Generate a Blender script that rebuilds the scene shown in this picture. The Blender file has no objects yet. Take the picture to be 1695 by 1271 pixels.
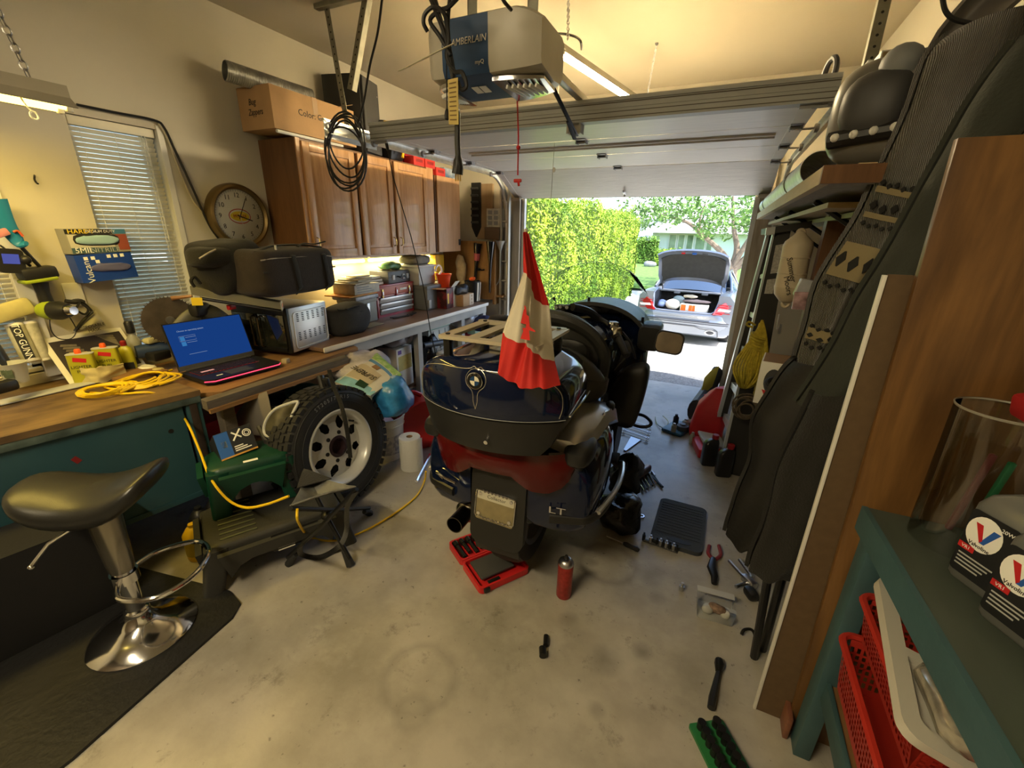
import bpy,bmesh,math,random
from math import sin,cos,pi,radians as R,sqrt
from mathutils import Matrix,Vector,Euler,noise as mnoise
random.seed(7)
SC = bpy.context.scene
COL = SC.collection
# ------------------------------------------------------------------ camera, sky, sun, exposure
cam = bpy.data.cameras.new('camera'); cam_o = bpy.data.objects.new('camera',cam); COL.objects.link(cam_o)
cam.sensor_fit = 'HORIZONTAL'; cam.sensor_width = 36.0; cam.lens = 36.0 * 708.21 / 1695.0
cam.clip_start = 0.02; cam.clip_end = 300
_y,_p,_r = R(24.898),R(19.510),R(1.1638)
_f = Vector((-sin(_y)* cos(_p),cos(_y)* cos(_p),-sin(_p))); _ri = Vector((cos(_y),sin(_y),0)); _u = _ri.cross(_f)
_rx = cos(_r)* _ri + sin(_r)* _u; _ux =-sin(_r)* _ri + cos(_r)* _u
_m = Matrix((_rx,_ux,-_f)).transposed().to_4x4(); _m.translation = Vector((0,0,1.5)); cam_o.matrix_world = _m
SC.camera = cam_o
SC.view_settings.view_transform = 'Standard'; SC.view_settings.look = 'None'
SC.view_settings.exposure = 1.0; SC.view_settings.gamma = 1.0; SC.view_settings.use_curve_mapping = False
SC.cycles.max_bounces = 8; SC.cycles.diffuse_bounces = 4; SC.cycles.glossy_bounces = 4; SC.cycles.transmission_bounces = 6
SC.cycles.transparent_max_bounces = 12; SC.cycles.sample_clamp_indirect = 6.0; SC.cycles.caustics_reflective = False; SC.cycles.caustics_refractive = False
w = bpy.data.worlds.new('sky'); SC.world = w; w.use_nodes = True
_nt = w.node_tree; _bg = _nt.nodes['Background']
_sky = _nt.nodes.new('ShaderNodeTexSky'); _sky.sky_type = 'NISHITA'; _sky.sun_disc = False
_sky.sun_elevation = R(52); _sky.sun_rotation = R(110); _sky.air_density = 1.0; _sky.dust_density = 2.0; _sky.ozone_density = 1.5
_nt.links.new(_sky.outputs[0],_bg.inputs[0]); _bg.inputs[1].default_value = 0.36
sun = bpy.data.lights.new('sun','SUN'); sun.energy = 5.0; sun.angle = R(0.6); sun.color =(1.0,0.95,0.86)
sun_o = bpy.data.objects.new('sun',sun); COL.objects.link(sun_o)
sun_o.rotation_euler = Vector((0.75,-0.22,1.15)).to_track_quat('Z','Y').to_euler()

# ------------------------------------------------------------------ materials
MATS ={}
def mat(name,col,rough=.5,metal=0.,var=.0,vs=6.,bump=0.,bs=40.,spec=None,coat=0.,emit=None,es=1.,alpha=None,trans=0.,ior=1.45,stretch=(1,1,1),sheen=0.,col2=None,detail=6.,thr=None):
    if name in MATS: return MATS[name]
    m = bpy.data.materials.new(name); m.use_nodes = True; nt = m.node_tree; b = nt.nodes['Principled BSDF']
    b.inputs['Roughness'].default_value = rough; b.inputs['Metallic'].default_value = metal; b.inputs['IOR'].default_value = ior
    if spec is not None: b.inputs['Specular IOR Level'].default_value = spec
    b.inputs['Coat Weight'].default_value = coat; b.inputs['Coat Roughness'].default_value = .06
    b.inputs['Transmission Weight'].default_value = trans; b.inputs['Sheen Weight'].default_value = sheen
    if alpha is not None: b.inputs['Alpha'].default_value = alpha
    c =(*col,1)
    b.inputs['Base Color'].default_value = c
    if var or bump or col2:
        tc = nt.nodes.new('ShaderNodeTexCoord'); mp = nt.nodes.new('ShaderNodeMapping'); mp.inputs['Scale'].default_value = stretch
        nt.links.new(tc.outputs['Object'],mp.inputs[0])
        if var or col2:
            n = nt.nodes.new('ShaderNodeTexNoise'); n.inputs['Scale'].default_value = vs; n.inputs['Detail'].default_value = detail
            nt.links.new(mp.outputs[0],n.inputs[0]); rp = nt.nodes.new('ShaderNodeValToRGB')
            lo,hi = thr or (.3,.7); rp.color_ramp.elements[0].position = lo; rp.color_ramp.elements[1].position = hi
            d = col2 or tuple(x *(1 - var) for x in col); e = col if col2 else tuple(min(1,x *(1 + var)) for x in col)
            rp.color_ramp.elements[0].color =(*d,1); rp.color_ramp.elements[1].color =(*e,1)
            nt.links.new(n.outputs[0],rp.inputs[0]); nt.links.new(rp.outputs[0],b.inputs['Base Color'])
        if bump:
            n2 = nt.nodes.new('ShaderNodeTexNoise'); n2.inputs['Scale'].default_value = bs; n2.inputs['Detail'].default_value = 4
            nt.links.new(mp.outputs[0],n2.inputs[0]); bp = nt.nodes.new('ShaderNodeBump'); bp.inputs['Strength'].default_value = bump; bp.inputs['Distance'].default_value = .01
            nt.links.new(n2.outputs[0],bp.inputs['Height']); nt.links.new(bp.outputs[0],b.inputs['Normal'])
    if emit: b.inputs['Emission Color'].default_value =(*emit,1); b.inputs['Emission Strength'].default_value = es
    MATS[name]= m; return m
def wood(name,c1,c2,axis=2,scale=14.,rough=.45,dist=6.,coat=0.,gs=1.):
    if name in MATS: return MATS[name]
    m = mat(name,c1,rough,coat=coat); nt = m.node_tree; b = nt.nodes['Principled BSDF']
    tc = nt.nodes.new('ShaderNodeTexCoord'); mp = nt.nodes.new('ShaderNodeMapping'); s =[gs,gs,gs]; s[axis]= .12 * gs; mp.inputs['Scale'].default_value = s
    nt.links.new(tc.outputs['Object'],mp.inputs[0])
    n = nt.nodes.new('ShaderNodeTexNoise'); n.inputs['Scale'].default_value = scale; n.inputs['Detail'].default_value = 5; n.inputs['Distortion'].default_value = dist * .25
    n2 = nt.nodes.new('ShaderNodeTexNoise'); n2.inputs['Scale'].default_value = scale * 9; n2.inputs['Detail'].default_value = 3
    nt.links.new(mp.outputs[0],n.inputs[0]); nt.links.new(mp.outputs[0],n2.inputs[0])
    mx = nt.nodes.new('ShaderNodeMath'); mx.operation = 'MULTIPLY_ADD'; mx.inputs[1].default_value = .45; nt.links.new(n2.outputs[0],mx.inputs[0]); nt.links.new(n.outputs[0],mx.inputs[2])
    rp = nt.nodes.new('ShaderNodeValToRGB'); rp.color_ramp.elements[0].position = .5; rp.color_ramp.elements[1].position = .95
    rp.color_ramp.elements[0].color =(*c2,1); rp.color_ramp.elements[1].color =(*c1,1)
    nt.links.new(mx.outputs[0],rp.inputs[0]); nt.links.new(rp.outputs[0],b.inputs['Base Color'])
    return m
def glow(name,col,s):
    if name in MATS: return MATS[name]
    m = bpy.data.materials.new(name); m.use_nodes = True; nt = m.node_tree; nt.nodes.clear()
    e = nt.nodes.new('ShaderNodeEmission'); e.inputs[0].default_value =(*col,1); e.inputs[1].default_value = s
    o = nt.nodes.new('ShaderNodeOutputMaterial'); nt.links.new(e.outputs[0],o.inputs[0]); MATS[name]= m; return m
def clear(name,col,mixf=.12,rough=.05):
    """thin clear plastic / glass: mostly transparent with a glossy reflection"""
    if name in MATS: return MATS[name]
    m = bpy.data.materials.new(name); m.use_nodes = True; nt = m.node_tree; nt.nodes.clear()
    t = nt.nodes.new('ShaderNodeBsdfTransparent'); t.inputs[0].default_value =(*col,1)
    g = nt.nodes.new('ShaderNodeBsdfGlossy'); g.inputs[0].default_value =(*col,1); g.inputs[1].default_value = rough
    mx = nt.nodes.new('ShaderNodeMixShader'); fr = nt.nodes.new('ShaderNodeFresnel'); fr.inputs[0].default_value = 1.16
    ad = nt.nodes.new('ShaderNodeMath'); ad.operation = 'ADD'; ad.inputs[1].default_value = mixf; ad.use_clamp = True; nt.links.new(fr.outputs[0],ad.inputs[0])
    nt.links.new(ad.outputs[0],mx.inputs[0]); nt.links.new(t.outputs[0],mx.inputs[1]); nt.links.new(g.outputs[0],mx.inputs[2])
    o = nt.nodes.new('ShaderNodeOutputMaterial'); nt.links.new(mx.outputs[0],o.inputs[0]); MATS[name]= m; return m

# ------------------------------------------------------------------ geometry builder
def vec(p): return Vector(p)
def orient(d,up=None):
    """rotation whose Z runs along d"""
    return Vector(d).to_track_quat('Z','Y').to_matrix().to_4x4()
def frame(o,x,y):
    """matrix with origin o, X towards x, Y in the plane of x,y"""
    x = Vector(x).normalized(); y = Vector(y); z = x.cross(y).normalized(); y = z.cross(x)
    m = Matrix((x,y,z)).transposed().to_4x4(); m.translation = Vector(o); return m
class G:
    def __init__(s): s.v =[]; s.f =[]; s.mi =[]; s.M = Matrix.Identity(4); s.m = 0
    def add(s,vs,fs):
        b = len(s.v); s.v +=[s.M @ Vector(p) for p in vs]; s.f +=[tuple(i + b for i in f) for f in fs]; s.mi +=[s.m]* len(fs); return s
    def bm(s,bm):
        bm.verts.index_update(); r = s.add([v.co.copy() for v in bm.verts],[tuple(v.index for v in f.verts) for f in bm.faces]); bm.free(); return r
    def box(s,c,d,rot=None,bev=0.,seg=2):
        bm = bmesh.new(); bmesh.ops.create_cube(bm,size=1)
        for v in bm.verts: v.co = Vector((v.co.x * d[0],v.co.y * d[1],v.co.z * d[2]))
        if bev: bmesh.ops.bevel(bm,geom=list(bm.edges),offset=min(bev,min(d)* .49),segments=seg,affect='EDGES',profile=.5)
        m = Matrix.Translation(Vector(c))@(Euler(rot).to_matrix().to_4x4() if rot else Matrix.Identity(4))
        bmesh.ops.transform(bm,matrix=m,verts=bm.verts); return s.bm(bm)
    def bx(s,a,b,bev=0.,seg=2):
        return s.box([(a[i]+ b[i])/ 2 for i in range(3)],[abs(b[i]- a[i]) for i in range(3)],None,bev,seg)
    def ring(s,pts_list,close_u=True,cap0=False,cap1=False):
        n = len(pts_list[0]); vs =[p for l in pts_list for p in l]; fs =[]
        for i in range(len(pts_list)- 1):
            for j in range(n if close_u else n - 1):
                k =(j + 1)% n; fs.append((i * n + j,i * n + k,(i + 1)* n + k,(i + 1)* n + j))
        if cap0: fs.append(tuple(range(n - 1,-1,-1)))
        if cap1: fs.append(tuple((len(pts_list)- 1)* n + j for j in range(n)))
        return s.add(vs,fs)
    loft = lambda s,secs,cap=True: s.ring(secs,True,cap,cap)
    def cyl(s,p0,p1,r0,r1=None,n=16,cap=True):
        p0,p1 = Vector(p0),Vector(p1); r1 = r0 if r1 is None else r1; q = orient(p1 - p0).to_3x3()
        c =[q @ Vector((cos(2 * pi * i / n),sin(2 * pi * i / n),0)) for i in range(n)]
        return s.ring([[p0 + r0 * d for d in c],[p1 + r1 * d for d in c]],True,cap,cap)
    def tube(s,pts,r,n=8,closed=False,cap=True,flat=None):
        pts =[Vector(p) for p in pts]; k = len(pts); rr = r if isinstance(r,(list,tuple)) else [r]* k; secs =[]; up = None
        for i,p in enumerate(pts):
            t =(pts[(i + 1)% k]- pts[i - 1]) if closed else (pts[min(i + 1,k - 1)]- pts[max(i - 1,0)])
            t = t.normalized() if t.length > 1e-9 else Vector((0,0,1))
            if up is None: up = Vector((0,0,1)) if abs(t.z)< .9 else Vector((0,1,0))
            a = t.cross(up); a = a.normalized() if a.length > 1e-6 else t.orthogonal().normalized(); b = a.cross(t).normalized(); up = b
            fl = flat or (1,1)
            secs.append([p + rr[i]*(cos(2 * pi * j / n)* a * fl[0]+ sin(2 * pi * j / n)* b * fl[1]) for j in range(n)])
        if closed: secs.append(secs[0]); cap = False
        return s.ring(secs,True,cap,cap)
    def lathe(s,prof,c=(0,0,0),axis=(0,0,1),n=24,cap=True):
        q = orient(axis).to_3x3(); c = Vector(c)
        secs =[[c + q @ Vector((max(r,1e-4)* cos(2 * pi * i / n),max(r,1e-4)* sin(2 * pi * i / n),z)) for i in range(n)] for r,z in prof]
        return s.ring(secs,True,cap,cap)
    def prism(s,poly,z0,z1,m=None):
        m = m or Matrix.Identity(4); n = len(poly)
        a =[m @ Vector((x,y,z0)) for x,y in poly]; b =[m @ Vector((x,y,z1)) for x,y in poly]
        return s.add(a + b,[tuple(range(n - 1,-1,-1)),tuple(range(n,2 * n))]+[(i,(i + 1)% n,n +(i + 1)% n,n + i) for i in range(n)])
    def grid(s,fn,nu,nv,thick=0.):
        P =[[Vector(fn(i / nu,j / nv)) for j in range(nv + 1)] for i in range(nu + 1)]
        vs =[p for row in P for p in row]; w = nv + 1
        fs =[(i * w + j,(i + 1)* w + j,(i + 1)* w + j + 1,i * w + j + 1) for i in range(nu) for j in range(nv)]
        if not thick: return s.add(vs,fs)
        N =[]
        for i in range(nu + 1):
            for j in range(nv + 1):
                a = P[min(i + 1,nu)][j]- P[max(i - 1,0)][j]; b = P[i][min(j + 1,nv)]- P[i][max(j - 1,0)]
                q = a.cross(b); N.append(q.normalized() if q.length > 1e-12 else Vector((0,0,1)))
        o = len(vs); vs2 =[v - n * thick for v,n in zip(vs,N)]
        fs +=[tuple(o + k for k in reversed(f)) for f in fs]
        bd =[i * w for i in range(nu + 1)]+[nu * w + j for j in range(1,w)]+[i * w + nv for i in range(nu - 1,-1,-1)]+[j for j in range(nv - 1,0,-1)]
        for k in range(len(bd)):
            a,b = bd[k],bd[(k + 1)% len(bd)]; fs.append((b,a,o + a,o + b))
        return s.add(vs + vs2,fs)
    def ball(s,c,r,nu=14,nv=10,e=1.0):
        r = r if isinstance(r,(tuple,list)) else (r,r,r); c = Vector(c)
        sp = lambda x: math.copysign(abs(x)** e,x)
        secs =[[c + Vector((r[0]* sp(sin(pi * i / nv))* sp(cos(2 * pi * j / nu)),r[1]* sp(sin(pi * i / nv))* sp(sin(2 * pi * j / nu)),-r[2]* sp(cos(pi * i / nv)))) for j in range(nu)] for i in range(nv + 1)]
        for k in (0,-1): secs[k]=[p +(c - p)* 0 for p in secs[k]]
        return s.ring(secs,True,False,False)
    def torus(s,c,R_,r,axis=(0,0,1),n=32,k=8):
        q = orient(axis).to_3x3(); c = Vector(c)
        return s.tube([c + q @ Vector((R_ * cos(2 * pi * i / n),R_ * sin(2 * pi * i / n),0)) for i in range(n)],r,k,True)
    def quad(s,a,b,c,d): return s.add([a,b,c,d],[(0,1,2,3)])
    def jit(s,amp,sc=3.,seed=0):
        for i,p in enumerate(s.v): s.v[i]= p + amp * mnoise.noise_vector(p * sc + Vector((seed,seed * 1.7,0)))
        return s
def rpoly(w,h,r,n=4,cx=0,cy=0):
    """rounded rectangle outline"""
    out =[]
    for sx,sy,a0 in ((1,1,0),(-1,1,90),(-1,-1,180),(1,-1,270)):
        for i in range(n + 1):
            a = R(a0 + 90 * i / n); out.append((cx + sx *(w / 2 - r)+ r * cos(a),cy + sy *(h / 2 - r)+ r * sin(a)))
    return out
def arc(c,r,a0,a1,n=12,ax=0):
    return [(c[0]+ r * cos(R(a0 +(a1 - a0)* i / n)),c[1]+ r * sin(R(a0 +(a1 - a0)* i / n))) for i in range(n + 1)]
def smooth(pts,n=6,closed=False):
    """Catmull-Rom through pts"""
    P =[Vector(p) for p in pts]; k = len(P); out =[]
    for i in range(k if closed else k - 1):
        a = P[(i - 1)% k] if closed or i else P[0]; b = P[i]; c = P[(i + 1)% k]; d = P[(i + 2)% k] if closed or i + 2 < k else P[k - 1]
        for j in range(n):
            t = j / n; out.append(.5 *((2 * b)+(c - a)* t +(2 * a - 5 * b + 4 * c - d)* t * t +(3 * b - a - 3 * c + d)* t ** 3))
    if not closed: out.append(P[-1])
    return out
# ------------------------------------------------------------------ objects
def mesh(name,g,mats,ang=35):
    me = bpy.data.meshes.new(name); me.from_pydata(g.v,[],g.f)
    for m in (mats if isinstance(mats,(list,tuple)) else [mats]): me.materials.append(m)
    me.polygons.foreach_set('material_index',g.mi);
    me.validate(); bm = bmesh.new(); bm.from_mesh(me); bmesh.ops.recalc_face_normals(bm,faces=bm.faces); bm.to_mesh(me); bm.free()
    me.polygons.foreach_set('use_smooth',[True]* len(me.polygons)); me.set_sharp_from_angle(angle=R(ang)); me.update(); return me
def props(o,label=None,cat=None,group=None,kind=None):
    if label: o['label']= label
    if cat: o['category']= cat
    if group: o['group']= group
    if kind: o['kind']= kind
    return o
def thing(name,label,cat,loc=(0,0,0),rz=0.,group=None,M=None):
    o = bpy.data.objects.new(name,None); o.empty_display_size = .05; COL.objects.link(o)
    o.matrix_world = M if M is not None else Matrix.Translation(Vector(loc))@ Matrix.Rotation(rz,4,'Z')
    return props(o,label,cat,group)
def part(parent,name,g,m,label=None,kind=None,ang=35,world=False,base=False):
    """mesh child; geometry is in the thing's own frame unless world=True"""
    if world:
        inv = root_matrix(parent).inverted(); g.v =[inv @ v for v in g.v]
    o = bpy.data.objects.new(name,mesh(name,g,m,ang)); COL.objects.link(o); o.parent = parent
    return props(o,label,None,None,kind)
def root_matrix(o):
    m = o.matrix_basis.copy()
    while o.parent: o = o.parent; m = o.matrix_basis @ m
    return m
def solo(name,label,cat,g,m,group=None,kind=None,ang=35):
    lo =[min(v[i] for v in g.v) for i in range(3)]; hi =[max(v[i] for v in g.v) for i in range(3)]
    b = Vector(((lo[0]+ hi[0])/ 2,(lo[1]+ hi[1])/ 2,lo[2])); g.v =[v - b for v in g.v]
    o = bpy.data.objects.new(name,mesh(name,g,m,ang)); COL.objects.link(o); o.location = b
    return props(o,label,cat,group,kind)
def struct(name,g,m,parent=None,ang=35):
    o = bpy.data.objects.new(name,mesh(name,g,m,ang)); COL.objects.link(o)
    if parent: o.parent = parent
    else: o['kind']= 'structure'
    return o
def text(parent,s,size,M,m,ext=.0004,name='lettering',align='CENTER',sx=1.,shear=0.):
    """flat print: M is the frame the text lies in (local to the parent)"""
    cu = bpy.data.curves.new(name,'FONT'); cu.body = s; cu.size = size; cu.extrude = ext; cu.align_x = align; cu.align_y = 'CENTER'; cu.resolution_u = 2; cu.shear = shear
    t = bpy.data.objects.new(name,cu); me = bpy.data.meshes.new_from_object(t); bpy.data.objects.remove(t); bpy.data.curves.remove(cu)
    me.name = name; me.materials.clear(); me.materials.append(m); o = bpy.data.objects.new(name,me); COL.objects.link(o); o.parent = parent
    o.matrix_basis = M @ Matrix.Diagonal((sx,1,1,1)); return o
def dup(root,loc=None,rz=None,label=None,group=None):
    r = root.copy(); COL.objects.link(r)
    if loc is not None: r.location = loc
    if rz is not None: r.rotation_euler =(0,0,rz)
    if label: r['label']= label
    if group: r['group']= group
    for ch in root.children:
        c = ch.copy(); COL.objects.link(c); c.parent = r
        for gch in ch.children: d = gch.copy(); COL.objects.link(d); d.parent = c
    return r
# common materials
BLK = mat('black_plastic',(.012,.012,.013),.42,bump=.05,bs=300); RUB = mat('black_rubber',(.018,.018,.019),.7,bump=.15,bs=120)
BLKM = mat('black_metal',(.012,.012,.012),.35,.3); CHR = mat('chrome',(.72,.72,.74),.12,1.); STL = mat('steel',(.5,.5,.52),.32,1.,var=.15,vs=30)
GALV = mat('galvanised_steel',(.62,.64,.63),.42,.85,var=.2,vs=25); WHT = mat('white_plastic',(.78,.77,.72),.4); WPAINT = mat('white_paint',(.72,.71,.66),.5,var=.04,vs=4)
GRY = mat('grey_plastic',(.22,.23,.24),.45,var=.05); LGRY = mat('light_grey_plastic',(.45,.46,.46),.45,var=.05); RED = mat('red_plastic',(.52,.018,.02),.38,var=.08,vs=5)
YEL = mat('yellow_plastic',(.78,.5,.015),.4); ORG = mat('orange_plastic',(.85,.12,.015),.4); DGRY = mat('dark_grey_plastic',(.05,.05,.052),.5,var=.1)
CARD = mat('cardboard',(.44,.27,.13),.8,var=.12,vs=5,bump=.06,bs=60); CARDD = mat('cardboard_inside',(.3,.18,.085),.85,var=.1); PAPER = mat('paper',(.74,.72,.64),.7,var=.05)
INK = mat('black_ink',(.01,.01,.01),.6); WINK = mat('white_ink',(.85,.85,.82),.6); RINK = mat('red_ink',(.5,.015,.02),.5); YINK = mat('yellow_ink',(.8,.6,.03),.5); BINK = mat('blue_ink',(.02,.1,.42),.5)
GRED = mat('green_plastic',(.004,.045,.026),.4,var=.12,vs=5); BRASS = mat('brass',(.5,.36,.12),.3,1.)
FAB = mat('black_fabric',(.009,.0085,.008),.9,var=.25,vs=12,bump=.35,bs=180,sheen=.12); FABB = mat('brown_black_fabric',(.016,.0105,.009),.85,var=.3,vs=9,bump=.3,bs=160,sheen=.1)
# ------------------------------------------------------------------ room shell
XL,XR,YD,YB,ZC =-2.95,.76,4.6,-1.6,2.74
WALLM = mat('wall_paint',(.58,.54,.44),.75,var=.05,vs=2.5,bump=.03,bs=90)
CEILM = mat('ceiling_paint',(.45,.405,.31),.8,var=.03,vs=2,bump=.05,bs=120)
def floor_mat():
    m = mat('concrete_floor',(.36,.325,.27),.42); nt = m.node_tree; b = nt.nodes['Principled BSDF']; L = nt.links.new
    tc = nt.nodes.new('ShaderNodeTexCoord')
    def noise(sc,det,lo,hi,rough=.6):
        n = nt.nodes.new('ShaderNodeTexNoise'); n.inputs['Scale'].default_value = sc; n.inputs['Detail'].default_value = det; n.inputs['Roughness'].default_value = rough
        L(tc.outputs['Object'],n.inputs[0]); r = nt.nodes.new('ShaderNodeMapRange'); r.inputs[1].default_value = lo; r.inputs[2].default_value = hi; L(n.outputs[0],r.inputs[0]); return r.outputs[0]
    def mix(a,bcol,fac):
        x = nt.nodes.new('ShaderNodeMixRGB'); L(fac,x.inputs[0])
        if isinstance(a,tuple): x.inputs[1].default_value =(*a,1)
        else: L(a,x.inputs[1])
        x.inputs[2].default_value =(*bcol,1); return x.outputs[0]
    def scale(s,k):
        x = nt.nodes.new('ShaderNodeMath'); x.operation = 'MULTIPLY'; x.inputs[1].default_value = k; L(s,x.inputs[0]); return x.outputs[0]
    c = mix((.42,.39,.34),(.25,.23,.195),noise(2.2,8,.38,.66))
    c = mix(c,(.46,.435,.385),scale(noise(5.5,9,.5,.72),.6))
    c = mix(c,(.09,.08,.065),scale(noise(7,12,.575,.70,.75),.6))
    c = mix(c,(.05,.045,.04),scale(noise(38,4,.655,.74),.7))
    def spot(x,y,r,soft,k,c,ring=0,warp=.05):
        vm = nt.nodes.new('ShaderNodeVectorMath'); vm.operation = 'DISTANCE'; vm.inputs[1].default_value =(x,y,0)
        n = nt.nodes.new('ShaderNodeTexNoise'); n.inputs['Scale'].default_value = 9; L(tc.outputs['Object'],n.inputs[0])
        a = nt.nodes.new('ShaderNodeMixRGB'); a.blend_type = 'ADD'; a.inputs[0].default_value = warp; L(tc.outputs['Object'],a.inputs[1]); L(n.outputs[1],a.inputs[2])
        L(a.outputs[0],vm.inputs[0]); src = vm.outputs['Value']
        if ring:
            s = nt.nodes.new('ShaderNodeMath'); s.operation = 'SUBTRACT'; s.inputs[1].default_value = r; L(src,s.inputs[0])
            s2 = nt.nodes.new('ShaderNodeMath'); s2.operation = 'ABSOLUTE'; L(s.outputs[0],s2.inputs[0]); src = s2.outputs[0]; lo,hi = ring,0.
        else: lo,hi = r + soft,r - soft
        mr = nt.nodes.new('ShaderNodeMapRange'); mr.inputs[1].default_value = lo; mr.inputs[2].default_value = hi; L(src,mr.inputs[0]); return mix(c,(.045,.043,.04),scale(mr.outputs[0],k))
    W_ = .05 * .5
    for x,y,r,k in SPOTS: c = spot(x + W_,y + W_,r,r * .8,k,c)
    for x,y,r,k in RINGS: c = spot(x + W_ * .2,y + W_ * .2,r,0,k * .6,c,.028,.03)
    L(c,b.inputs['Base Color'])
    rr = nt.nodes.new('ShaderNodeMapRange'); rr.inputs[3].default_value = .24; rr.inputs[4].default_value = .46
    n = nt.nodes.new('ShaderNodeTexNoise'); n.inputs['Scale'].default_value = 3; n.inputs['Detail'].default_value = 6; L(tc.outputs['Object'],n.inputs[0]); L(n.outputs[0],rr.inputs[0]); L(rr.outputs[0],b.inputs['Roughness'])
    n3 = nt.nodes.new('ShaderNodeTexNoise'); n3.inputs['Scale'].default_value = 60; n3.inputs['Detail'].default_value = 5; L(tc.outputs['Object'],n3.inputs[0])
    bp = nt.nodes.new('ShaderNodeBump'); bp.inputs['Strength'].default_value = .12; bp.inputs['Distance'].default_value = .004; L(n3.outputs[0],bp.inputs['Height']); L(bp.outputs[0],b.inputs['Normal'])
    return m
SPOTS =[((-.161,1.217,0)[0],(-.161,1.217,0)[1],.045,.5),((-.044,1.315,0)[0],(-.044,1.315,0)[1],.03,.7),((-.338,1.322,-0)[0],(-.338,1.322,-0)[1],.03,.5),((-.143,1.021,0)[0],(-.143,1.021,0)[1],.025,.6),
         ((-.072,1.731,0)[0],(-.072,1.731,0)[1],.05,.45),((-.026,1.597,0)[0],(-.026,1.597,0)[1],.03,.5),((-.336,1.687,0)[0],(-.336,1.687,0)[1],.025,.6),((-.074,2.067,0)[0],(-.074,2.067,0)[1],.06,.25),((-.957,.939,-0)[0],(-.957,.939,-0)[1],.02,.3),((-.671,.786,0)[0],(-.671,.786,0)[1],.03,.22)]
RINGS =[((-.727,.862,0)[0],(-.727,.862,0)[1],.125,.35),((-.256,1.727,0)[0],(-.256,1.727,0)[1],.13,.45),((-.671,.753,0)[0],(-.671,.753,0)[1],.05,.3),((-.206,2.924,-0)[0],(-.206,2.924,-0)[1],.04,.3),((-.146,3.34,0)[0],(-.146,3.34,0)[1],.12,.18)]
g = G(); g.bx((XL - .15,YB,-.15),(XR + .15,YD + .08,0)); struct('floor',g,floor_mat())
g = G(); g.bx((XL - .15,YB - .15,ZC),(XR + .15,YD + .12,ZC + .12)); struct('ceiling',g,CEILM)
# left wall with two window openings
W1 =(1.215,1.60,.80,2.0); W2 =(.05,.86,.80,2.0)
g = G(); a,b = XL - .15,XL
g.bx((a,YB,0),(b,W2[0],ZC)); g.bx((a,W2[1],0),(b,W1[0],ZC)); g.bx((a,W1[1],0),(b,YD + .12,ZC))
for W in (W1,W2): g.bx((a,W[0],0),(b,W[1],W[2])); g.bx((a,W[0],W[3]),(b,W[1],ZC))
struct('wall_left',g,WALLM)
g = G(); g.bx((XR,YB,0),(XR + .15,YD + .12,ZC)); struct('wall_right',g,WALLM)
g = G(); g.bx((XL - .15,YB - .15,0),(XR + .15,YB,ZC)); struct('wall_back',g,mat('back_wall_darkened',(.10,.075,.05),.8,var=.3,vs=3))  # unseen wall darkened so it leaves no bright reflection in the bike
OL,OR,OZ =-2.07,.215,2.12
g = G(); g.bx((XL,YD,0),(OL,YD + .12,ZC)); g.bx((OR,YD,0),(XR,YD + .12,ZC)); g.bx((OL,YD,OZ),(OR,YD + .12,ZC)); struct('wall_front',g,WALLM)
JM = wood('jamb_wood',(.48,.41,.31),(.33,.27,.19),2,9,.7)
g = G(); g.bx((OL - .09,YD - .03,0),(OL,YD + .14,OZ + .04)); struct('trim_1',g,JM)
g = G(); g.bx((OR,YD - .03,0),(OR + .10,YD + .14,OZ + .04)); struct('trim_2',g,JM)
g = G(); g.bx((OL - .02,YD + .02,0),(OL + .035,YD + .07,OZ)); struct('trim_3',g,mat('weatherstrip',(.62,.62,.58),.5))
g = G(); g.bx((OR - .035,YD + .02,0),(OR + .02,YD + .07,OZ)); struct('trim_4',g,MATS['weatherstrip'])
g = G(); g.bx((OL - .09,YD - .03,OZ),(OR + .10,YD + .14,OZ + .06)); struct('trim_5',g,JM)
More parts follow.
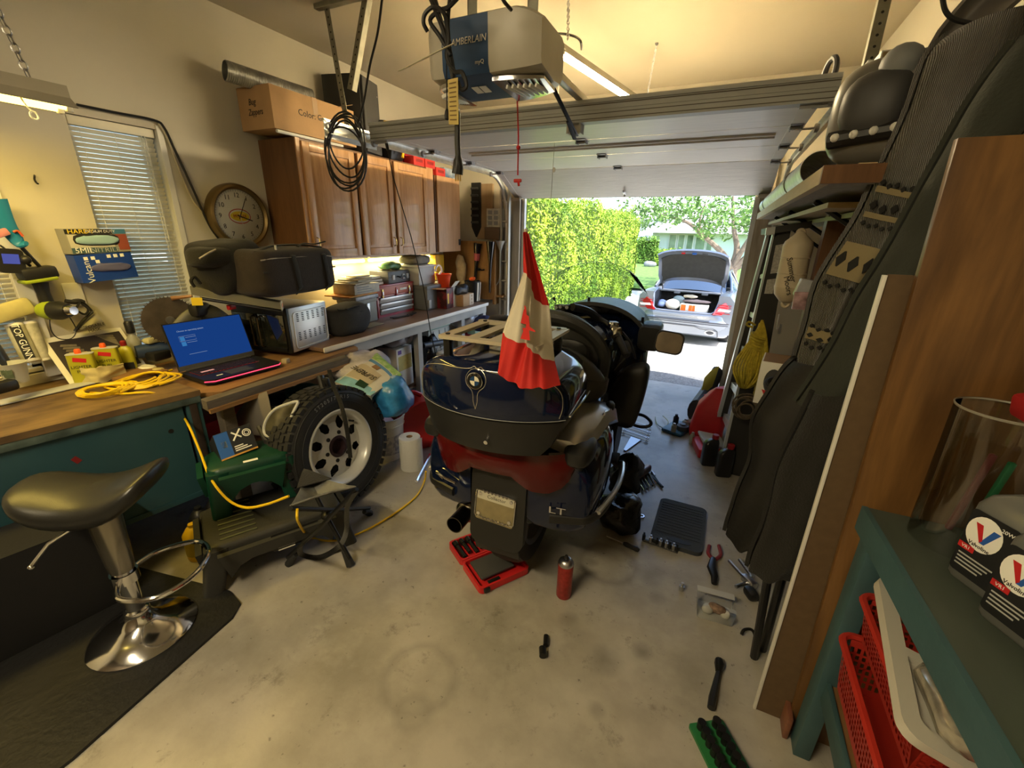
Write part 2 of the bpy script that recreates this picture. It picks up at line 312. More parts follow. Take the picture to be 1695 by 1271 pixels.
# windows with blinds
SLAT = mat('blind_slat',(.78,.74,.60),.55); GLASS = clear('window_glass',(.85,.9,.88),.1)
def window(nm,W,pre):
    y0,y1,z0,z1 = W
    g = G(); t = .035
    g.bx((XL - .12,y0,z0),(XL - .06,y0 + t,z1)); g.bx((XL - .12,y1 - t,z0),(XL - .06,y1,z1)); g.bx((XL - .12,y0,z1 - t),(XL - .06,y1,z1)); g.bx((XL - .12,y0,z0),(XL - .06,y1,z0 + t))
    g.bx((XL - .10,y0,1.08),(XL - .065,y1,1.105))
    f = struct(nm,g,WPAINT)
    g = G(); g.bx((XL - .092,y0 + .01,z0 + .01),(XL - .088,y1 - .01,z1 - .01)); part(f,'pane',g,GLASS)
    g = G(); g.bx((XL - .058,y0 + .008,z1 - .045),(XL - .012,y1 - .008,z1 - .003),.003); part(f,'headrail',g,SLAT)
    base = None; n = int((z1 - z0 - .09)/ .0225)
    for i in range(n):
        z = z1 - .06 - i * .0225
        if base is None:
            g = G(); tl = R(50)
            def fn(u,v): s =(v - .5)* .025; return (s * cos(tl)+ .002 *(1 -(2 * v - 1)** 2),(u - .5)*(y1 - y0 - .02),s * sin(tl))
            g.grid(fn,1,3,.0006); base = part(f,'slat',g,SLAT); base.location =(XL - .035,(y0 + y1)/ 2,z)
        else: c = base.copy(); COL.objects.link(c); c.location.z = z
    g = G()
    for yy in (y0 + .05,(y0 + y1)/ 2,y1 - .05): g.cyl((XL - .022,yy,z0 + .03),(XL - .022,yy,z1 - .04),.0012,n=5)
    part(f,'ladder_cord',g,PAPER)
    g = G(); g.cyl((XL - .012,y1 - .07,1.35),(XL - .012,y1 - .075,z1 - .04),.0018,n=6); g.cyl((XL - .012,y1 - .058,1.42),(XL - .012,y1 - .06,z1 - .04),.0018,n=6); part(f,'pull_cord',g,PAPER)
    g = G(); g.bx((XL - .05,y0 + .01,z0 + .008),(XL - .018,y1 - .01,z0 + .026),.003); part(f,'bottom_rail',g,SLAT)
    return f
window('window_1',W1,1); window('window_2',W2,2)
g = G(); g.bx((XL,.845,.78),(XL + .018,.90,2.03)); g.bx((XL,0,2.0),(XL + .018,.9,2.03)); struct('trim_6',g,WPAINT)
g = G(); g.bx((XL - .06,1.60,.8),(XL + .006,1.63,2.02)); struct('trim_7',g,WPAINT)
# ------------------------------------------------------------------ outside ground
g = G(); g.add([(-9,YD + .08,-.03),(9,YD + .08,-.03),(9,8.7,-.42),(-9,8.7,-.42),(9,15,-.50),(-9,15,-.50)],[(0,1,2,3),(3,2,4,5)])
struct('driveway',g,mat('driveway_concrete',(.62,.59,.53),.85,var=.1,vs=3,bump=.25,bs=70,detail=10))
g = G(); g.bx((OL - .1,YD + .08,-.09),(OR + .1,YD + .5,-.015)); struct('apron',g,mat('asphalt_strip',(.2,.2,.2),.9,var=.35,vs=45,bump=.3,bs=90))
g = G(); g.add([(-40,15,-.51),(40,15,-.51),(40,60,-.1),(-40,60,-.1)],[(0,1,2,3)]); struct('street_ground',g,mat('street',(.5,.5,.48),.9,var=.1,vs=2))
# ------------------------------------------------------------------ lamps
FIX = mat('fixture_paint',(.30,.27,.21),.45,.2,var=.1)
def chain(parent,p0,p1,n,r=.0085,m=None,name='chain'):
    g = G(); p0,p1 = Vector(p0),Vector(p1); d =(p1 - p0); L = d.length / n; z = d.normalized(); a = z.orthogonal().normalized(); b = z.cross(a)
    for i in range(n):
        c = p0 + d *((i + .5)/ n); s = a if i % 2 else b
        g.tube([c + z *(L * .62 * cos(2 * pi * k / 10))+ s *(r * sin(2 * pi * k / 10)) for k in range(10)],.0028,4,True)
    return part(parent,name,g,m or STL,world=True)
def shop_light(label,loc,ang,L,tube_col,power,wide=.06,h=.09,es=7.):
    M = Matrix.Translation(Vector(loc))@ Matrix.Rotation(ang,4,'Z')
    t = thing('shop_light',label,'lamp',M=M,group=None)
    g = G(); w2 = wide; prof =[(-w2,-h * .35),(-w2 * .55,0),(-w2 * .5,h * .42),(w2 * .5,h * .42),(w2 * .55,0),(w2,-h * .35),(w2 * .97,-h * .38),(w2 * .5,-.006),(-w2 * .5,-.006),(-w2 * .97,-h * .38)]
    g.prism([(x,z) for x,z in prof],-L / 2,L / 2,Matrix(((1,0,0,0),(0,0,1,0),(0,1,0,0),(0,0,0,1)))); part(t,'housing',g,FIX)
    for s in (-1,1):
        g = G(); g.cyl((s * w2 * .42,-L / 2 + .02,-h * .3),(s * w2 * .42,L / 2 - .02,-h * .3),.0125,n=12); part(t,'tube',g,glow('tube_%g_%g' %(tube_col[2],es),tube_col,es))
        for e in (-1,1):
            g = G(); g.box((s * w2 * .42,e *(L / 2 - .01),-h * .22),(.022,.02,h * .5),bev=.003); part(t,'socket',g,WHT)
    if not power: return t
    al = bpy.data.lights.new('tube_light','AREA'); al.shape = 'RECTANGLE'; al.size = wide * 1.3; al.size_y = L * .96; al.energy = power; al.color = tube_col
    ao = bpy.data.objects.new('tube_light',al); COL.objects.link(ao); ao.parent = t; ao.location =(0,0,-h * .46)
    return t
lr = shop_light('bright slim shop light hung by chains under the ceiling before the garage door',(-.905,3.36,2.49),R(-11.0),1.22,(1.,.80,.46),0,.036,.06,310)
chain(lr,(-.973,2.745,2.52),(-1.001,2.797,2.74),14,.007); chain(lr,(-.747,4.053,2.52),(-.64,3.632,2.74),14,.006)
g = G(); g.cyl((-.636,3.607,2.735),(-.643,3.647,2.745),.012,n=10); part(lr,'ceiling_hook',g,STL,world=True)
g = G(); g.tube(smooth([(-1.147,2.839,2.6),(-1.075,2.92,2.62),(-1,2.926,2.6),(-.939,2.869,2.55),(-.94,2.903,2.52)],5),.007,6); part(lr,'power_cord',g,BLK,world=True)
g = G(); g.tube([(-1.017,2.771,2.46),(-1.115,3,2.222),(-1.131,3.02,1.834),(-1.142,3.04,1.663)],.002,4); g.ball((-1.118,3.01,1.902),(.012,.004,.016)); part(lr,'pull_string',g,PAPER,world=True)
ll = shop_light('wide two-tube shop light glowing yellow over the bench, hung on a chain',(-2.42,.40,1.955),0,1.22,(1.,.70,.14),9,.085,.10,3.2)
lb = shop_light('slim shop light added behind the camera to brighten the near floor',(-1.1,-.75,2.5),R(80),1.22,(1.,.82,.5),0,.036,.06,150)  # unseen fixture, added to lift the light on the near floor
chain(ll,(-2.40,.915,2.0),(-2.405,.80,2.735),30,.011)
g = G(); g.tube(smooth([(-2.36,.86,1.92),(-2.35,.865,1.895),(-2.35,.875,1.88)],4),.0025,5); g.torus((-2.35,.878,1.868),.013,.003,(1,.4,0),16,5); part(ll,'pull_ring',g,PAPER,world=True)
# ------------------------------------------------------------------ sectional garage door, half raised
DOORM = mat('door_panel_paint',(.80,.77,.72),.36,var=.06,vs=18,stretch=(.25,2.5,1),bump=.25,bs=45)
STRUTM = mat('strut_paint',(.40,.41,.40),.5,var=.06,vs=6)
DXL,DXR =-2.11,.285
door = bpy.data.objects.new('door_1',None); COL.objects.link(door); door['kind']= 'structure'
def section(name,a,b,inset=False):
    """one door section; a, b are (Y, z) of the inner face edges"""
    a,b = Vector((0,*a)),Vector((0,*b)); d = b - a; L = d.length; y = d / L; nrm = Vector((0,-y.z,y.y));
    if nrm.z < 0: nrm =-nrm
    def P(x,s,t): return Vector((x,0,0))+ a + y *(s * L)+ nrm * t
    g = G(); T_ = .04; e = .006 / L
    g.add([P(DXL,e,0),P(DXR,e,0),P(DXR,1 - e,0),P(DXL,1 - e,0),P(DXL,e,T_),P(DXR,e,T_),P(DXR,1 - e,T_),P(DXL,1 - e,T_)],
          [(0,1,2,3),(7,6,5,4),(0,4,5,1),(1,5,6,2),(2,6,7,3),(3,7,4,0)])
    if inset: # raised frame of the top section
        for s0,s1,t in ((.52,.58,-.012),(.58,.64,-.022),(.64,.70,-.012)):
            g.add([P(DXL + .25,s0,t),P(DXR - .12,s0,t),P(DXR - .12,s1,t),P(DXL + .25,s1,t),P(DXL + .25,s0,0),P(DXR - .12,s0,0),P(DXR - .12,s1,0),P(DXL + .25,s1,0)],
                  [(0,1,2,3),(0,4,5,1),(1,5,6,2),(2,6,7,3),(3,7,4,0)])
    for x0,x1 in ((DXL,DXL + .06),(DXR - .07,DXR)):
        g.add([P(x0,e,-.003),P(x1,e,-.003),P(x1,1 - e,-.003),P(x0,1 - e,-.003),P(x0,e,0),P(x1,e,0),P(x1,1 - e,0),P(x0,1 - e,0)],[(0,1,2,3),(0,4,5,1),(1,5,6,2),(2,6,7,3),(3,7,4,0)])
    o = part(door,name,g,DOORM); return P
path =[(4.545,1.84),(4.08,2.05),(3.53,2.06),(2.99,2.065),(2.44,2.065)]
PS =[section('door_section',path[i],path[i + 1],i == 2) for i in range(4)]
g = G(); P = PS[0]; g.tube([P(DXL,-.01,.02),P(DXR,-.01,.02)],.016,6); part(door,'bottom_seal',g,mat('seal',(.10,.07,.05),.8))
g = G(); g.bx((DXL - .02,2.385,2.035),(DXR + .035,2.39,2.115)); g.bx((DXL - .02,2.39,2.11),(DXR + .035,2.44,2.115)); g.bx((DXL - .02,2.375,2.108),(DXR + .035,2.387,2.125)); g.bx((DXL - .02,2.378,2.028),(DXR + .035,2.44,2.036)); g.bx((DXL - .02,2.38,2.078),(DXR + .035,2.386,2.084))
part(door,'strut',g,STRUTM)
for z,h in ((2.0995,.004),(2.062,.003),(2.040,.003)): part(door,'strut_groove',G().bx((DXL - .02,2.3835,z),(DXR + .035,2.3848,z + h)),mat('groove_dark',(.10,.085,.06),.7))
HNG = mat('hinge_metal',(.32,.32,.32),.4,.8)
def hinge(x,Y,z,w=.07):
    g = G(); g.bx((x - w / 2,Y - .05,z - .006),(x + w / 2,Y + .05,z - .001),.001); g.cyl((x - w / 2,Y,z - .014),(x + w / 2,Y,z - .014),.009,n=8)
    for s in (-1,1): g.bx((x + s * w * .42 - .003,Y - .03,z - .026),(x + s * w * .42 + .003,Y + .03,z - .004))
    o = part(door,'hinge',g,HNG)
for Y,z in path[1:4]:
    for x in (-.93,-.99 if Y > 3.6 else -.93): hinge(x,Y,z); break
    for x,s in ((DXL + .04,-1),(DXR - .04,1)):
        hinge(x,Y,z,.06)
        g = G(); g.cyl((x,Y,z - .02),(x + s * .10,Y,z - .02),.006,n=8); g.cyl((x + s * .085,Y,z - .02),(x + s * .105,Y,z - .02),.022,n=14); part(door,'roller',g,STL)
for x,s in ((DXL + .04,-1),(DXR - .04,1)):
    for Y,z in ((2.46,2.045),(4.50,1.845)):
        g = G(); g.bx((x - .05,Y - .05,z - .004),(x + .05,Y + .05,z + .002)); g.bx((x - .05,Y - .05,z - .03),(x + .05,Y - .045,z)); g.cyl((x,Y,z - .016),(x + s * .10,Y,z - .016),.006,n=8); g.cyl((x + s * .085,Y,z - .016),(x + s * .105,Y,z - .016),.022,n=14); part(door,'roller_bracket',g,HNG)
g = G(); g.box((-.93,4.43,1.872),(.025,.07,.02),(R(-24),0,0),.006); g.box((-.93,4.46,1.85),(.018,.012,.03),(R(-24),0,0),.003); part(door,'lift_handle',g,STL)
g = G(); g.bx((-.83,2.42,1.985),(-.755,2.427,2.06)); g.bx((-.83,2.39,1.985),(-.82,2.45,2.06)); g.bx((-.765,2.39,1.985),(-.755,2.45,2.06)); part(door,'arm_bracket',g,WPAINT)
# tracks
TRK = mat('track_galvanised',(.78,.80,.78),.38,.35,var=.12,vs=20)
def track(label,X,s,y0):
    t = thing('door_track',label,'track',(X,y0,0))
    cy,cz,r = 4.5 - .40,2.05 - .40,.40
    pts =[(y0,2.05),(3.2,2.05)]+[(cy + r * sin(R(a)),cz + r * cos(R(a))) for a in range(0,91,9)]+[(4.5,.8),(4.5,.02)]
    prof =[(0,-.030),(s * .012,-.030),(s * .025,-.026),(s * .030,-.012),(s * .030,.012),(s * .025,.026),(0,.030),(0,.026),(s * .022,.023),(s * .026,.010),(s * .026,-.010),(s * .022,-.023),(s * .010,-.027),(0,-.027)]
    secs =[]
    for i,p in enumerate(pts):
        a = Vector(pts[max(i - 1,0)]); b = Vector(pts[min(i + 1,len(pts)- 1)]); d =(b - a).normalized(); n = Vector((-d.y,d.x))
        secs.append([(X + px,p[0]+ n.x * pz,p[1]+ n.y * pz) for px,pz in prof])
    g = G(); g.loft(secs); part(t,'rail',g,TRK,world=True)
    g = G(); g.bx((X + s * .03,y0 - .01,2.0),(X + s * .034,y0 + .42,2.10)); g.bx((X + s * .034,y0 - .01,2.096),(X + s * .065,y0 + .42,2.10))
    part(t,'angle_bracket',g,TRK,world=True)
    g = G()
    for k in range(5): g.cyl((X + s * .024,y0 + .05 + .08 * k,2.075),(X + s * .036,y0 + .05 + .08 * k,2.075),.006,n=8)
    part(t,'bolt',g,BLKM,kind='stuff',world=True)
    for z in (.4,1.1,1.6):
        g = G(); g.bx((X + s * .02,4.5,z),(X + s * .03,4.59,z + .05)); g.bx((X - .02,4.585,z),(X + s * .08,4.595,z + .05)); part(t,'wall_bracket',g,TRK,world=True)
    return t
tl = track('galvanised overhead track of the garage door above the oak cabinets',-2.17,-1,2.10)
tr = track('galvanised overhead track of the garage door beside the yellow box on the shelf',.345,1,2.10)
def angle_bar(t,p0,p1,w,name='perforated_angle',face=(0,-1,0),side=1):
    """perforated steel angle between two points"""
    p0,p1 = Vector(p0),Vector(p1); z =(p1 - p0).normalized(); y = Vector(face); y =(y - z * y.dot(z)).normalized(); x = y.cross(z); L =(p1 - p0).length
    m = Matrix((x,y,z)).transposed().to_4x4(); m.translation = p0
    g = G(); g.M = m; g.bx((-w / 2,-.0015,0),(w / 2,.0015,L)); g.bx((side * w / 2 - .0015,-w,0),(side * w / 2 + .0015,0,L)); o = part(t,name,g,GALVD,world=True)
    g = G(); g.M = m; k = 0
    while .03 + .038 * k < L - .02: zz = .03 + .038 * k; g.cyl((0,.0019,zz),(0,.0022,zz),.0052,n=8); g.cyl((0,-.0022,zz),(0,-.0019,zz),.0052,n=8); k += 1
    c = part(o,'bolt_hole',g,HOLE,kind='stuff',world=True)
    return o
GALVD = mat('galvanised_dull',(.26,.25,.20),.5,.6,var=.15,vs=20); HOLE = mat('hole_light',(.02,.02,.018),.8)
h = thing('track_hanger','perforated steel angles in a V holding up the track above the oak cabinets','bracket',(-2.22,2.3,2.1))
angle_bar(h,(-2.225,2.30,2.08),(-2.33,2.33,2.74),.038); angle_bar(h,(-2.21,2.33,2.30),(-2.06,2.36,2.74),.038,side=-1)
g = G(); g.bx((-2.40,2.30,2.715),(-2.0,2.34,2.74)); part(h,'ceiling_angle',g,GALVD,world=True)
h = thing('track_hanger','perforated steel angles holding up the track next to the knitted sweater','bracket',(.40,2.3,2.1))
angle_bar(h,(.385,2.28,2.0),(.40,2.42,2.74),.038); angle_bar(h,(.38,2.30,2.40),(.30,2.55,2.74),.03)
g = G(); g.bx((.28,2.40,2.72),(.5,2.44,2.74)); part(h,'ceiling_angle',g,GALVD,world=True)
# coil spring wheel above the strut
g = G(); g.torus((.30,2.62,2.19),.055,.012,(1,.25,0),24,8); part(tr,'pulley',g,DGRY,world=True)
g = G(); g.bx((.285,2.57,2.10),(.315,2.67,2.16)); part(tr,'pulley_bracket',g,DGRY,world=True)
# ------------------------------------------------------------------ opener
op = thing('garage_door_opener','blue and grey powered door opener hung from the ceiling in the middle','opener',(-.765,1.53,2.05))
OBL = mat('opener_blue',(.012,.048,.13),.45,var=.05); OGR = mat('opener_lens',(.46,.43,.36),.35,trans=.0,spec=.5,var=.12,vs=5)
def blob(x0,x1,prof,n,xe=.0):
    """loft of the housing along x"""
    secs =[]
    for i in range(n + 1):
        u = i / n; x = x0 +(x1 - x0)* u; k = sqrt(max(0.03,1 - xe * u * u)); secs.append([(x,p[0]*(k if abs(xe)> 0 else 1),p[1]* k + .0) for p in prof])
    return secs
oprof =[(-.13,.075),(-.125,-.055),(-.115,-.075),(.02,-.095),(.10,-.09),(.13,-.06),(.13,.07),(.10,.088),(-.10,.09)]
g = G(); g.loft([[(x,y,z) for y,z in oprof] for x in (-.16,.009)]); part(op,'body',g,OBL)
for s,x0,x1 in ((1,.009,.175),(-1,-.16,-.228)):
    g = G(); secs =[]
    for i in range(9):
        u = i / 8; x = x0 +(x1 - x0)* u; k = 1 - .55 * max(0,(u - .35)/ .65)** 2.2; secs.append([(x,y *(.6 + .4 * k),z *(.35 + .65 * k) if z > 0 else z *(.7 + .3 * k)) for y,z in oprof])
    g.loft(secs); part(op,'lens_cover',g,OGR)
    g = G(); secs =[]
    for i in range(7):
        u = i / 6; x = x0 +(x1 - x0)*(u * .96); k = 1 - .5 * u ** 2; secs.append([(x,-.10 * k - .0,-.083),(x,-.10 * k,-.087 - .008 * k),(x,.10 * k,-.10 - .004 * k),(x,.10 * k,-.09)])
    g.loft(secs); o = part(op,'lamp_reflector',g,CHR)
    for i in range(6):
        x = x0 +(x1 - x0)*(.25 + .11 * i); k = 1 - .5 *(.25 + .11 * i)** 2; gg = G(); gg.box((x,-.0,-.102),(.008,.15 * k,.012),(R(4),R(20 * s),0),.002); part(o,'rib',gg,WHT)
F = frame((-.01,-.1285,.0),(1,0,0),(0,-.04,1))
text(op,'CHAMBERLAIN',.026,frame((-.076,-.1318,.012),(1,0,0),(0,-.03,1)),mat('opener_print',(.62,.6,.55),.5),sx=.92,shear=.15)
text(op,'myQ',.016,frame((-.02,-.1300,-.048),(1,0,0),(0,-.03,1)),MATS['opener_print'])
g = G();
for a in ((-.03,-.065),(-.0,-.065)): g.box((a[0]- .058,-.02,-.0905),(.026,.045,.0015),(R(-8),0,0))
part(op,'label_plate',g,WINK)
g = G(); g.bx((-.018,.10,.075),(.018,4.58 - 1.53,.105),.004); part(op,'drive_rail',g,mat('rail_metal',(.5,.48,.42),.35,.7))
g = G(); g.tube([(.005,.33,.09),(.005,.36,.06),(-.02,.90,-.07)],.011,6,flat=(1,.35)); g.tube([(-.02,.75,-.035),(-.03,.90,-.085)],.011,6,flat=(1,.35)); part(op,'door_arm',g,BLKM)
for x in (-.12,.10):
    g = G(); g.bx((x - .018,.0,.09),(x + .018,.003,.69)); g.bx((x - .018,0,.09),(x - .015,.03,.69)); part(op,'hanger_strap',g,GALVD)
g = G(); g.tube([(-.802,1.72,2.002),(-.797,1.73,1.856),(-.796,1.73,1.717)],.003,5,); part(op,'release_cord',g,RINK,world=True)
g = G(); g.box((-.796,1.73,1.697),(.034,.012,.014),bev=.004); g.ball((-.796,1.73,1.816),(.009,.009,.009),8,6); g.cyl((-.793,1.73,1.695),(-.79,1.73,1.677),.005,n=6); part(op,'release_handle',g,RED,world=True)
# cords bundled in front of the opener
pc = thing('power_cord','black power cord with its plug dangling in front of the door opener','cord',(-.769,1.24,1.807))
B_ = lambda pts,k=5: smooth(pts,k)
g = G(); g.tube(B_([(-.868,1.28,2.136),(-.835,1.26,2.071),(-.806,1.25,2.007),(-.785,1.24,1.944),(-.779,1.24,1.884),(-.77,1.24,1.823)]),.008,7); part(pc,'strand',g,BLK,world=True)
g = G(); g.tube(B_([(-.77,1.24,1.83),(-.772,1.24,1.76),(-.771,1.24,1.715)]),.0085,8); part(pc,'cable',g,BLK,world=True)
g = G(); g.tube([(-.771,1.24,1.718),(-.771,1.24,1.708),(-.772,1.24,1.702),(-.772,1.24,1.682),(-.775,1.24,1.665)],[.008,.0105,.013,.016,.017],10); part(pc,'plug',g,BLK,world=True)
g = G()
for q in ((-.781,1.24,1.667),(-.773,1.24,1.667),(-.764,1.24,1.667)): g.cyl(q,(q[0],q[1],q[2]- .022),.0022,n=6)
part(pc,'prong',g,BRASS,world=True)
g = G(); g.tube(B_([(-.878,1.26,2.045),(-.884,1.25,2.063),(-.877,1.25,2.084),(-.847,1.25,2.094),(-.807,1.24,2.07),(-.792,1.235,2.014),(-.798,1.235,1.965),(-.774,1.235,1.929),(-.749,1.235,1.924),(-.735,1.235,1.89),(-.753,1.235,1.883),(-.763,1.235,1.903)]),.006,7)
g.tube(B_([(-.872,1.27,2.129),(-.84,1.25,2.082),(-.803,1.24,2.017),(-.793,1.24,1.959),(-.782,1.24,1.917)]),.007,7); g.tube(B_([(-.775,1.27,2.115),(-.799,1.25,2.086),(-.827,1.25,2.083),(-.858,1.245,2.063),(-.823,1.24,2.02),(-.785,1.235,1.968)]),.006,7)
g.tube(B_([(-.805,1.27,2.119),(-.802,1.25,2.048),(-.79,1.24,1.973)]),.006,7); g.tube(B_([(-.661,1.3,2.11),(-.648,1.3,2.092),(-.648,1.34,2.091)]),.005,6); part(pc,'loop',g,BLK,world=True)
g = G(); g.tube([(-.784,1.225,1.988),(-.766,1.225,1.991),(-.8,1.225,1.984),(-.877,1.23,1.969),(-.971,1.235,1.951)],[.003,.003,.004,.004,.003],5,flat=(1,.4)); part(pc,'cable_tie',g,mat('tie',(.55,.52,.36),.4),world=True)
g = G(); a,b,c,d =(-.791,1.225,1.908),(-.755,1.222,1.909),(-.756,1.222,1.793),(-.793,1.228,1.797); g.add([a,b,c,d,tuple(Vector(a)+ Vector((0,.001,0))),tuple(Vector(b)+ Vector((0,.001,0))),tuple(Vector(c)+ Vector((0,.001,0))),tuple(Vector(d)+ Vector((0,.001,0)))],[(0,1,2,3),(7,6,5,4),(0,4,5,1),(1,5,6,2),(2,6,7,3),(3,7,4,0)]); o = part(pc,'paper_tag',g,mat('tag_paper',(.5,.38,.12),.7),world=True)
A,B2,C2,D2 = Vector(a),Vector(b),Vector(c),Vector(d)
g = G(); off = Vector((0,-.0015,0))
for i in range(9):
    v0,v1 = .08 + i * .1,.11 + i * .1; L0,R0 = A.lerp(D2,v0),B2.lerp(C2,v0); L1,R1 = A.lerp(D2,v1),B2.lerp(C2,v1); g.add([L0.lerp(R0,.15)+ off,L0.lerp(R0,.85)+ off,L1.lerp(R1,.85)+ off,L1.lerp(R1,.15)+ off],[(0,1,2,3)])
part(o,'printed_lines',g,mat('tag_ink',(.16,.10,.03),.7),world=True)
pl = thing('pull_cord','thin dark pull cord with a small knob, left of the plug under the opener','cord',(-.817,1.26,1.83))
g = G(); g.tube([(-.814,1.26,2.025),(-.819,1.26,1.843)],.0018,5); part(pl,'string',g,BLK,world=True)
g = G(); g.lathe([(.003,.012),(.006,.006),(.0085,-.006),(.008,-.014),(.002,-.018)],(-.819,1.26,1.834),n=10); part(pl,'knob',g,BLK,world=True)
# ------------------------------------------------------------------ outside: hedge, houses, tree, lawn
GRASS = mat('lawn_grass',(.13,.24,.05),.9,var=.35,vs=8,bump=.4,bs=60)
g = G(); g.add([(-12,17,-.30),(14,17,-.30),(14,29,.0),(-12,29,.0)],[(0,1,2,3)]); g.bx((-12,16.9,-.4),(14,17.0,-.30)); struct('lawn',g,GRASS)
def leaf_cloud(name,pts,size,m,parent,kind='stuff',nrm=None):
    """many small folded leaves as one mesh; pts are (position, outward normal)"""
    vs,fs =[],[]
    for p,n in pts:
        n =(Vector(n)+ .9 * Vector((random.gauss(0,1),random.gauss(0,1),random.gauss(0,1)))).normalized(); a = n.orthogonal().normalized(); a = Matrix.Rotation(random.uniform(0,6.28),3,n)@ a; b = n.cross(a)
        s = size * random.uniform(.6,1.35); k = len(vs); p = Vector(p)
        vs +=[p - a * s,p - b * s * .45 + n * s * .12,p + a * s,p + b * s * .45 + n * s * .12]; fs +=[(k,k + 1,k + 2),(k,k + 2,k + 3)]
    g = G(); g.add(vs,fs); me = bpy.data.meshes.new(name); me.from_pydata(g.v,[],g.f); me.materials.append(m); me.update()
    o = bpy.data.objects.new(name,me); COL.objects.link(o); o.parent = parent
    if parent is not None: o.matrix_parent_inverse = root_matrix(parent).inverted()
    return props(o,kind=kind)
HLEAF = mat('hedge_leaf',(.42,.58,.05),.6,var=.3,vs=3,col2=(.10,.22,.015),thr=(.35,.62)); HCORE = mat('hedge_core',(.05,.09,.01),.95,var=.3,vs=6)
def hedge(name,label,x0,x1,y0,y1,z0,ztop,dens,size,m=HLEAF,wob=.12):
    t = thing(name,label,'hedge',((x0 + x1)/ 2,(y0 + y1)/ 2,z0))
    g = G(); nx,ny,nz = 4,max(4,int((y1 - y0)* 3)),8
    def W_(p): return Vector(p)+ wob * mnoise.noise_vector(Vector(p)* 1.6)
    H = lambda y: ztop(y)- z0
    f = lambda pts: g.grid(pts,ny,nz)
    ins = .1
    f(lambda u,v: W_((x1 - ins,y0 +(y1 - y0)* u,z0 +(H(y0 +(y1 - y0)* u)- ins)* v)))
    f(lambda u,v: W_((x1 - ins +(x0 - x1 + 2 * ins)* v,y0 +(y1 - y0)* u,z0 + H(y0 +(y1 - y0)* u)- ins)))
    f(lambda u,v: W_((x0 +(x1 - x0)* u,y0 + ins,z0 +(H(y0)- ins)* v))); f(lambda u,v: W_((x0 +(x1 - x0)* u,y1 - ins,z0 +(H(y1)- ins)* v)))
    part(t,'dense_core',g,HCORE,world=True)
    pts =[]
    A =(y1 - y0)* H((y0 + y1)/ 2)
    for i in range(int(A * dens)):
        y = random.uniform(y0,y1); z = z0 + random.uniform(.02,1)* H(y); p = Vector((x1 - abs(random.gauss(0,.05)),y,z)); pts.append((W_(p),(1,0,.25)))
    for i in range(int((y1 - y0)*(x1 - x0)* dens)):
        y = random.uniform(y0,y1); p = Vector((random.uniform(x0,x1),y,z0 + H(y)+ random.gauss(0,.05))); pts.append((W_(p),(0,0,1)))
    for i in range(int((x1 - x0)* H(y0)* dens)):
        p = Vector((random.uniform(x0,x1),y0,z0 + random.random()* H(y0))); pts.append((W_(p),(0,-1,.2)))
        p = Vector((random.uniform(x0,x1),y1,z0 + random.random()* H(y1))); pts.append((W_(p),(0,1,.2)))
    leaf_cloud('foliage',pts,size,m,t); return t
hedge('cedar_hedge','tall sunlit yellow-green hedge along the left of the driveway',-3.3,-2.22,4.95,13.2,-.25,lambda y: 1.98 + .07 * sin(y * 1.7)- .006 *(y - 5),1150,.026)
SHR = mat('shrub_leaf',(.16,.30,.04),.7,var=.4,vs=5)
hedge('cone_shrub','dark green upright shrub at the corner of the pale green house',-4.55,-3.5,26.3,27.3,-.1,lambda y: 1.35,300,.06,SHR,.2)
hedge('low_hedge','low clipped bright green hedge in front of the pale green house',-3.35,-1.0,25.4,26.2,-.1,lambda y: .72,300,.06,HLEAF,.1)
# near house, pale green siding
SIDE = mat('green_siding',(.72,.80,.76),.7); ROOFM = mat('roof_shingle',(.40,.37,.36),.9,var=.12,vs=25)
hs = thing('house','pale green bungalow with lap siding, bay window and low grey roof','house',(0,30,-.1))
x0,x1,zt =-3.95,5.5,1.78
g = G(); g.bx((x0,28,-.2),(x1,36,zt)); part(hs,'wall',g,SIDE,world=True)
lap = None
for i in range(13):
    if lap is None:
        g = G(); L = x1 - x0; g.add([(0,0,0),(L,0,0),(L,.012,.15),(0,.012,.15),(0,.03,0),(L,.03,0)],[(0,1,2,3),(0,4,5,1)]); lap = part(hs,'siding_board',g,SIDE); lap.location =(x0,-2.03,0)
    else: c = lap.copy(); COL.objects.link(c); c.location.z = i * .15
g = G(); g.add([(x0 - .5,27.3,zt + .02),(x1 + .6,27.3,zt + .02),(x1 + .6,33,3.3),(x0 + 2.6,33,3.3),(x0 - .5,37,zt + .02),(x0 - .5,27.3,zt - .12),(x1 + .6,27.3,zt - .12),(x0 - .5,37,zt - .12)],[(0,1,2,3),(0,3,4),(0,5,6,1),(0,4,7,5),(5,7,6)]); part(hs,'roof',g,ROOFM,world=True)
g = G(); g.bx((x0 - .55,27.22,zt - .14),(x1 + .6,27.3,zt + .03)); part(hs,'gutter',g,WPAINT,world=True)
HG = mat('house_glass',(.22,.30,.20),.08,spec=.8,var=.5,vs=1.2)
for a,b,nm in ((-3.0,-2.55,1),(-2.5,-2.1,2),(-2.02,-1.62,3),(-1.55,-.98,4),(-.95,-.6,5)):
    f = part(hs,'window',G().bx((a,27.9,.30),(b,27.99,1.6)),WPAINT,world=True)
    gg = G(); gg.bx((a + .05,27.88,.36),(b - .05,27.9,1.54)); part(f,'pane',gg,HG,world=True)
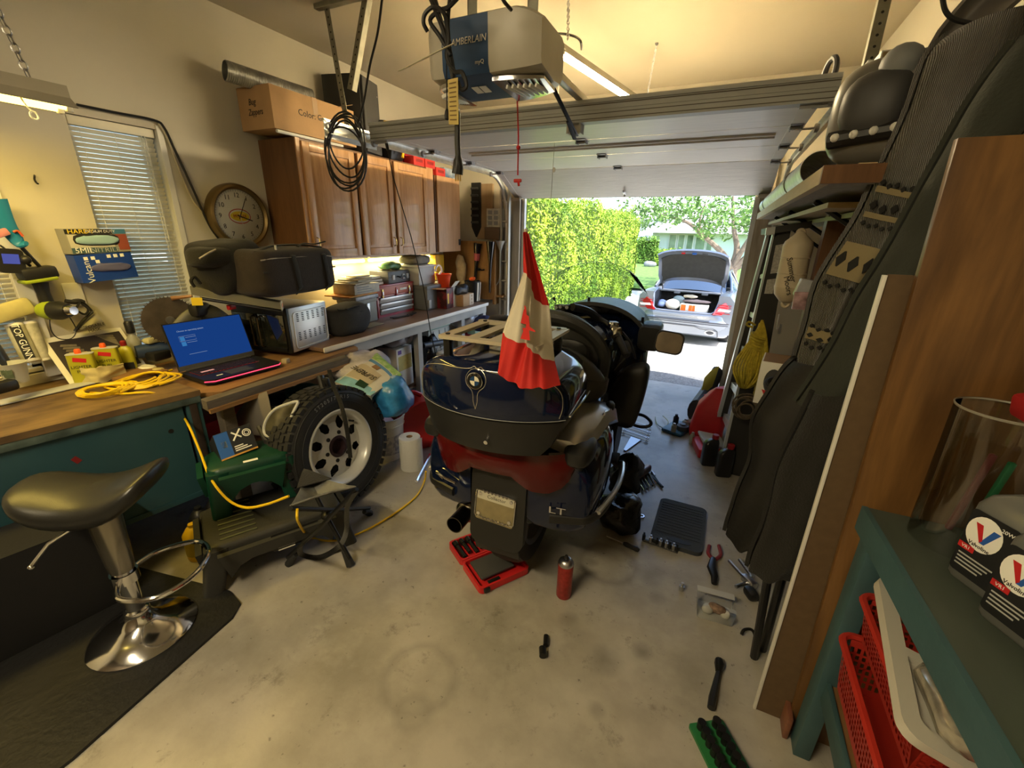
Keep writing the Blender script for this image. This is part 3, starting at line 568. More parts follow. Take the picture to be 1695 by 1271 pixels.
# farther house
h2 = thing('house','distant blue-white house with a wide grey roof seen over the hedge','house',(-12,50,0))
g = G(); g.bx((-16,48,0),(-4.5,56,3.05)); part(h2,'wall',g,mat('blue_white_siding',(.62,.70,.80),.7),world=True)
g = G(); g.add([(-17,47.2,3.0),(-3.8,47.2,3.0),(-5.5,52,4.55),(-15,52,4.55),(-17,57,3.0),(-3.8,57,3.0)],[(0,1,2,3),(3,2,5,4),(0,3,4),(1,5,2)]); part(h2,'roof',g,ROOFM,world=True)
for xx in (-8.3,-6.2):
    f = part(h2,'window',G().bx((xx,47.9,2.2),(xx + 1.1,47.99,2.9)),WPAINT,world=True); gg = G(); gg.bx((xx + .08,47.87,2.27),(xx + 1.02,47.9,2.83)); part(f,'pane',gg,HG,world=True)
g = G(); g.bx((1.8,26,-.2),(9,26.1,1.3)); solo('fence','pale wooden board fence behind the big tree','fence',g,mat('fence_wood',(.62,.52,.40),.8,var=.1,vs=3))
g = G(); g.ball((.62,18.2,-.22),(.5,.35,.12),12,8); g.jit(.06,3); solo('boulder','flat grey stone on the lawn beside the tree trunk','stone',g,mat('stone',(.25,.25,.27),.9,var=.2))
g = G(); g.ball((-3.45,24.9,.02),(.35,.25,.17),12,8); g.jit(.06,3); solo('boulder','small rounded grey stone at the end of the low hedge','stone',g,MATS['stone'])
# tree
BARK = mat('bark',(.26,.20,.15),.9,var=.3,vs=8,bump=.6,bs=25)
tr_ = thing('maple_tree','spreading street tree with forked grey-brown trunk behind the car','tree',(.55,17.2,-.3))
limbs =[[(.42,17.2,-.35),(.40,17.2,.1),(.36,17.2,.45)],[(.36,17.2,.40),(.0,17.1,.95),(-.75,17.0,1.55),(-1.3,16.9,1.95),(-2.2,16.8,2.2)],[(.36,17.2,.40),(.42,17.3,1.1),(.2,17.4,1.8),(.0,17.5,2.8)],[(.38,17.2,.40),(.85,17.1,1.0),(1.3,17.0,1.5),(2.0,17.0,2.0)],[(.38,17.2,.42),(1.0,17.3,.80),(1.9,17.3,1.2),(2.8,17.3,1.5)],[(.4,17.2,.5),(.62,17.0,1.2),(.9,16.8,1.9),(1.1,16.7,2.7)],[(-.75,17,1.55),(-.9,17.1,2.0),(-.8,17.1,2.6)],[(1.3,17,1.5),(1.25,17.1,2.0),(1.4,17,2.6)]]
g = G()
for k,l in enumerate(limbs):
    p = smooth(l,5); n = len(p); r0 =(.22,.12,.13,.10,.12,.10,.05,.05)[k]; r1 =(.19,.03,.04,.03,.05,.03,.02,.02)[k]; g.tube(p,[r0 +(r1 - r0)* i /(n - 1) for i in range(n)],9)
part(tr_,'trunk',g,BARK,world=True)
pts =[]
for i in range(9000):
    a = random.uniform(0,6.28); rr = random.random()** .5; x = .3 + 4.2 * rr * cos(a); y = 17.1 + 2.2 * rr * sin(a); zl = 1.75 + .35 * mnoise.noise(Vector((x * .9,y * .9,0)))* 2 - .25 *(abs(x - .3)/ 4.2)+(.35 if x <-1 else 0)
    z = zl + abs(random.gauss(0,.7)); p = Vector((x,y,z))
    if mnoise.noise(p * 1.3)>-.12: pts.append((p,(0,-.3,1)))
leaf_cloud('leaves',pts,.085,mat('tree_leaf',(.20,.36,.08),.6,col2=(.07,.15,.025),vs=2,thr=(.4,.6)),tr_)
# ------------------------------------------------------------------ parked sedan with open trunk
CM = Matrix.Translation(Vector((-.50,8.35,-.385)))@ Matrix.Rotation(R(-4),4,'Z')@ Matrix.Rotation(R(-3.5),4,'X')@ Matrix.Scale(.95,4)
car = thing('car','silver blue sedan parked on the driveway with its trunk open','car',M=CM)
CP = mat('car_silver',(.27,.30,.36),.28,.65,coat=.6); CDK = mat('car_dark_trim',(.05,.05,.055),.5); CIN = mat('trunk_carpet',(.035,.034,.035),.9,var=.3,vs=20)
CGL = mat('car_glass',(.03,.05,.09),.04,spec=1.,coat=.5); CRED = mat('tail_lens',(.55,.015,.02),.15,coat=.5); CLID = mat('lid_liner',(.03,.029,.027),.85,var=.15,vs=15)
def plan(hw,y0,y1,r=.30,n=8):
    p =[(hw,y1)]
    p +=[(hw - r + r * cos(R(a)),y0 + r * .55 - r * .55 * sin(R(a))) for a in [90 * i / n for i in range(n + 1)]]
    p +=[(-(hw - r)- r * cos(R(a)),y0 + r * .55 - r * .55 * sin(R(a))) for a in [90 - 90 * i / n for i in range(n + 1)]]
    return p +[(-hw,y1)]
g = G(); g.loft([[(x,y,z) for x,y in plan(hw,y0,1.0)] for z,hw,y0 in ((.17,.80,.12),(.20,.83,.07),(.34,.86,.03),(.36,.865,.012),(.44,.88,.0),(.49,.88,.03),(.51,.88,.035),(.57,.875,.045),(.60,.87,.06))]); part(car,'rear_bumper',g,CP)
g = G(); g.tube([(x * 1.004,y - .004,.455) for x,y in plan(.882,.0,.6)],.010,5); g.tube([(x * 1.004,y - .004,.415) for x,y in plan(.88,.0,.6)],.007,5); part(car,'bumper_crease',g,CDK)
pp = plan(.868,.012,.8); mid =[(-.62,-.0,.35),(-.5,-.002,.36),(.25,-.002,.36),(.36,0,.325),(.58,.012,.32),(.66,.05,.30),(.68,.06,.2)]
g = G(); g.tube(mid,.008,6); part(car,'diffuser_line',g,CDK)
for s in (-1,1):
    g = G(); q =[(s * .54 + .095 * cos(a),.03,.265 + .045 * sin(a)) for a in [2 * pi * i / 20 for i in range(20)]]; g.loft([q,[(x,y + .12,z) for x,y,z in q]],True); o = part(car,'exhaust_tip',g,CHR)
    g = G(); g.loft([[(s * .54 +(x - s * .54)* .75,.027,.265 +(z - .265)* .75) for x,y,z in q],[(s * .54 +(x - s * .54)* .75,.029,.265 +(z - .265)* .75) for x,y,z in q]]); part(o,'exhaust_bore',g,CDK)
    # quarter panel: side of the body
    prof = lambda y:[(s * .87,.25),(s * .885,.45),(s * .885,.70),(s * .87,.86),(s *(.80 if y > .3 else .78),.965 + .03 * min(y,1)),(s * .66,.985 + .03 * min(y,1)),(s * .60,.97),(s * .60,.60),(s * .70,.25)]
    g = G(); g.loft([[(x *(1 if y > .06 else .985),y,z if y > .2 else min(z,.955)) for x,z in prof(y)] for y in (.06,.12,.3,.6,.9,1.5,2.4,3.3,4.0)]+[[(x * .9,4.4,min(z,.8)) for x,z in prof(3)]]); part(car,'quarter_panel',g,CP)
    tl_ =[(s * .53,.605),(s * .80,.605),(s * .865,.68),(s * .885,.82),(s * .70,.835),(s * .60,.75)]
    g = G(); g.loft([[(x,y +(.0 if abs(x)< .8 else .07)+(.25 if abs(x)> .875 else 0),z) for x,z in tl_] for y in (.022,.12)]); o = part(car,'tail_light',g,CRED)
    g = G(); g.loft([[(x,y,z) for x,z in ((s * .60,.68),(s * .80,.675),(s * .83,.715),(s * .63,.725))] for y in (.013,.021)]); part(o,'light_strip',g,mat('tail_white',(.85,.6,.6),.2,coat=.4))
    g = G()
    for zz in (.635,.75,.785): g.loft([[(x,y,z) for x,z in ((s * .58,zz),(s * .82,zz),(s * .82,zz + .012),(s * .60,zz + .012))] for y in (.0165,.021)])
    part(o,'lens_groove',g,mat('tail_dark',(.3,.005,.01),.3),kind='stuff')
    g = G(); g.ball((s * 1.0,2.75,1.0),(.11,.09,.075),14,10,.8); g.cyl((s * .85,2.77,.97),(s * .97,2.77,.99),.025,n=8); part(car,'side_mirror',g,CP)
    g = G(); t_ =[(-.32,.105),(-.32,-.105)]; g.lathe([(.20,-.11),(.29,-.11),(.315,-.09),(.32,0),(.315,.09),(.29,.11),(.2,.11)],(s * .76,.95,.32),(1,0,0),28); w_ = part(car,'wheel',g,RUB)
    g = G(); g.lathe([(.02,-.02),(.19,-.02),(.2,.115 * 1),(.19,.10),(.05,.09)],(s * .76,.95,.32),(s,0,0),20); part(w_,'hub',g,GALV)
    g = G(); g.tube([(s * .56,.78,.98),(s * .57,.70,1.12),(s * .555,.62,1.24)],.022,6,flat=(.6,1)); part(car,'lid_hinge',g,CP if s > 0 else CDK)
g = G(); g.bx((-.61,.10,.56),(.61,1.0,.607)); part(car,'trunk_floor',g,CIN)
g = G(); g.bx((-.61,.98,.56),(.61,1.02,.95)); part(car,'trunk_back_wall',g,CIN)
g = G(); g.box((0,.84,.955),(1.20,.30,.03),bev=.01); g.box((-.25,.70,.93),(.12,.05,.05),bev=.01); g.box((.28,.70,.93),(.12,.05,.05),bev=.01); part(car,'parcel_shelf_edge',g,mat('shelf_grey',(.2,.21,.23),.5))
g = G(); g.grid(lambda u,v:((u - .5)* 2 *(.64 - .07 * v),.90 + .72 * v + .09 *(2 * u - 1)** 2 - .0,1.0 + .37 * v - .05 *(2 * u - 1)** 2),16,6,.01); part(car,'rear_window',g,CGL)
g = G(); secs =[]
for y,z,hw in ((1.58,1.375,.57),(1.9,1.43,.575),(2.4,1.445,.575),(2.9,1.40,.56),(3.1,1.36,.55)): secs.append([(hw *(2 * i / 10 - 1),y,z - .06 * abs(2 * i / 10 - 1)** 3) for i in range(11)]+[(hw *(1 - 2 * i / 10)* .97,y,z - .03 - .06 * abs(1 - 2 * i / 10)** 3) for i in range(11)])
g.loft(secs); part(car,'roof',g,CP)
for s in (-1,1):
    g = G(); g.add([(s * .80,1.0,.98),(s * .82,3.2,.98),(s * .59,3.0,1.35),(s * .60,1.65,1.37),(s * .72,.97,1.02)],[(0,1,2,3),(0,3,4)]); part(car,'side_window',g,CGL)
    g = G(); g.tube([(s * .74,.92,1.0),(s * .685,1.3,1.2),(s * .60,1.62,1.355)],.05,8,flat=(.5,1)); g.tube([(s * .60,1.62,1.375),(s * .61,2.3,1.42),(s * .60,3.0,1.37),(s * .8,3.5,1.0)],.022,6); part(car,'pillar',g,CP)
g = G(); g.add([(-.8,3.5,.98),(.8,3.5,.98),(.56,3.0,1.37),(-.56,3.0,1.37)],[(0,1,2,3)]); part(car,'windscreen',g,CGL)
g = G(); g.add([(-.86,3.4,.98),(.86,3.4,.98),(.8,4.4,.82),(-.8,4.4,.82),(-.8,4.45,.3),(.8,4.45,.3)],[(0,1,2,3),(3,2,5,4)]); part(car,'hood',g,CP)
# open trunk lid, seen from below
lid =[(.66,1.20),(.56,1.36),(.46,1.54),(.38,1.66),(.24,1.735),(.12,1.765)]
def lidp(off,k): return lambda u,v:((u - .5)* 2 *(.655 -(.03 if v < .2 else 0)- .05 * max(0,v - .6))* k,*(lambda i,f:(lid[i][0]+(lid[i + 1][0]- lid[i][0])* f + .07 *(2 * u - 1)** 2 *(1 - v)+ off,lid[i][1]+(lid[i + 1][1]- lid[i][1])* f - .06 *(2 * u - 1)** 2 - .05 * abs(2 * u - 1)** 6))(min(4,int(v * 5)),v * 5 - min(4,int(v * 5))))
g = G(); g.grid(lidp(0,1),16,10,-.03); ld = part(car,'trunk_lid',g,CP)
def linerf(u,v): p = Vector(lidp(-.05,.88)(u,.06 + v * .60)); return p + Vector((0,-.012,-.004))
g = G(); g.grid(linerf,12,8,.008); part(ld,'lid_liner',g,CLID)
g = G()
for x in (-.22,.2): g.tube([(x,.50,1.40),(x,.42,1.54),(x + .005,.385,1.58)],.013,6)
part(ld,'liner_rib',g,CDK)
g = G(); g.box((-.18,.245,1.69),(.07,.03,.03),(R(-30),0,0),.008); part(ld,'lid_pull_handle',g,CRED)
g = G(); g.box((.02,.25,1.69),(.08,.03,.04),(R(-30),0,0),.008); part(ld,'lid_lock',g,BINK)
g = G(); g.box((.21,.25,1.69),(.10,.015,.02),(R(-30),0,0),.005); part(ld,'lid_slot',g,CDK)
g = G(); g.tube([(-.60,.50,1.0),(-.61,.2,.93),(-.56,.07,.66),(-.50,.052,.618),(0,.047,.61),(.50,.052,.618),(.56,.07,.66),(.61,.2,.93),(.60,.5,1.0)],.014,6); part(car,'trunk_seal',g,CP)
g = G(); g.bx((-.5,.0,.485),(.5,.03,.495)); part(car,'bumper_shelf',g,CP)
# things lying in the trunk
def crumple(name,label,cat,c,r,m,amp=.02,sc=9,**k):
    g = G(); g.ball((0,0,0),r,18,12,.75); g.jit(amp,sc,c[0]* 3); g.v =[CM @(v + Vector(c)) for v in g.v]; return solo(name,label,cat,g,m,**k)
crumple('shopping_bag','white plastic shopping bag in the car trunk','bag',(-.24,.28,.715),(.13,.11,.10),mat('white_bag',(.85,.83,.75),.5))
crumple('shopping_bag','blue and white plastic bag at the left of the car trunk','bag',(-.46,.42,.70),(.09,.12,.08),mat('blue_bag',(.25,.35,.6),.5))
crumple('storage_tub','grey green tub behind the white bag in the car trunk','tub',(-.18,.56,.745),(.12,.10,.13),mat('tub_green',(.28,.36,.36),.5),.006)
g = G(); g.box((.17,.28,.68),(.50,.22,.14),bev=.006); g.v =[CM @ v for v in g.v]; bxc = solo('carton','orange and white printed carton in the car trunk','box',g,[mat('carton_white',(.82,.78,.7),.6)])
g = G()
for x,w_,c in ((-.19,.09,0),(-.06,.06,0),(.0,.05,0)): g.box((.17 + x,.1685,.68),(w_,.002,.11))
part(bxc,'orange_print',g,ORG).location =-bxc.location; bxc.children[0].data.transform(CM)
crumple('duffel','dark grey folded bag on the orange carton in the car trunk','bag',(.18,.36,.80),(.26,.12,.03),mat('grey_cloth',(.10,.08,.09),.9),.012)
crumple('gloves','pair of pale work gloves on top of the pile in the car trunk','gloves',(.06,.36,.885),(.13,.05,.035),mat('glove_tan',(.42,.38,.3),.8),.02,14)
# ------------------------------------------------------------------ touring motorcycle
BM = Matrix.Translation(Vector((-.655,1.13,0)))@ Matrix.Rotation(R(2),4,'Z')
mc = thing('motorcycle','dark blue touring motorcycle with top case, seen from behind on the garage floor','motorcycle',M=BM)
BLUE = mat('bike_blue',(.004,.009,.034),.10,.1,coat=.5,spec=.4); BLK2 = mat('bike_black_plastic',(.014,.014,.014),.38,bump=.04,bs=400); PADM = mat('pad_vinyl',(.018,.018,.017),.42,bump=.12,bs=260)
SILV = mat('bike_silver',(.50,.49,.46),.3,.75,coat=.3); TAIL = mat('bike_tail_red',(.075,.004,.004),.16,spec=.5); GOLD = mat('pinstripe',(.55,.50,.38),.3,.6)
TIRE = mat('tire_rubber',(.016,.016,.017),.65,bump=.1,bs=150)
def case_plan(hw,ur,uf,n=12,bow=.10,rc=.05):
    pts =[]
    for i in range(2 * n + 1):
        v =-hw + 2 * hw * i /(2 * n); pts.append((v *(.985 if i in (0,2 * n) else 1),ur + bow *(abs(v)/ .28)** 2.2))
    pts +=[(hw,ur + bow *(hw / .28)** 2.2 + .03),(hw * .995,uf - .10),(hw * .93,uf - .02),(hw * .75,uf),(-hw * .75,uf),(-hw * .93,uf - .02),(-hw * .995,uf - .10),(-hw,ur + bow *(hw / .28)** 2.2 + .03)]
    return pts
LIDS =[(.918,.279,.004,.45),(.925,.284,.0,.455),(.955,.287,-.002,.455),(1.0,.281,-.002,.45),(1.035,.264,.0,.445),(1.06,.238,.004,.435),(1.08,.205,.010,.42),(1.095,.165,.020,.40),(1.103,.11,.04,.36),(1.106,.05,.07,.30)]
g = G(); g.loft([[(v,u,w_) for v,u in case_plan(hw,ur,uf)] for w_,hw,ur,uf in LIDS]); lidc = part(mc,'top_case_lid',g,BLUE,ang=50)
g = G(); g.loft([[(v,u,w_) for v,u in case_plan(hw,ur,uf)] for w_,hw,ur,uf in ((.772,.185,.060,.40),(.780,.205,.035,.42),(.815,.235,.020,.44),(.87,.262,.012,.445),(.905,.275,.004,.45),(.912,.277,.004,.45))]); boxc = part(mc,'top_case_box',g,BLK2)
g = G(); g.loft([[(v * .985,u + .003,w_) for v,u in case_plan(.279,.004,.45)] for w_ in (.910,.920)]); part(boxc,'lid_seal',g,BLKM)
def rear(v,w_,off=0.):
    for (w0,h0,r0,f0),(w1,h1,r1,f1) in zip(LIDS[1:],LIDS[2:]):
        if w0 <= w_ <= w1: k =(w_ - w0)/(w1 - w0); return Vector((v,r0 +(r1 - r0)* k + .10 *(abs(v)/ .28)** 2.2 - off,w_))
    return Vector((v,.10 *(abs(v)/ .28)** 2.2 - off,w_))
def stripe(pts,r=.0011): g = G(); g.tube([rear(v,w_,.0006) for v,w_ in pts],r,5); return g
sp = lambda l:[(p.x,p.y) for p in smooth([(a,b,0) for a,b in l],5)]
LP_ = sp([(-.262,.93),(-.270,.97),(-.262,1.02),(-.225,1.055),(-.15,1.075),(-.08,1.078),(-.03,1.082),(-.012,1.090),(0,1.083)])
for s in (-1,1):
    part(lidc,'pinstripe',stripe([(s * a,b) for a,b in LP_]),GOLD)
    part(lidc,'pinstripe',stripe([(s * a,b) for a,b in sp([(0,1.086),(.022,1.078),(.036,1.056),(.032,1.032),(.014,1.014),(.008,.998),(.007,.975),(0,.95)])]),GOLD)
g = G(); g.tube([Vector((v,u - .0015,.9215)) for v,u in case_plan(.284,.0,.455)[:25]],.0016,5); part(lidc,'trim_line',g,GRY)
em = part(lidc,'emblem',G().lathe([(.0285,0),(.0285,.004),(.026,.005),(.001,.005)],(0,-.0,1.048),(0,-1,0),32),BLKM)
g = G(); g.lathe([(.0262,.0052),(.0285,.0056),(.0285,.003)],(0,0,1.048),(0,-1,0),32,cap=False); part(em,'ring',g,CHR)
for q in range(4):
    g = G(); c =[(.0165 * cos(R(90 * q + 9 * i)),.0165 * sin(R(90 * q + 9 * i))) for i in range(11)]; g.prism([(0,0)]+ c,0,.0008,frame((0,-.0052,1.048),(1,0,0),(0,0,1))); o = part(em,'quadrant',g,mat('emblem_white',(.72,.68,.55),.3) if q in (0,2) else mat('emblem_blue',(.012,.05,.14),.3))
for ch,a in (('B',128),('M',90),('W',52)): text(em,ch,.011,frame((.0215 * cos(R(a)),-.0056,1.048 + .0215 * sin(R(a))),(sin(R(a)),0,-cos(R(a))),(cos(R(a)),0,sin(R(a)))),CHR)
g = G(); g.prism([(-.05,.878),(.058,.878),(.068,.812),(-.042,.812)],0,.006,frame((0,.004,0),(1,0,0),(0,.25,1))); part(boxc,'latch_panel',g,BLKM).location =(0,-.004,0)
g = G(); g.cyl((.035,.018,.834),(.035,.002,.832),.0075,n=16); part(boxc,'lock',g,CHR)
# side of lid: chrome-like trim bars on the right side of the case
for s in (-1,1):
    g = G(); g.tube([(s * .285,.13,.925),(s * .289,.28,.925),(s * .286,.40,.925)],.004,6); part(boxc,'side_trim',g,CHR)
# tail light strip and tail body
def tl_lo(v):
    a = abs(v); t =[(0,.668),(.085,.664),(.115,.635),(.145,.605),(.20,.592),(.24,.612),(.262,.65),(.272,.69)]
    for (x0,y0),(x1,y1) in zip(t,t[1:]):
        if x0 <= a <= x1: return y0 +(y1 - y0)*(a - x0)/(x1 - x0)
    return .69
g = G(); g.grid(lambda a,b:((a - .5)* .544,.13 + .10 *(abs(a - .5)* 2)** 2 - .012 * sin(pi * b),tl_lo((a - .5)* .544)+(.742 - tl_lo((a - .5)* .544))* b),32,6,-.03); part(mc,'tail_light',g,TAIL)
g = G(); secs =[]
for u,hw,z0,z1 in ((.165,.25,.60,.75),(.25,.31,.58,.79),(.45,.33,.55,.80),(.75,.30,.5,.80),(1.0,.24,.5,.80)): secs.append([(v,u + .10 *(v / .27)** 2 *(1 if u < .2 else .3),w_) for v,w_ in rpoly(2 * hw,z1 - z0,.05,4,0,(z0 + z1)/ 2)])
g.loft(secs); part(mc,'tail_body',g,BLUE)
# saddle bags
def bag(s):
    g = G(); secs =[]
    base =[(.125,.42),(.15,.395),(.22,.385),(.30,.385),(.345,.41),(.362,.46),(.366,.54),(.358,.62),(.335,.675),(.29,.705),(.22,.715),(.13,.715)]
    for u,k,dw,sh in ((.178,.86,.0,.0),(.190,.95,.0,.0),(.215,1.0,0,.0),(.32,1.05,.01,.004),(.45,1.10,.02,.0),(.58,1.11,.02,-.01),(.70,1.07,.0,-.02),(.77,.98,-.02,-.03),(.80,.88,-.04,-.03)):
        c =(.2,.55); secs.append([(s *((.125 if v < .14 else (c[0]+(v - c[0])* k))+ sh),u + .05 *(v / .36)** 2 *(1 if u < .3 else .3),c[1]+(w_ - c[1])*(k if u < .3 or u > .6 else 1.03)+ dw) for v,w_ in base])
    g.loft(secs); b = part(mc,'saddle_bag',g,BLUE,ang=45)
    g = G(); P_ =[(s * .215,.196,.452),(s * .30,.222,.452),(s * .355,.245,.455),(s * .392,.32,.455),(s * .412,.45,.455),(s * .415,.60,.45),(s * .40,.72,.44)]
    g.tube(smooth(P_,4),.016,8,flat=(.6,1.3)); part(b,'bumper_strip',g,BLK2)
    g = G(); g.tube(smooth([(s * .385,.28,.475),(s * .418,.45,.478),(s * .422,.60,.475),(s * .405,.74,.46)],4),.012,8,flat=(1,.8)); part(b,'bumper_cap',g,SILV)
    return b
bR,bL = bag(1),bag(-1)
text(bR,'LT',.042,frame((.245,.190,.50),(1,.12,0),(0,0,1)),CHR,.002,sx=1.5)
g = G(); g.tube([(-.305,.205,.522),(-.275,.198,.518),(-.255,.195,.512),(-.20,.188,.505)],.005,6,flat=(1,1.4)); g.tube([(-.285,.200,.512),(-.265,.196,.503)],.004,6); part(bL,'chrome_emblem',g,CHR)
for s in (-1,1):
    g = G(); g.ball((s * .30,.27,.735),(.055,.10,.045),14,8,.7); part(mc,'tail_corner',g,BLK2); g = G(); g.tube([(s * .322,.236,.42),(s * .338,.245,.50),(s * .336,.243,.60),(s * .318,.235,.68)],.003,5); part(bR if s > 0 else bL,'lid_seam',g,INK)
for s in (-1,1): # silver side covers with a grip hollow
    g = G(); secs =[]
    for u,w_,v,h in ((.22,.775,.290,.03),(.28,.79,.30,.04),(.38,.805,.315,.05),(.50,.82,.325,.055),(.60,.80,.335,.06),(.68,.765,.335,.07)): secs.append([(s *(v - .10),u,w_ + .01),(s *(v - .02),u,w_ + .012),(s *(v + .02),u,w_ - .008),(s *(v + .035),u,w_ - h),(s *(v - .0),u,w_ - h - .02),(s *(v - .1),u,w_ - h)])
    g.loft(secs); c = part(mc,'side_cover',g,SILV)
    g = G(); g.ball((s * .338,.60,.795),(.022,.042,.024),12,8); part(c,'grip_hollow',g,BLKM)
    g = G(); g.box((s * .337,.475,.808),(.012,.045,.03),(0,R(s * 30),0),.006); part(c,'button',g,CHR)
# plate flap, plate, exhaust
g = G(); g.prism([(x,y) for x,y in rpoly(.235,.36,.05,5,.008,.46)],0,.03,frame((0,.215,.0),(1,0,0),(0,.10,1))); part(mc,'mud_flap',g,BLK2).location =(0,-.072,0)
PF = frame((0,.156,.465),(1,0,0),(0,.10,1))@ Matrix.Rotation(R(-2.5),4,'Z')
pl_ = part(mc,'licence_plate',G().prism(rpoly(.165,.118,.008,3,0,-.012),0,.002,PF),mat('plate_tan',(.23,.19,.10),.5,var=.12,vs=30))
g = G(); g.prism(rpoly(.160,.034,.004,3,0,.038),.0022,.0028,PF); part(pl_,'plate_band',g,mat('plate_white',(.50,.48,.38),.5))
text(pl_,'Collector',.021,PF @ Matrix.Translation((.004,.038,.0032)),mat('plate_ink',(.04,.035,.03),.5))
g = G()
fr = rpoly(.172,.118,.01,3,0,.0); g.tube([PF @ Vector((x,y,.004)) for x,y in fr],.0022,5,True)
for e in (-1,1):
    for i in range(15): x =-.055 + i * .0079; g.ball(PF @ Vector((x,e * .0585 + .0025 *(-1)** i,.005)),.0042,6,4)
part(pl_,'plate_frame',g,CHR)
for sx in (-1,1):
    for sy in (-1,1): g = G(); g.cyl(PF @ Vector((sx * .068,sy * .044,.002)),PF @ Vector((sx * .068,sy * .044,.008)),.0085,.007,12); part(pl_,'bolt',g,CHR)
g = G(); g.lathe([(.03,.42),(.055,.38),(.06,.1),(.052,.05),(.040,.04)],(-.185,.20,.325),(0,1,-.03),24); ex = part(mc,'exhaust',g,mat('exhaust_steel',(.36,.33,.27),.25,1.))
g = G(); g.lathe([(.036,.06),(.037,-.055),(.033,-.055),(.032,.03)],(-.185,.20,.325),(0,1,-.03),24,cap=False); part(ex,'tip',g,mat('tip_steel',(.12,.11,.10),.25,1.));
g = G(); g.lathe([(.032,.01),(.001,.011)],(-.185,.20,.325),(0,1,-.03),20); part(ex,'bore',g,BLKM)
# wheels
def wheel(u,r,wd,name):
    g = G(); pr =[(r * .70,-wd * .46),(r * .82,-wd * .5),(r * .93,-wd * .46),(r * .985,-wd * .28),(r,0),(r * .985,wd * .28),(r * .93,wd * .46),(r * .82,wd * .5),(r * .70,wd * .46)]
    g.lathe(pr,(0,u,r + .012),(1,0,0),48,cap=False); w_ = part(mc,name,g,TIRE)
    g = G(); g.lathe([(r * .71,-wd * .47),(r * .64,-wd * .42),(r * .62,0),(r * .64,wd * .42),(r * .71,wd * .47)],(0,u,r + .012),(1,0,0),40,cap=False); g.lathe([(.05,-.07),(.06,-.05),(.06,.05),(.05,.07)],(0,u,r + .012),(1,0,0),20)
    for k in range(5): a = 2 * pi * k / 5 + .3; g.cyl((.02,u + .05 * cos(a),r + .012 + .05 * sin(a)),(.03,u + r * .64 * cos(a),r + .012 + r * .64 * sin(a)),.022,.028,8)
    part(w_,'rim',g,mat('rim_grey',(.22,.22,.22),.35,.8))
    g = G(); g.lathe([(.08,.05),(.14,.05),(.14,.056),(.08,.056)],(0,u,r + .012),(1,0,0),28); part(w_,'brake_disc',g,STL)
wheel(.50,.322,.17,'rear_wheel'); wheel(2.17,.31,.12,'front_wheel')
g = G(); g.grid(lambda a,b:((b - .5)* .20,.50 - .333 * cos(R(-20 + 110 * a)),.334 + .333 * sin(R(-20 + 110 * a))),12,4,.006); part(mc,'rear_fender',g,BLK2)
# backrests and seat
def pad(c,r,bend,arch,e=.62,m=PADM,name='backrest',lean=0.):
    g = G(); g.ball((0,0,0),r,28,16,e)
    for i,p in enumerate(g.v):
        v,u,w_ = p; g.v[i]= Vector((c[0]+ v,c[1]+ u + bend * v * v + lean * w_,c[2]+ w_ - arch * v * v *(1 if w_ > 0 else .3)))
    return part(mc,name,g,m,ang=60)
pad((.0,.485,.955),(.325,.055,.135),1.0,1.15,.62,mat('pad_grey',(.045,.044,.041),.40,bump=.1,bs=260),'backrest')
p2 = pad((.015,.70,1.01),(.275,.03,.165),.45,1.2,.6)
g = G(); ac =[(.015 + .265 * cos(R(a)),.67 + .45 *(.265 * cos(R(a)))** 2,.93 + .215 * sin(R(a))** .85) for a in range(8,173,6)]
g.tube([(ac[0][0]- .01,ac[0][1],.85)]+ ac +[(ac[-1][0]+ .01,ac[-1][1],.85)],.030,10,flat=(1,1)); part(p2,'rim_roll',g,PADM)
g = G(); g.ball((.06,.655,.97),(.16,.012,.09),14,8,.5); part(p2,'back_pocket',g,BLK2)
g = G(); g.ball((0,.62,.82),(.20,.26,.06),20,10,.6); part(mc,'passenger_seat',g,PADM)
g = G(); g.ball((0,.95,.79),(.19,.22,.06),20,10,.6); part(mc,'rider_seat',g,PADM)
# tank and fairing
g = G(); g.ball((0,1.28,.87),(.27,.36,.17),24,14,.7); part(mc,'tank',g,BLUE)
g = G(); g.box((0,1.5,.96),(.42,.22,.10),(R(18),0,0),.03); part(mc,'console',g,BLUE)
g = G(); secs =[]
for u,hw,z0,z1 in ((1.18,.30,.42,.80),(1.30,.385,.40,.90),(1.45,.40,.40,1.0),(1.65,.37,.38,1.0),(1.95,.30,.42,.98),(2.2,.18,.5,.88),(2.32,.06,.6,.78)):
    secs.append([(v,u,w_) for v,w_ in rpoly(2 * hw,z1 - z0,min(hw * .9,.12),5,0,(z0 + z1)/ 2)])
g.loft(secs); fa = part(mc,'fairing',g,BLUE)
def arch(t,hw,zt,zb): a = R(180 * t); return (-hw * cos(a)*(1 if abs(cos(a))< 1 else 1),zb +(zt - zb)* sin(a)** .75)
g = G(); g.grid(lambda t,k:(lambda p:(p[0]+ .07,1.36 + .40 * k,p[1]))(arch(t,.325 - .02 * k,1.125 - .02 * k,.86)),26,4,.022); part(mc,'dash_hood',g,BLK2)
g = G(); a_ =[arch(i / 24,.31,1.105,.86) for i in range(25)]; g.loft([[(x + .07,1.60,z) for x,z in a_],[(x + .07,1.615,z) for x,z in a_]]); da = part(mc,'dash_panel',g,BLK2)
for x,r in ((-.11,.055),(.02,.065),(.15,.055)):
    g = G(); g.lathe([(r,0),(r,.02),(r * .9,.022),(r * .88,.006),(.001,.005)],(x,1.60,1.0),(0,-1,.3),24); ga = part(da,'gauge',g,BLKM)
    g = G(); g.tube([(x,1.585,1.003),(x + r * .6,1.578,1.03)],.0018,4); part(ga,'needle',g,WINK)
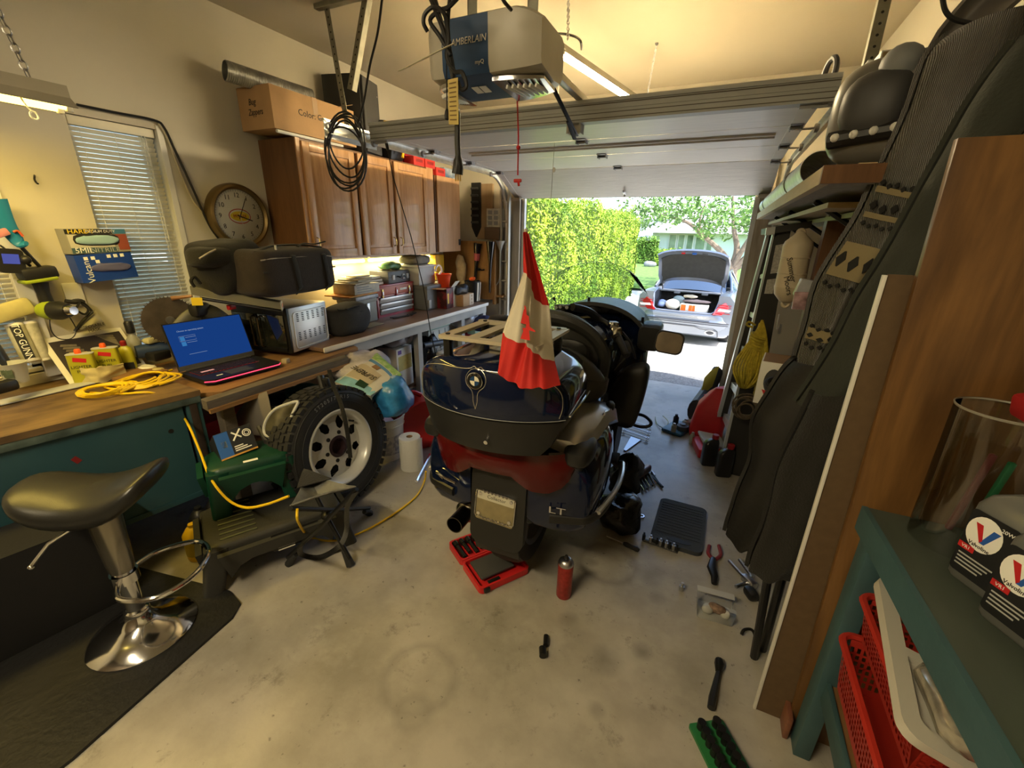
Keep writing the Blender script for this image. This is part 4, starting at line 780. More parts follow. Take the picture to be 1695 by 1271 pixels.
for s in (-1,1): # lower leg panels
    g = G(); pn =[(.235,.50),(.30,.475),(.385,.48),(.415,.56),(.435,.70),(.44,.80),(.43,.835),(.40,.845),(.33,.82),(.27,.755),(.24,.68)]; pn =[(p.x,p.y) for p in smooth([(a,b,0) for a,b in pn],4,True)]
    n = len(pn); cx,cz = .34,.66
    g.loft([[(s *(cx +(x - cx)* k),u - .15 *(x - cx)* 0,cz +(z - cz)* k) for x,z in pn] for u,k in ((1.095,.05),(1.098,.6),(1.104,.9),(1.112,.97),(1.125,1.0),(1.20,1.0))]); part(mc,'leg_panel',g,BLK2,ang=50)
    # bars
    g = G(); pts = smooth([(0,1.30,1.03),(s * .10,1.27,1.05),(s * .20,1.18,1.035),(s * .26,1.10,1.0)],5); g.tube(pts,.013,10); hb = part(mc,'handlebar',g,BLKM)
    g = G(); g.tube([(s * .262,1.095,1.0),(s * .33,.985,.935)],.0175,14); g.cyl((s * .33,.985,.935),(s * .337,.975,.929),.019,.017,14); part(hb,'grip',g,RUB)
    g = G(); g.box((s * .245,1.115,1.012),(.055,.075,.05),(R(-20),0,R(s * 30)),.012); g.box((s * .225,1.15,1.045),(.05,.05,.035),(0,0,R(s * 30)),.01); part(hb,'switch_box',g,CHR)
    g = G(); g.cyl((s * .25,1.10,1.0),(s * .268,1.075,.985),.026,.024,16); part(hb,'grip_collar',g,BLKM)
    g = G(); g.tube(smooth([(s * .275,1.15,1.01),(s * .33,1.10,.97),(s * .375,1.03,.905)],4),[.007]* 8 +[.005],6); part(hb,'lever',g,BLKM)
    # mirror on its arm
    g = G(); g.loft([[(s * v,u,w_) for v,w_ in rpoly(.012 + .11 * 1,h,.03,4,.40,.945)] for u,h in ((1.33,.13),(1.36,.15),(1.50,.15))]); mr = part(mc,'mirror_arm',g,BLK2)
    mo = rpoly(.150,.125,.035,5,0,0); F_ = frame((s * .512,1.30,.945),(s,.0,-.08),(0,.10,1))
    g = G(); g.loft([[F_ @ Vector((x * k,y * k,dz)) for x,y in mo] for dz,k in ((-.09,.45),(-.07,.75),(-.02,.97),(.0,1.0),(.004,.985),(.004,.9))] if s < 0 else [[F_ @ Vector((x * k,y * k,dz)) for x,y in mo] for dz,k in ((-.09,.45),(-.07,.75),(-.02,.97),(.0,1.0),(.004,.985),(.004,.9))]); part(mr,'mirror_housing',g,BLK2)
    g = G(); g.prism([(x * .89,y * .87) for x,y in mo],.003,.0055,F_); part(mr,'mirror_glass',g,mat('mirror',(.85,.85,.83),.02,1.))
    g = G(); g.grid(lambda a,b:(s *(.355 + .11 * b),1.36 + .05 * a,.995 + .075 * a *(1 - .5 * b * b)),8,6,.002); part(mr,'wind_deflector',g,clear('windshield',(.86,.90,.90),.06))
    g = G(); g.grid(lambda a,b:(s *(.435 + .075 * b - .02 * a),1.42,.865 - .085 * a),4,4,.002); part(mr,'lower_deflector',g,MATS['windshield'])
g = G(); g.grid(lambda a,b:(.03 +(a - .5)* 2 *(.36 - .12 * b ** 2.2),1.74 - .12 * b - .10 *(2 * a - 1)** 2,.95 +(.385 - .07 * abs(2 * a - 1)** 2.4)* b),24,12,.003); ws = part(mc,'windshield',g,MATS['windshield'])
g = G(); g.tube([(.03 +(2 * a / 24 - 1)* .24,1.62 - .10 *(2 * a / 24 - 1)** 2,1.335 - .07 * abs(2 * a / 24 - 1)** 2.4) for a in range(25)],.0022,5); part(ws,'edge',g,clear('edge_clear',(.9,.95,.92),.35))
for x,z in ((.02,1.13),(.345,1.04)): g = G(); g.tube([(x,1.42,z - .03),(x,1.42,z + .012)],.008,8); part(mc,'screen_bolt',g,BLKM)
# gauge pod at left of the dash
g = G(); g.box((-.042,1.08,1.127),(.085,.03,.026),(0,R(-4),0),.006); gp = part(mc,'switch_pod',g,BLKM)
for q in ((-.073,1.06,1.124),(-.049,1.06,1.129),(-.013,1.06,1.129)): g = G(); g.cyl(q,(q[0],q[1]+ .01,q[2]),.009,n=14); part(gp,'dial',g,GRY)
g = G(); g.ball((-.092,1.08,1.168),.009,8,6); g.cyl((-.092,1.08,1.168),(-.077,1.08,1.143),.003,n=6); part(gp,'antenna_ball',g,BLKM)
g = G(); g.tube(smooth([(.009,1.1,1.128),(.077,1.2,1.093),(.147,1.3,1.017),(.204,1.4,.958)],5),.022,8); part(mc,'dash_edge_roll',g,BLK2)
# engine and guard
g = G(); g.box((0,1.28,.36),(.42,.55,.36),bev=.05); g.cyl((-.30,1.3,.34),(.30,1.3,.34),.13,n=20); g.box((.20,1.05,.30),(.16,.2,.2),(0,.2,.2),.03); part(mc,'engine',g,mat('engine_black',(.02,.02,.021),.5,.5,var=.4,vs=10))
g = G(); g.box((.06,.85,.36),(.10,.40,.14),bev=.03); g.cyl((.09,.50,.334),(.13,.50,.334),.07,n=20); part(mc,'swing_arm',g,BLKM)
g = G(); g.tube(smooth([(.353,1.25,.45),(.417,1.25,.439),(.47,1.25,.454),(.475,1.28,.47),(.428,1.35,.471),(.366,1.4,.452)],5),.010,8); part(mc,'engine_guard',g,BLKM)
g = G(); g.box((.30,1.02,.33),(.10,.10,.02),bev=.006); g.cyl((.2,1.02,.33),(.27,1.02,.33),.012,n=8); part(mc,'foot_peg',g,RUB)
for s in (-1,1): g = G(); g.tube([(s * .14,1.10,.20),(s * .17,1.16,.01)],.016,8); g.box((s * .17,1.16,.008),(.05,.06,.016),bev=.005); part(mc,'center_stand',g,BLKM)
# luggage rack with legs
RKM = mat('rack_lit_metal',(.56,.50,.37),.38,.35); RW = 1.160  # yellow lamp light on pale metal is put into this tan
ra = part(mc,'luggage_rack',(lambda g:(g.prism(rpoly(.36,.03,.012,3,.015,.058),0,.012),g.prism(rpoly(.36,.035,.015,3,.015,.345),0,.012),[g.prism([(x - .021,.05),(x + .021,.05),(x + .021 + .012,.35),(x - .021 + .012,.35)],0.001,.011) for x in (-.145,-.045,.035,.105,.172)],setattr(g,'v',[Vector((p.x,p.y,p.z + RW)) for p in g.v]),g)[-1])(G()),RKM)
for x,y in ((-.14,.07),(.165,.07),(-.13,.33),(.17,.33)):
    g = G(); g.bx((x - .013,y - .013,1.03),(x + .013,y + .013,RW),.004); part(ra,'rack_leg',g,BLKM)
    g = G(); g.cyl((x,y,RW + .012),(x,y,RW + .016),.008,n=10); part(ra,'bolt',g,BLKM)
# flag
fl = thing('flag','red and white Canadian flag hanging from a thin pole on the motorcycle rack','flag',M=BM @ Matrix.Translation((.19,.33,1.186)))
fp = G(); fp.tube([(.121,.34,1.112),(.101,.325,1.198),(.065,.24,1.504)],[.006,.005,.004],8); fp.ball((.065,.24,1.506),.007,8,6)
fp.v =[Vector(p) for p in fp.v]; FB = BM
def bl(g): g.v =[BM @ v for v in g.v]; return g
part(fl,'pole',bl(fp),mat('pole_cream',(.6,.56,.45),.4),world=True)
g = G(); g.lathe([(.016,0),(.016,.012),(.009,.02),(.008,.05)],(.123,.34,1.115),n=14); part(fl,'pole_base',bl(g),mat('pole_cream',(.6,.56,.45),.4),world=True)
RC =[[(.058,.235,1.498),(.062,.235,1.502),(.067,.235,1.502),(.071,.235,1.5),(.078,.235,1.495)],
      [(.084,.17,1.378),(.111,.155,1.373),(.125,.16,1.326),(.141,.19,1.281),(.169,.22,1.273)],
      [(.079,.02,1.207),(.14,.005,1.192),(.174,.02,1.176),(.199,.035,1.146),(.227,.12,1.114)],
      [(.085,-.02,1.11),(.124,-.035,1.08),(.182,-.04,1.067),(.231,-.035,1.07),(.27,.05,1.06)]]
CV =[smooth(c,8) for c in RC]; NP = len(CV[0])
def fold(i,t): return Vector((0,.010 * sin(i * .55 + 2 * t)* min(1,t * 2 + .2)+ .006 * sin(i * 1.1 + 1),0))
def band(k,n=10):
    def fn(a,b):
        i = min(NP - 1,round(b *(NP - 1))); p = CV[k][i].lerp(CV[k + 1][i],a); return p + fold(i,(k + a)/ 3)
    g = G(); g.grid(fn,n,NP - 1,.0012); return bl(g)
FR = mat('flag_red',(.50,.016,.012),.75,var=.12,vs=10); FW = mat('flag_white',(.60,.55,.44),.8,var=.06,vs=9)
part(fl,'upper_red_band',band(0),FR,world=True,ang=80); part(fl,'white_band',band(1),FW,world=True,ang=80); part(fl,'lower_red_band',band(2),FR,world=True,ang=80)
LF =[(.126,.113,1.292),(.134,.101,1.278),(.104,.101,1.276),(.12,.088,1.264),(.12,.068,1.242),(.155,.063,1.24),(.157,.054,1.231),(.147,.053,1.23),(.153,.046,1.222),(.152,.027,1.203),(.184,.023,1.202),(.171,.048,1.226),(.193,.043,1.224),(.191,.047,1.227),(.17,.056,1.235),(.154,.084,1.262),(.147,.086,1.264),(.137,.105,1.283)]
c = sum((Vector(p) for p in LF),Vector())/ len(LF)
g = G(); g.add([Vector(p)+ Vector((0,-.026,0)) for p in LF],[tuple(range(len(LF)))]); part(fl,'maple_leaf',bl(g),FR,world=True)
# second floor clutter right at the bike
# ------------------------------------------------------------------ left wall: cabinets, counter, bench
OAK = wood('oak',(.56,.32,.15),(.38,.19,.075),2,16,.38,5,.25); OAKD = wood('oak_dark',(.16,.075,.03),(.10,.045,.018),2,14,.45,4); OAKL = wood('oak_plain',(.50,.30,.16),(.38,.21,.10),2,22,.45,2)
def cab_door(c,y0,y1,z0,z1,X,knob):
    d = part(c,'door',G().bx((X,y0,z0),(X + .012,y1,z1),.002),OAK,world=True); w_ = .055
    g = G()
    for a,b,e,f in ((y0,y0 + w_,z0,z1),(y1 - w_,y1,z0,z1)): g.bx((X + .012,a,e),(X + .022,b,f),.003)
    part(d,'stile',g.__class__().bx((X + .012,y0,z0),(X + .022,y0 + w_,z1),.003),OAK,world=True); part(d,'stile',G().bx((X + .012,y1 - w_,z0),(X + .022,y1,z1),.003),OAK,world=True)
    part(d,'rail',G().bx((X + .012,y0 + w_,z0),(X + .022,y1 - w_,z0 + w_),.003),OAK,world=True); part(d,'rail',G().bx((X + .012,y0 + w_,z1 - w_),(X + .022,y1 - w_,z1),.003),OAK,world=True)
    a,b,e,f = y0 + w_ + .012,y1 - w_ - .012,z0 + w_ + .012,z1 - w_ - .012; k = .022
    g = G(); g.loft([[(X + .010,a,e),(X + .010,b,e),(X + .010,b,f),(X + .010,a,f)],[(X + .0205,a + k,e + k),(X + .0205,b - k,e + k),(X + .0205,b - k,f - k),(X + .0205,a + k,f - k)]]); part(d,'raised_panel',g,OAK,world=True)
    g = G(); yk = y1 - .028 if knob > 0 else y0 + .028; zk = z0 + .10
    g.tube([(X + .022,yk,zk - .035),(X + .042,yk,zk - .025),(X + .046,yk,zk),(X + .042,yk,zk + .025),(X + .022,yk,zk + .035)],.004,6); part(d,'handle',g,BRASS,world=True)
cb = thing('wall_cabinet','oak wall cabinet with three raised-panel doors above the counter','cabinet',(-2.775,2.98,1.29))
part(cb,'body',G().bx((-2.945,2.21,1.29),(-2.602,3.715,2.05)),OAKD,world=True)
for a,b,k in ((2.245,2.70,-1),(2.735,3.115,1),(3.145,3.60,-1)): cab_door(cb,a,b,1.305,2.035,-2.60,k)
part(cb,'face_stile',G().bx((-2.602,3.61,1.29),(-2.592,3.715,2.05)),OAK,world=True); part(cb,'face_rail',G().bx((-2.602,2.21,1.29),(-2.594,3.715,1.305)),OAK,world=True); part(cb,'face_stile',G().bx((-2.602,2.21,1.29),(-2.592,2.242,2.05)),OAK,world=True)
c2 = thing('wall_cabinet','narrow plain wood cabinet to the right of the oak cabinet','cabinet',(-2.775,3.96,1.29))
part(c2,'body',G().bx((-2.945,3.745,1.295),(-2.60,4.17,2.0)),OAKD,world=True); d = part(c2,'door',G().bx((-2.60,3.765,1.30),(-2.583,4.17,2.0),.003),OAKL,world=True)
part(d,'hinge',G().bx((-2.583,4.13,1.36),(-2.575,4.165,1.42),.002),BLKM,world=True)
# shelf deck on cabinet top and under-cabinet strip lights
for y0,y1,lb in ((2.56,2.985,'left strip light glowing under the oak wall cabinet'),(3.05,4.08,'right strip light glowing under the oak wall cabinet')):
    t = thing('strip_light',lb,'lamp',(-2.85,(y0 + y1)/ 2,1.285))
    part(t,'base',G().bx((-2.885,y0 - .02,1.262),(-2.815,y1 + .02,1.2895),.003),WHT,world=True)
    part(t,'tube',G().cyl((-2.85,y0,1.24),(-2.85,y1,1.24),.014,n=12),glow('strip_tube',(1.,.80,.32),5),world=True)
    al = bpy.data.lights.new('strip_lamp','AREA'); al.shape = 'RECTANGLE'; al.size = .05; al.size_y = y1 - y0; al.energy = 5 *(y1 - y0); al.color =(1.,.78,.36); ao = bpy.data.objects.new('strip_lamp',al); COL.objects.link(ao); ao.parent = t; ao.location =(0,0,-.064)
solo('splash_board','pale yellow board on the wall between counter and cabinets','board',G().bx((-2.948,2.05,.765),(-2.935,4.15,1.285)),mat('splash_cream',(.62,.52,.32),.6,var=.06,vs=3))
# long counter
LAM = wood('brown_laminate',(.20,.125,.085),(.15,.09,.06),1,7,.35,2); EDGE = mat('white_edge',(.72,.70,.64),.4,var=.06,vs=8)
ct = thing('counter','long brown counter with a white front edge below the oak cabinets','counter',(-2.6,3.1,0))
part(ct,'top',G().bx((-2.945,1.93,.735),(-2.262,4.19,.762),.002),LAM,world=True); part(ct,'edge_strip',G().bx((-2.262,1.93,.733),(-2.25,4.19,.765),.003),EDGE,world=True)
part(ct,'apron',G().bx((-2.285,1.95,.66),(-2.268,4.17,.735)),mat('apron_grey',(.36,.36,.34),.6,var=.1),world=True)
for y in (2.26,2.98,3.70,4.15): part(ct,'leg',G().bx((-2.33,y - .03,0),(-2.28,y + .03,.735)),mat('apron_grey',(.36,.36,.34),.6,var=.1),world=True)
part(ct,'lower_shelf',G().bx((-2.94,1.97,.16),(-2.33,4.17,.18)),OAKD,world=True)
# plank table carrying laptop and oven
ROUGH = wood('rough_plank',(.30,.165,.065),(.17,.085,.03),1,9,.6,5); GREYW = wood('grey_plank',(.17,.145,.115),(.085,.07,.055),1,12,.75,4)
pt = thing('plank_shelf','plank shelf of worn boards carrying the laptop and toaster oven','shelf',(-2.5,1.65,0))
PZ = .722
def slab(pts,z0,z1): g = G(); n = len(pts); g.add([(x,y,z0) for x,y in pts]+[(x,y,z1) for x,y in pts],[tuple(range(n - 1,-1,-1)),tuple(range(n,2 * n))]+[(i,(i + 1)% n,n +(i + 1)% n,n + i) for i in range(n)]); return g
part(pt,'plank',slab([(-2.94,1.15),(-2.56,1.175),(-2.24,1.12),(-2.155,1.20),(-2.20,2.17),(-2.27,2.2),(-2.94,2.18)],.70,PZ),ROUGH,world=True)
part(pt,'front_board',slab([(-2.16,1.10),(-2.10,1.09),(-2.10,1.98),(-2.16,2.0)],.665,.715),GREYW,world=True)
part(pt,'board_edge',slab([(-2.10,1.09),(-2.085,1.09),(-2.085,1.98),(-2.10,1.98)],.655,.675),ROUGH,world=True)
part(pt,'rear_plank',slab([(-2.94,.97),(-2.64,1.0),(-2.60,1.20),(-2.94,1.18)],.7535,.768),ROUGH,world=True)
for x,y in ((-2.2,1.22),(-2.2,1.9),(-2.9,1.22),(-2.9,1.9)): part(pt,'leg',G().bx((x - .03,y - .03,0),(x + .03,y + .03,.70)),GREYW,world=True)
part(pt,'low_shelf',slab([(-2.94,1.15),(-2.23,1.15),(-2.23,1.80),(-2.94,1.80)],.30,.325),ROUGH,world=True)
solo('wood_block','small pale wood block on the plank in front of the toaster oven','block',G().box((-2.308,1.685,.735),(.035,.035,.028),(0,0,.3),.003),wood('pale_wood',(.45,.36,.22),(.33,.25,.14),0,12,.6))
# blue metal bench
BT = mat('teal_paint',(.014,.058,.078),.38,var=.3,vs=3,col2=(.030,.085,.105),thr=(.35,.75),bump=.05,bs=20)
BE = Matrix.Translation(Vector((-2.20,1.115,0)))@ Matrix.Rotation(R(-10),4,'Z')
be = thing('workbench','blue-green painted steel workbench with stained wood top below the yellow light','workbench',M=BE)
BTOP = mat('bench_top_wood',(.20,.125,.05),.6,var=.3,vs=5,col2=(.085,.05,.022),thr=(.35,.68),detail=9,stretch=(3,1,1),bump=.15,bs=30)
part(be,'top',slab([(-2.185,1.118),(-2.35,.176),(-2.945,.176),(-2.945,1.14),(-2.80,1.14)],.725,.752),BTOP,world=True); part(be,'front_panel',G().bx((-.02,-.95,.22),(-.008,-.075,.725)),BT)
part(be,'top_flange',G().bx((-.015,-.95,.69),(.012,.003,.7255),.004),mat('teal_worn',(.07,.10,.09),.5,var=.5,vs=12))
part(be,'corner_post',G().bx((-.03,-.062,.16),(.0,.0,.725),.004),BT); part(be,'side_panel',G().bx((-.56,-.012,.2),(-.03,0,.725)),BT); part(be,'iron_strap',G().bx((.0005,-.05,.28),(.006,-.018,.70),.002),mat('rusty_iron',(.05,.035,.028),.7,.4,var=.4,vs=15))
part(be,'bottom_panel',slab([(-2.2,1.11),(-2.37,.18),(-2.93,.18),(-2.93,1.11)],.20,.225),BT,world=True)
for x,y in ((-.53,-.04),(-.03,-.9),(-.53,-.9)): part(be,'leg',G().bx((x - .02,y - .02,0),(x + .02,y + .02,.21)),BT)
part(be,'paint_drip',G().box((-.0075,-.47,.575),(.002,.02,.03),(R(30),0,0)),mat('red_drip',(.2,.01,.012),.4)); g = G(); g.cyl((-.0075,-.14,.58),(-.007,-.14,.58),.011,n=14); part(be,'hole',g,INK)
# ------------------------------------------------------------------ laptop
LP = Vector((-2.262,1.201,.735)); LQ = Vector((-2.237,1.609,.735)); LPW =(LQ - LP).length
lx =(LQ - LP).normalized(); LM = frame(LP,lx,Vector((0,0,1)).cross(lx))
W_,D_ = LPW,.265
la = thing('laptop','open black laptop with blue screen and red-lit keyboard on the plank shelf','laptop',M=LM)
g = G(); g.prism([(.035,0),(W_ - .02,0),(W_,.02),(W_,D_),(0,D_),(0,.03)],.0,.022); part(la,'base',g,BLK)
g = G(); g.tube([(-.001,.03,.012),(.035,-.001,.012),(W_ - .02,-.001,.012),(W_,.02,.012)],.0028,6); part(la,'red_light_strip',g,glow('laptop_red',(1.,.05,.10),1.2))
key = None; KB = mat('key_black',(.015,.012,.014),.5); KG = glow('key_glow',(1.,.03,.06),.2)
part(la,'key_backlight',G().bx((.03,.125,.0222),(W_ - .06,.235,.0226)),KG)
n = 0
for r_ in range(6):
    for c in range(16):
        x = .038 + c *(W_ - .105)/ 15; y = .132 + r_ * .0192
        if key is None: key = part(la,'key',G().box((0,0,0),((W_ - .105)/ 15 - .0035,.0155,.004),bev=.001,seg=1),KB); key.location =(x,y,.0245)
        else: q = key.copy(); COL.objects.link(q); q.location =(x,y,.0245)
part(la,'touchpad',G().bx((W_ * .32,.02,.022),(W_ * .62,.105,.0228)),DGRY)
part(la,'sticker',G().bx((.055,.158,.0268),(.12,.175,.0272)),glow('key_light',(1.,.45,.35),.4))  # patch above the keys, given its own glow
part(la,'logo',G().bx((.075,.05,.0222),(.105,.062,.0227)),WINK)
g = G(); g.tube([(.03,D_ - .004,.026),(W_ - .03,D_ - .004,.026)],.007,8); part(la,'hinge_bar',g,DGRY)
sc_t = R(17); SX = Vector((0,sin(sc_t),cos(sc_t))); SM = frame((0,D_,.026),(1,0,0),SX)
sc = part(la,'screen',(lambda g:(g.prism([(0,0),(W_,0),(W_,.258),(0,.258)],-.010,0,SM),g)[1])(G()),BLK)
part(sc,'display',(lambda g:(g.prism([(.006,.026),(W_ - .006,.026),(W_ - .006,.253),(.006,.253)],.0,.0012,SM),g)[1])(G()),glow('screen_blue',(.012,.065,.30),.33))
part(sc,'bezel',(lambda g:(g.prism([(.0,.0),(W_,.0),(W_,.026),(.0,.026)],.0,.0015,SM),g)[1])(G()),DGRY)
TX = glow('screen_text',(.5,.65,.95),.25)
text(sc,'Choose an operating system',.0115,SM @ Matrix.Translation((.055,.210,.0018)),TX,align='LEFT')
for i,yy in enumerate((.168,.140)):
    part(sc,'tile',(lambda g:(g.prism([(.058,yy - .011),(.080,yy - .011),(.080,yy + .011),(.058,yy + .011)],.0013,.0019,SM),g)[1])(G()),glow('tile_blue',(.05,.25,.6),.35))
    part(sc,'text_line',(lambda g:(g.prism([(.085,yy + .004),(.085 + .05,yy + .004),(.085 + .05,yy + .0055),(.085,yy + .0055)],.0013,.0018,SM),g)[1])(G()),TX)
g = G(); g.tube([SM @ Vector(p) for p in ((.054,.155,.0015),(.135,.155,.0015),(.135,.182,.0015),(.054,.182,.0015))],.0006,4,True); part(sc,'tile_outline',g,TX)
part(sc,'text_line',(lambda g:(g.prism([(.075,.080),(.165,.080),(.165,.0815),(.075,.0815)],.0013,.0018,SM),g)[1])(G()),TX)
# ------------------------------------------------------------------ toaster oven
OV = Vector((-2.354,1.787,.738)); OV2 = Vector((-2.416,2.132,.738)); od =(OV2 - OV).normalized(); OM = frame(OV,od,Vector((0,0,1)).cross(od)); OW =(OV2 - OV).length
ov = thing('toaster_oven','silver toaster oven standing under the black cooler bag','oven',M=OM)
H_,L_ = .285,.42
part(ov,'case',G().bx((0,0,.015),(OW,L_,H_ + .01),.008),mat('oven_silver',(.60,.60,.60),.38,.55))
g = G(); rp_ = rpoly(OW * .86,H_ * .80,.02,4,OW * .52,H_ * .52); g.tube([(x,-.002,z) for x,z in rp_],.004,6,True); part(ov,'embossed_rim',g,MATS['oven_silver'])
sl = None
for zz,rows in ((.205,5),(.085,5)):
    for c in range(6):
        for r_ in range(rows):
            x,z = OW *(.20 + .135 * c),zz + r_ * .0115
            if sl is None: sl = part(ov,'vent_slot',G().box((0,0,0),(.020,.003,.0055),(0,R(4),0),.001,1),INK); sl.location =(x,-.0005,z)
            else: q = sl.copy(); COL.objects.link(q); q.location =(x,-.0005,z)
for y in (.05,L_ - .06):
    for x in (.03,OW - .03): part(ov,'foot',G().cyl((x,y,0),(x,y,.017),.012,n=10),BLK)
part(ov,'front_frame',G().bx((-.018,.0,.015),(0,L_,H_ + .012),.004),BLKM)
for k in (0,1):
    y0 = .02 + k *(L_ / 2 - .012); d = part(ov,'door',G().bx((-.028,y0,.04),(-.018,y0 + L_ / 2 - .02,H_ - .03),.002),mat('oven_glass',(.012,.013,.010),.06,spec=1.,coat=.6,var=.5,vs=7))
    part(d,'frame_rail',G().bx((-.032,y0,.03),(-.026,y0 + L_ / 2 - .02,.05)),BLKM)
    yy = y0 +(L_ / 2 - .045 if k == 0 else .02); part(d,'handle',G().tube([(-.03,yy,.05),(-.055,yy,.06),(-.055,yy,H_ - .05),(-.03,yy,H_ - .04)],.006,8),mat('oven_handle',(.16,.15,.12),.25,1.))
# ------------------------------------------------------------------ mitre saw (blade, arm, motor) next to the window
sw = thing('mitre_saw','black mitre saw with toothed blade and long grey rail under the cooler bag','saw',(-2.68,1.42,.74))
BC = Vector((-2.72,1.328,1.003)); g = G(); tp =[]
for i in range(48): a = 2 * pi * i / 48; tp +=[(.125 * cos(a),.125 * sin(a)),(.135 * cos(a + .03),.135 * sin(a + .03)),(.125 * cos(a + .05),.125 * sin(a + .05))]
BF = frame(BC,(.35,.94,0),(0,0,1)); g.prism(tp,-.0012,.0012,BF); bl_ = part(sw,'blade',g,mat('saw_blade',(.12,.10,.085),.5,.8,var=.3,vs=12),world=True)
g = G(); g.cyl(BF @ Vector((0,0,-.008)),BF @ Vector((0,0,.008)),.022,n=16); part(bl_,'arbor',g,STL,world=True)
g = G(); g.tube(smooth([(-2.66,1.341,.956),(-2.64,1.405,1.015),(-2.62,1.478,1.029),(-2.6,1.545,.96)],5),.052,14,flat=(.5,1)); part(sw,'blade_guard',g,mat('saw_body',(.05,.05,.042),.45,var=.2),world=True)
g = G(); g.box((-2.78,1.563,.889),(.10,.16,.12),(0,0,.3),.03); part(sw,'motor',g,BLK,world=True); g = G(); g.box((-2.62,1.435,1.057),(.06,.10,.07),(0,0,.3),.015); part(sw,'hinge_block',g,BLK,world=True)
A0,A1 = Vector((-2.62,1.42,1.166)),Vector((-2.33,1.733,1.065)); d =(A1 - A0).normalized(); up = Vector((0,0,1)); sd = d.cross(up).normalized()
g = G(); g.loft([[p + sd * a + up * b for a,b in ((-.03,-.022),(.03,-.022),(.03,.018),(.022,.024),(-.022,.024),(-.03,.018))] for p in (A0,A1)]); part(sw,'slide_rail',g,mat('saw_rail',(.17,.165,.13),.4,.3),world=True)
g = G(); F2 = frame(A1 + d * .002,sd *-1,up); g.prism(rpoly(.068,.056,.006,3),-.004,.002,F2); en = part(sw,'rail_end_cap',g,LGRY,world=True)
g = G(); g.prism(rpoly(.048,.024,.006,3),.0022,.003,F2); part(en,'red_label',g,RED,world=True)
g = G(); g.tube([A0 + up *-.04 + d * .03,A1 + up *-.04],.009,8); part(sw,'lower_rod',g,BLKM,world=True)
g = G(); g.prism(rpoly(.05,.042,.003,2),0,.0015,frame((-2.56,1.399,1.11),(.5,.86,-.05),(0,.05,1))); part(sw,'yellow_tag',g,mat('saw_tag',(.75,.55,.02),.5),world=True)
g = G(); g.tube([(-2.7,1.347,1.122),(-2.68,1.389,1.125),(-2.64,1.424,1.131)],[.012,.010,.008],8); part(sw,'wood_handle',g,wood('handle_wood',(.35,.18,.07),(.22,.1,.04),1,12),world=True)
g = G(); g.box((-2.72,1.551,.834),(.22,.34,.06),(0,0,0),.012); part(sw,'base',g,BLKM,world=True)
g = G(); g.box((-2.55,1.572,1.057),(.02,.05,.03),(0,0,.2),.004); part(sw,'red_lever',g,RED,world=True)
# ------------------------------------------------------------------ things on the left wall and bench
def cartonM(name,label,cat,M,dims,m,group=None,bev=.003):
    t = thing(name,label,cat,M=M,group=group); part(t,'body',G().bx((0,0,0),dims,bev),m); return t
def face(t,name,pts,m,d=.0008):
    """thin printed patch on a thing, world points"""
    P =[Vector(p) for p in pts]; n =(P[1]- P[0]).cross(P[2]- P[0]).normalized(); g = G(); k = len(P)
    g.add(P +[p + n * d for p in P],[tuple(range(k - 1,-1,-1)),tuple(range(k,2 * k))]+[(i,(i + 1)% k,k +(i + 1)% k,k + i) for i in range(k)]); return part(t,name,g,m,world=True)
def quadbox(name,label,cat,a,b,c,d,depth,m,group=None,side=None):
    """box whose front face is the world quad a b c d (bottom-left, bottom-right, top-right, top-left); depth goes back"""
    a,b,c,d = map(Vector,(a,b,c,d)); c = b + d - a; n =(b - a).cross(d - a).normalized(); t = thing(name,label,cat,(a + b)/ 2,group=group)
    B =[p - n * depth for p in (a,b,c,d)]; g = G(); g.add([a,b,c,d]+ B,[(0,1,2,3),(7,6,5,4),(0,4,5,1),(1,5,6,2),(2,6,7,3),(3,7,4,0)]); part(t,'body',g,m,world=True)
    def uv(u,v,o=.0012): return a.lerp(b,u).lerp(d.lerp(c,u),v)+ n * o
    def patch(nm,u0,v0,u1,v1,mm,o=.0008): return face(t,nm,[uv(u0,v0,o),uv(u1,v0,o),uv(u1,v1,o),uv(u0,v1,o)],mm)
    def word(s,u,v,sz,mm,sx=1.,al='LEFT'): return text(t,s,sz,root_matrix(t).inverted()@ frame(uv(u,v,.0022),b - a,d - a),mm,align=al,sx=sx)
    return t,patch,word,uv
# wall clock
CK = Vector((-2.93,1.963,1.565)); ck = thing('wall_clock','round brass-rimmed wall clock with a yellow oval emblem on its cream face','clock',CK)
CF = frame(CK + Vector((.02,0,0)),(0,1,0),(0,0,1))
g = G(); g.lathe([(.198,-.035),(.200,.0),(.192,.022),(.178,.030),(.165,.018),(.163,.006)],CF.translation,(1,0,0),56,cap=False); g.lathe([(.198,-.035),(.001,-.035)],CF.translation,(1,0,0),40); part(ck,'rim',g,mat('clock_brass',(.20,.14,.06),.35,.75),world=True)
g = G(); g.lathe([(.166,.004),(.001,.0045)],CF.translation,(1,0,0),48); fc = part(ck,'face',g,mat('clock_face',(.72,.70,.60),.5),world=True)
CI = root_matrix(ck).inverted()
for i in range(1,13):
    a = R(90 - 30 * i); text(fc,str(i),.040,CI @ CF @ Matrix.Translation((.127 * cos(a),.127 * sin(a),.0055)),INK,name='numeral')
g = G()
for i in range(60): a = R(6 * i); g.M = CF @ Matrix.Rotation(a,4,'Z')@ Matrix.Translation((.155,0,.0052)); g.bx((-.005 if i % 5 else -.007,-.0006,0),(.005,.0006,.0004))
part(fc,'minute_marks',g,INK,kind='stuff',world=True)
def ell(a,b,z,n=32,cx=0,cy=0): return [CF @ Vector((cx + a * cos(2 * pi * i / n),cy + b * sin(2 * pi * i / n),z)) for i in range(n)]
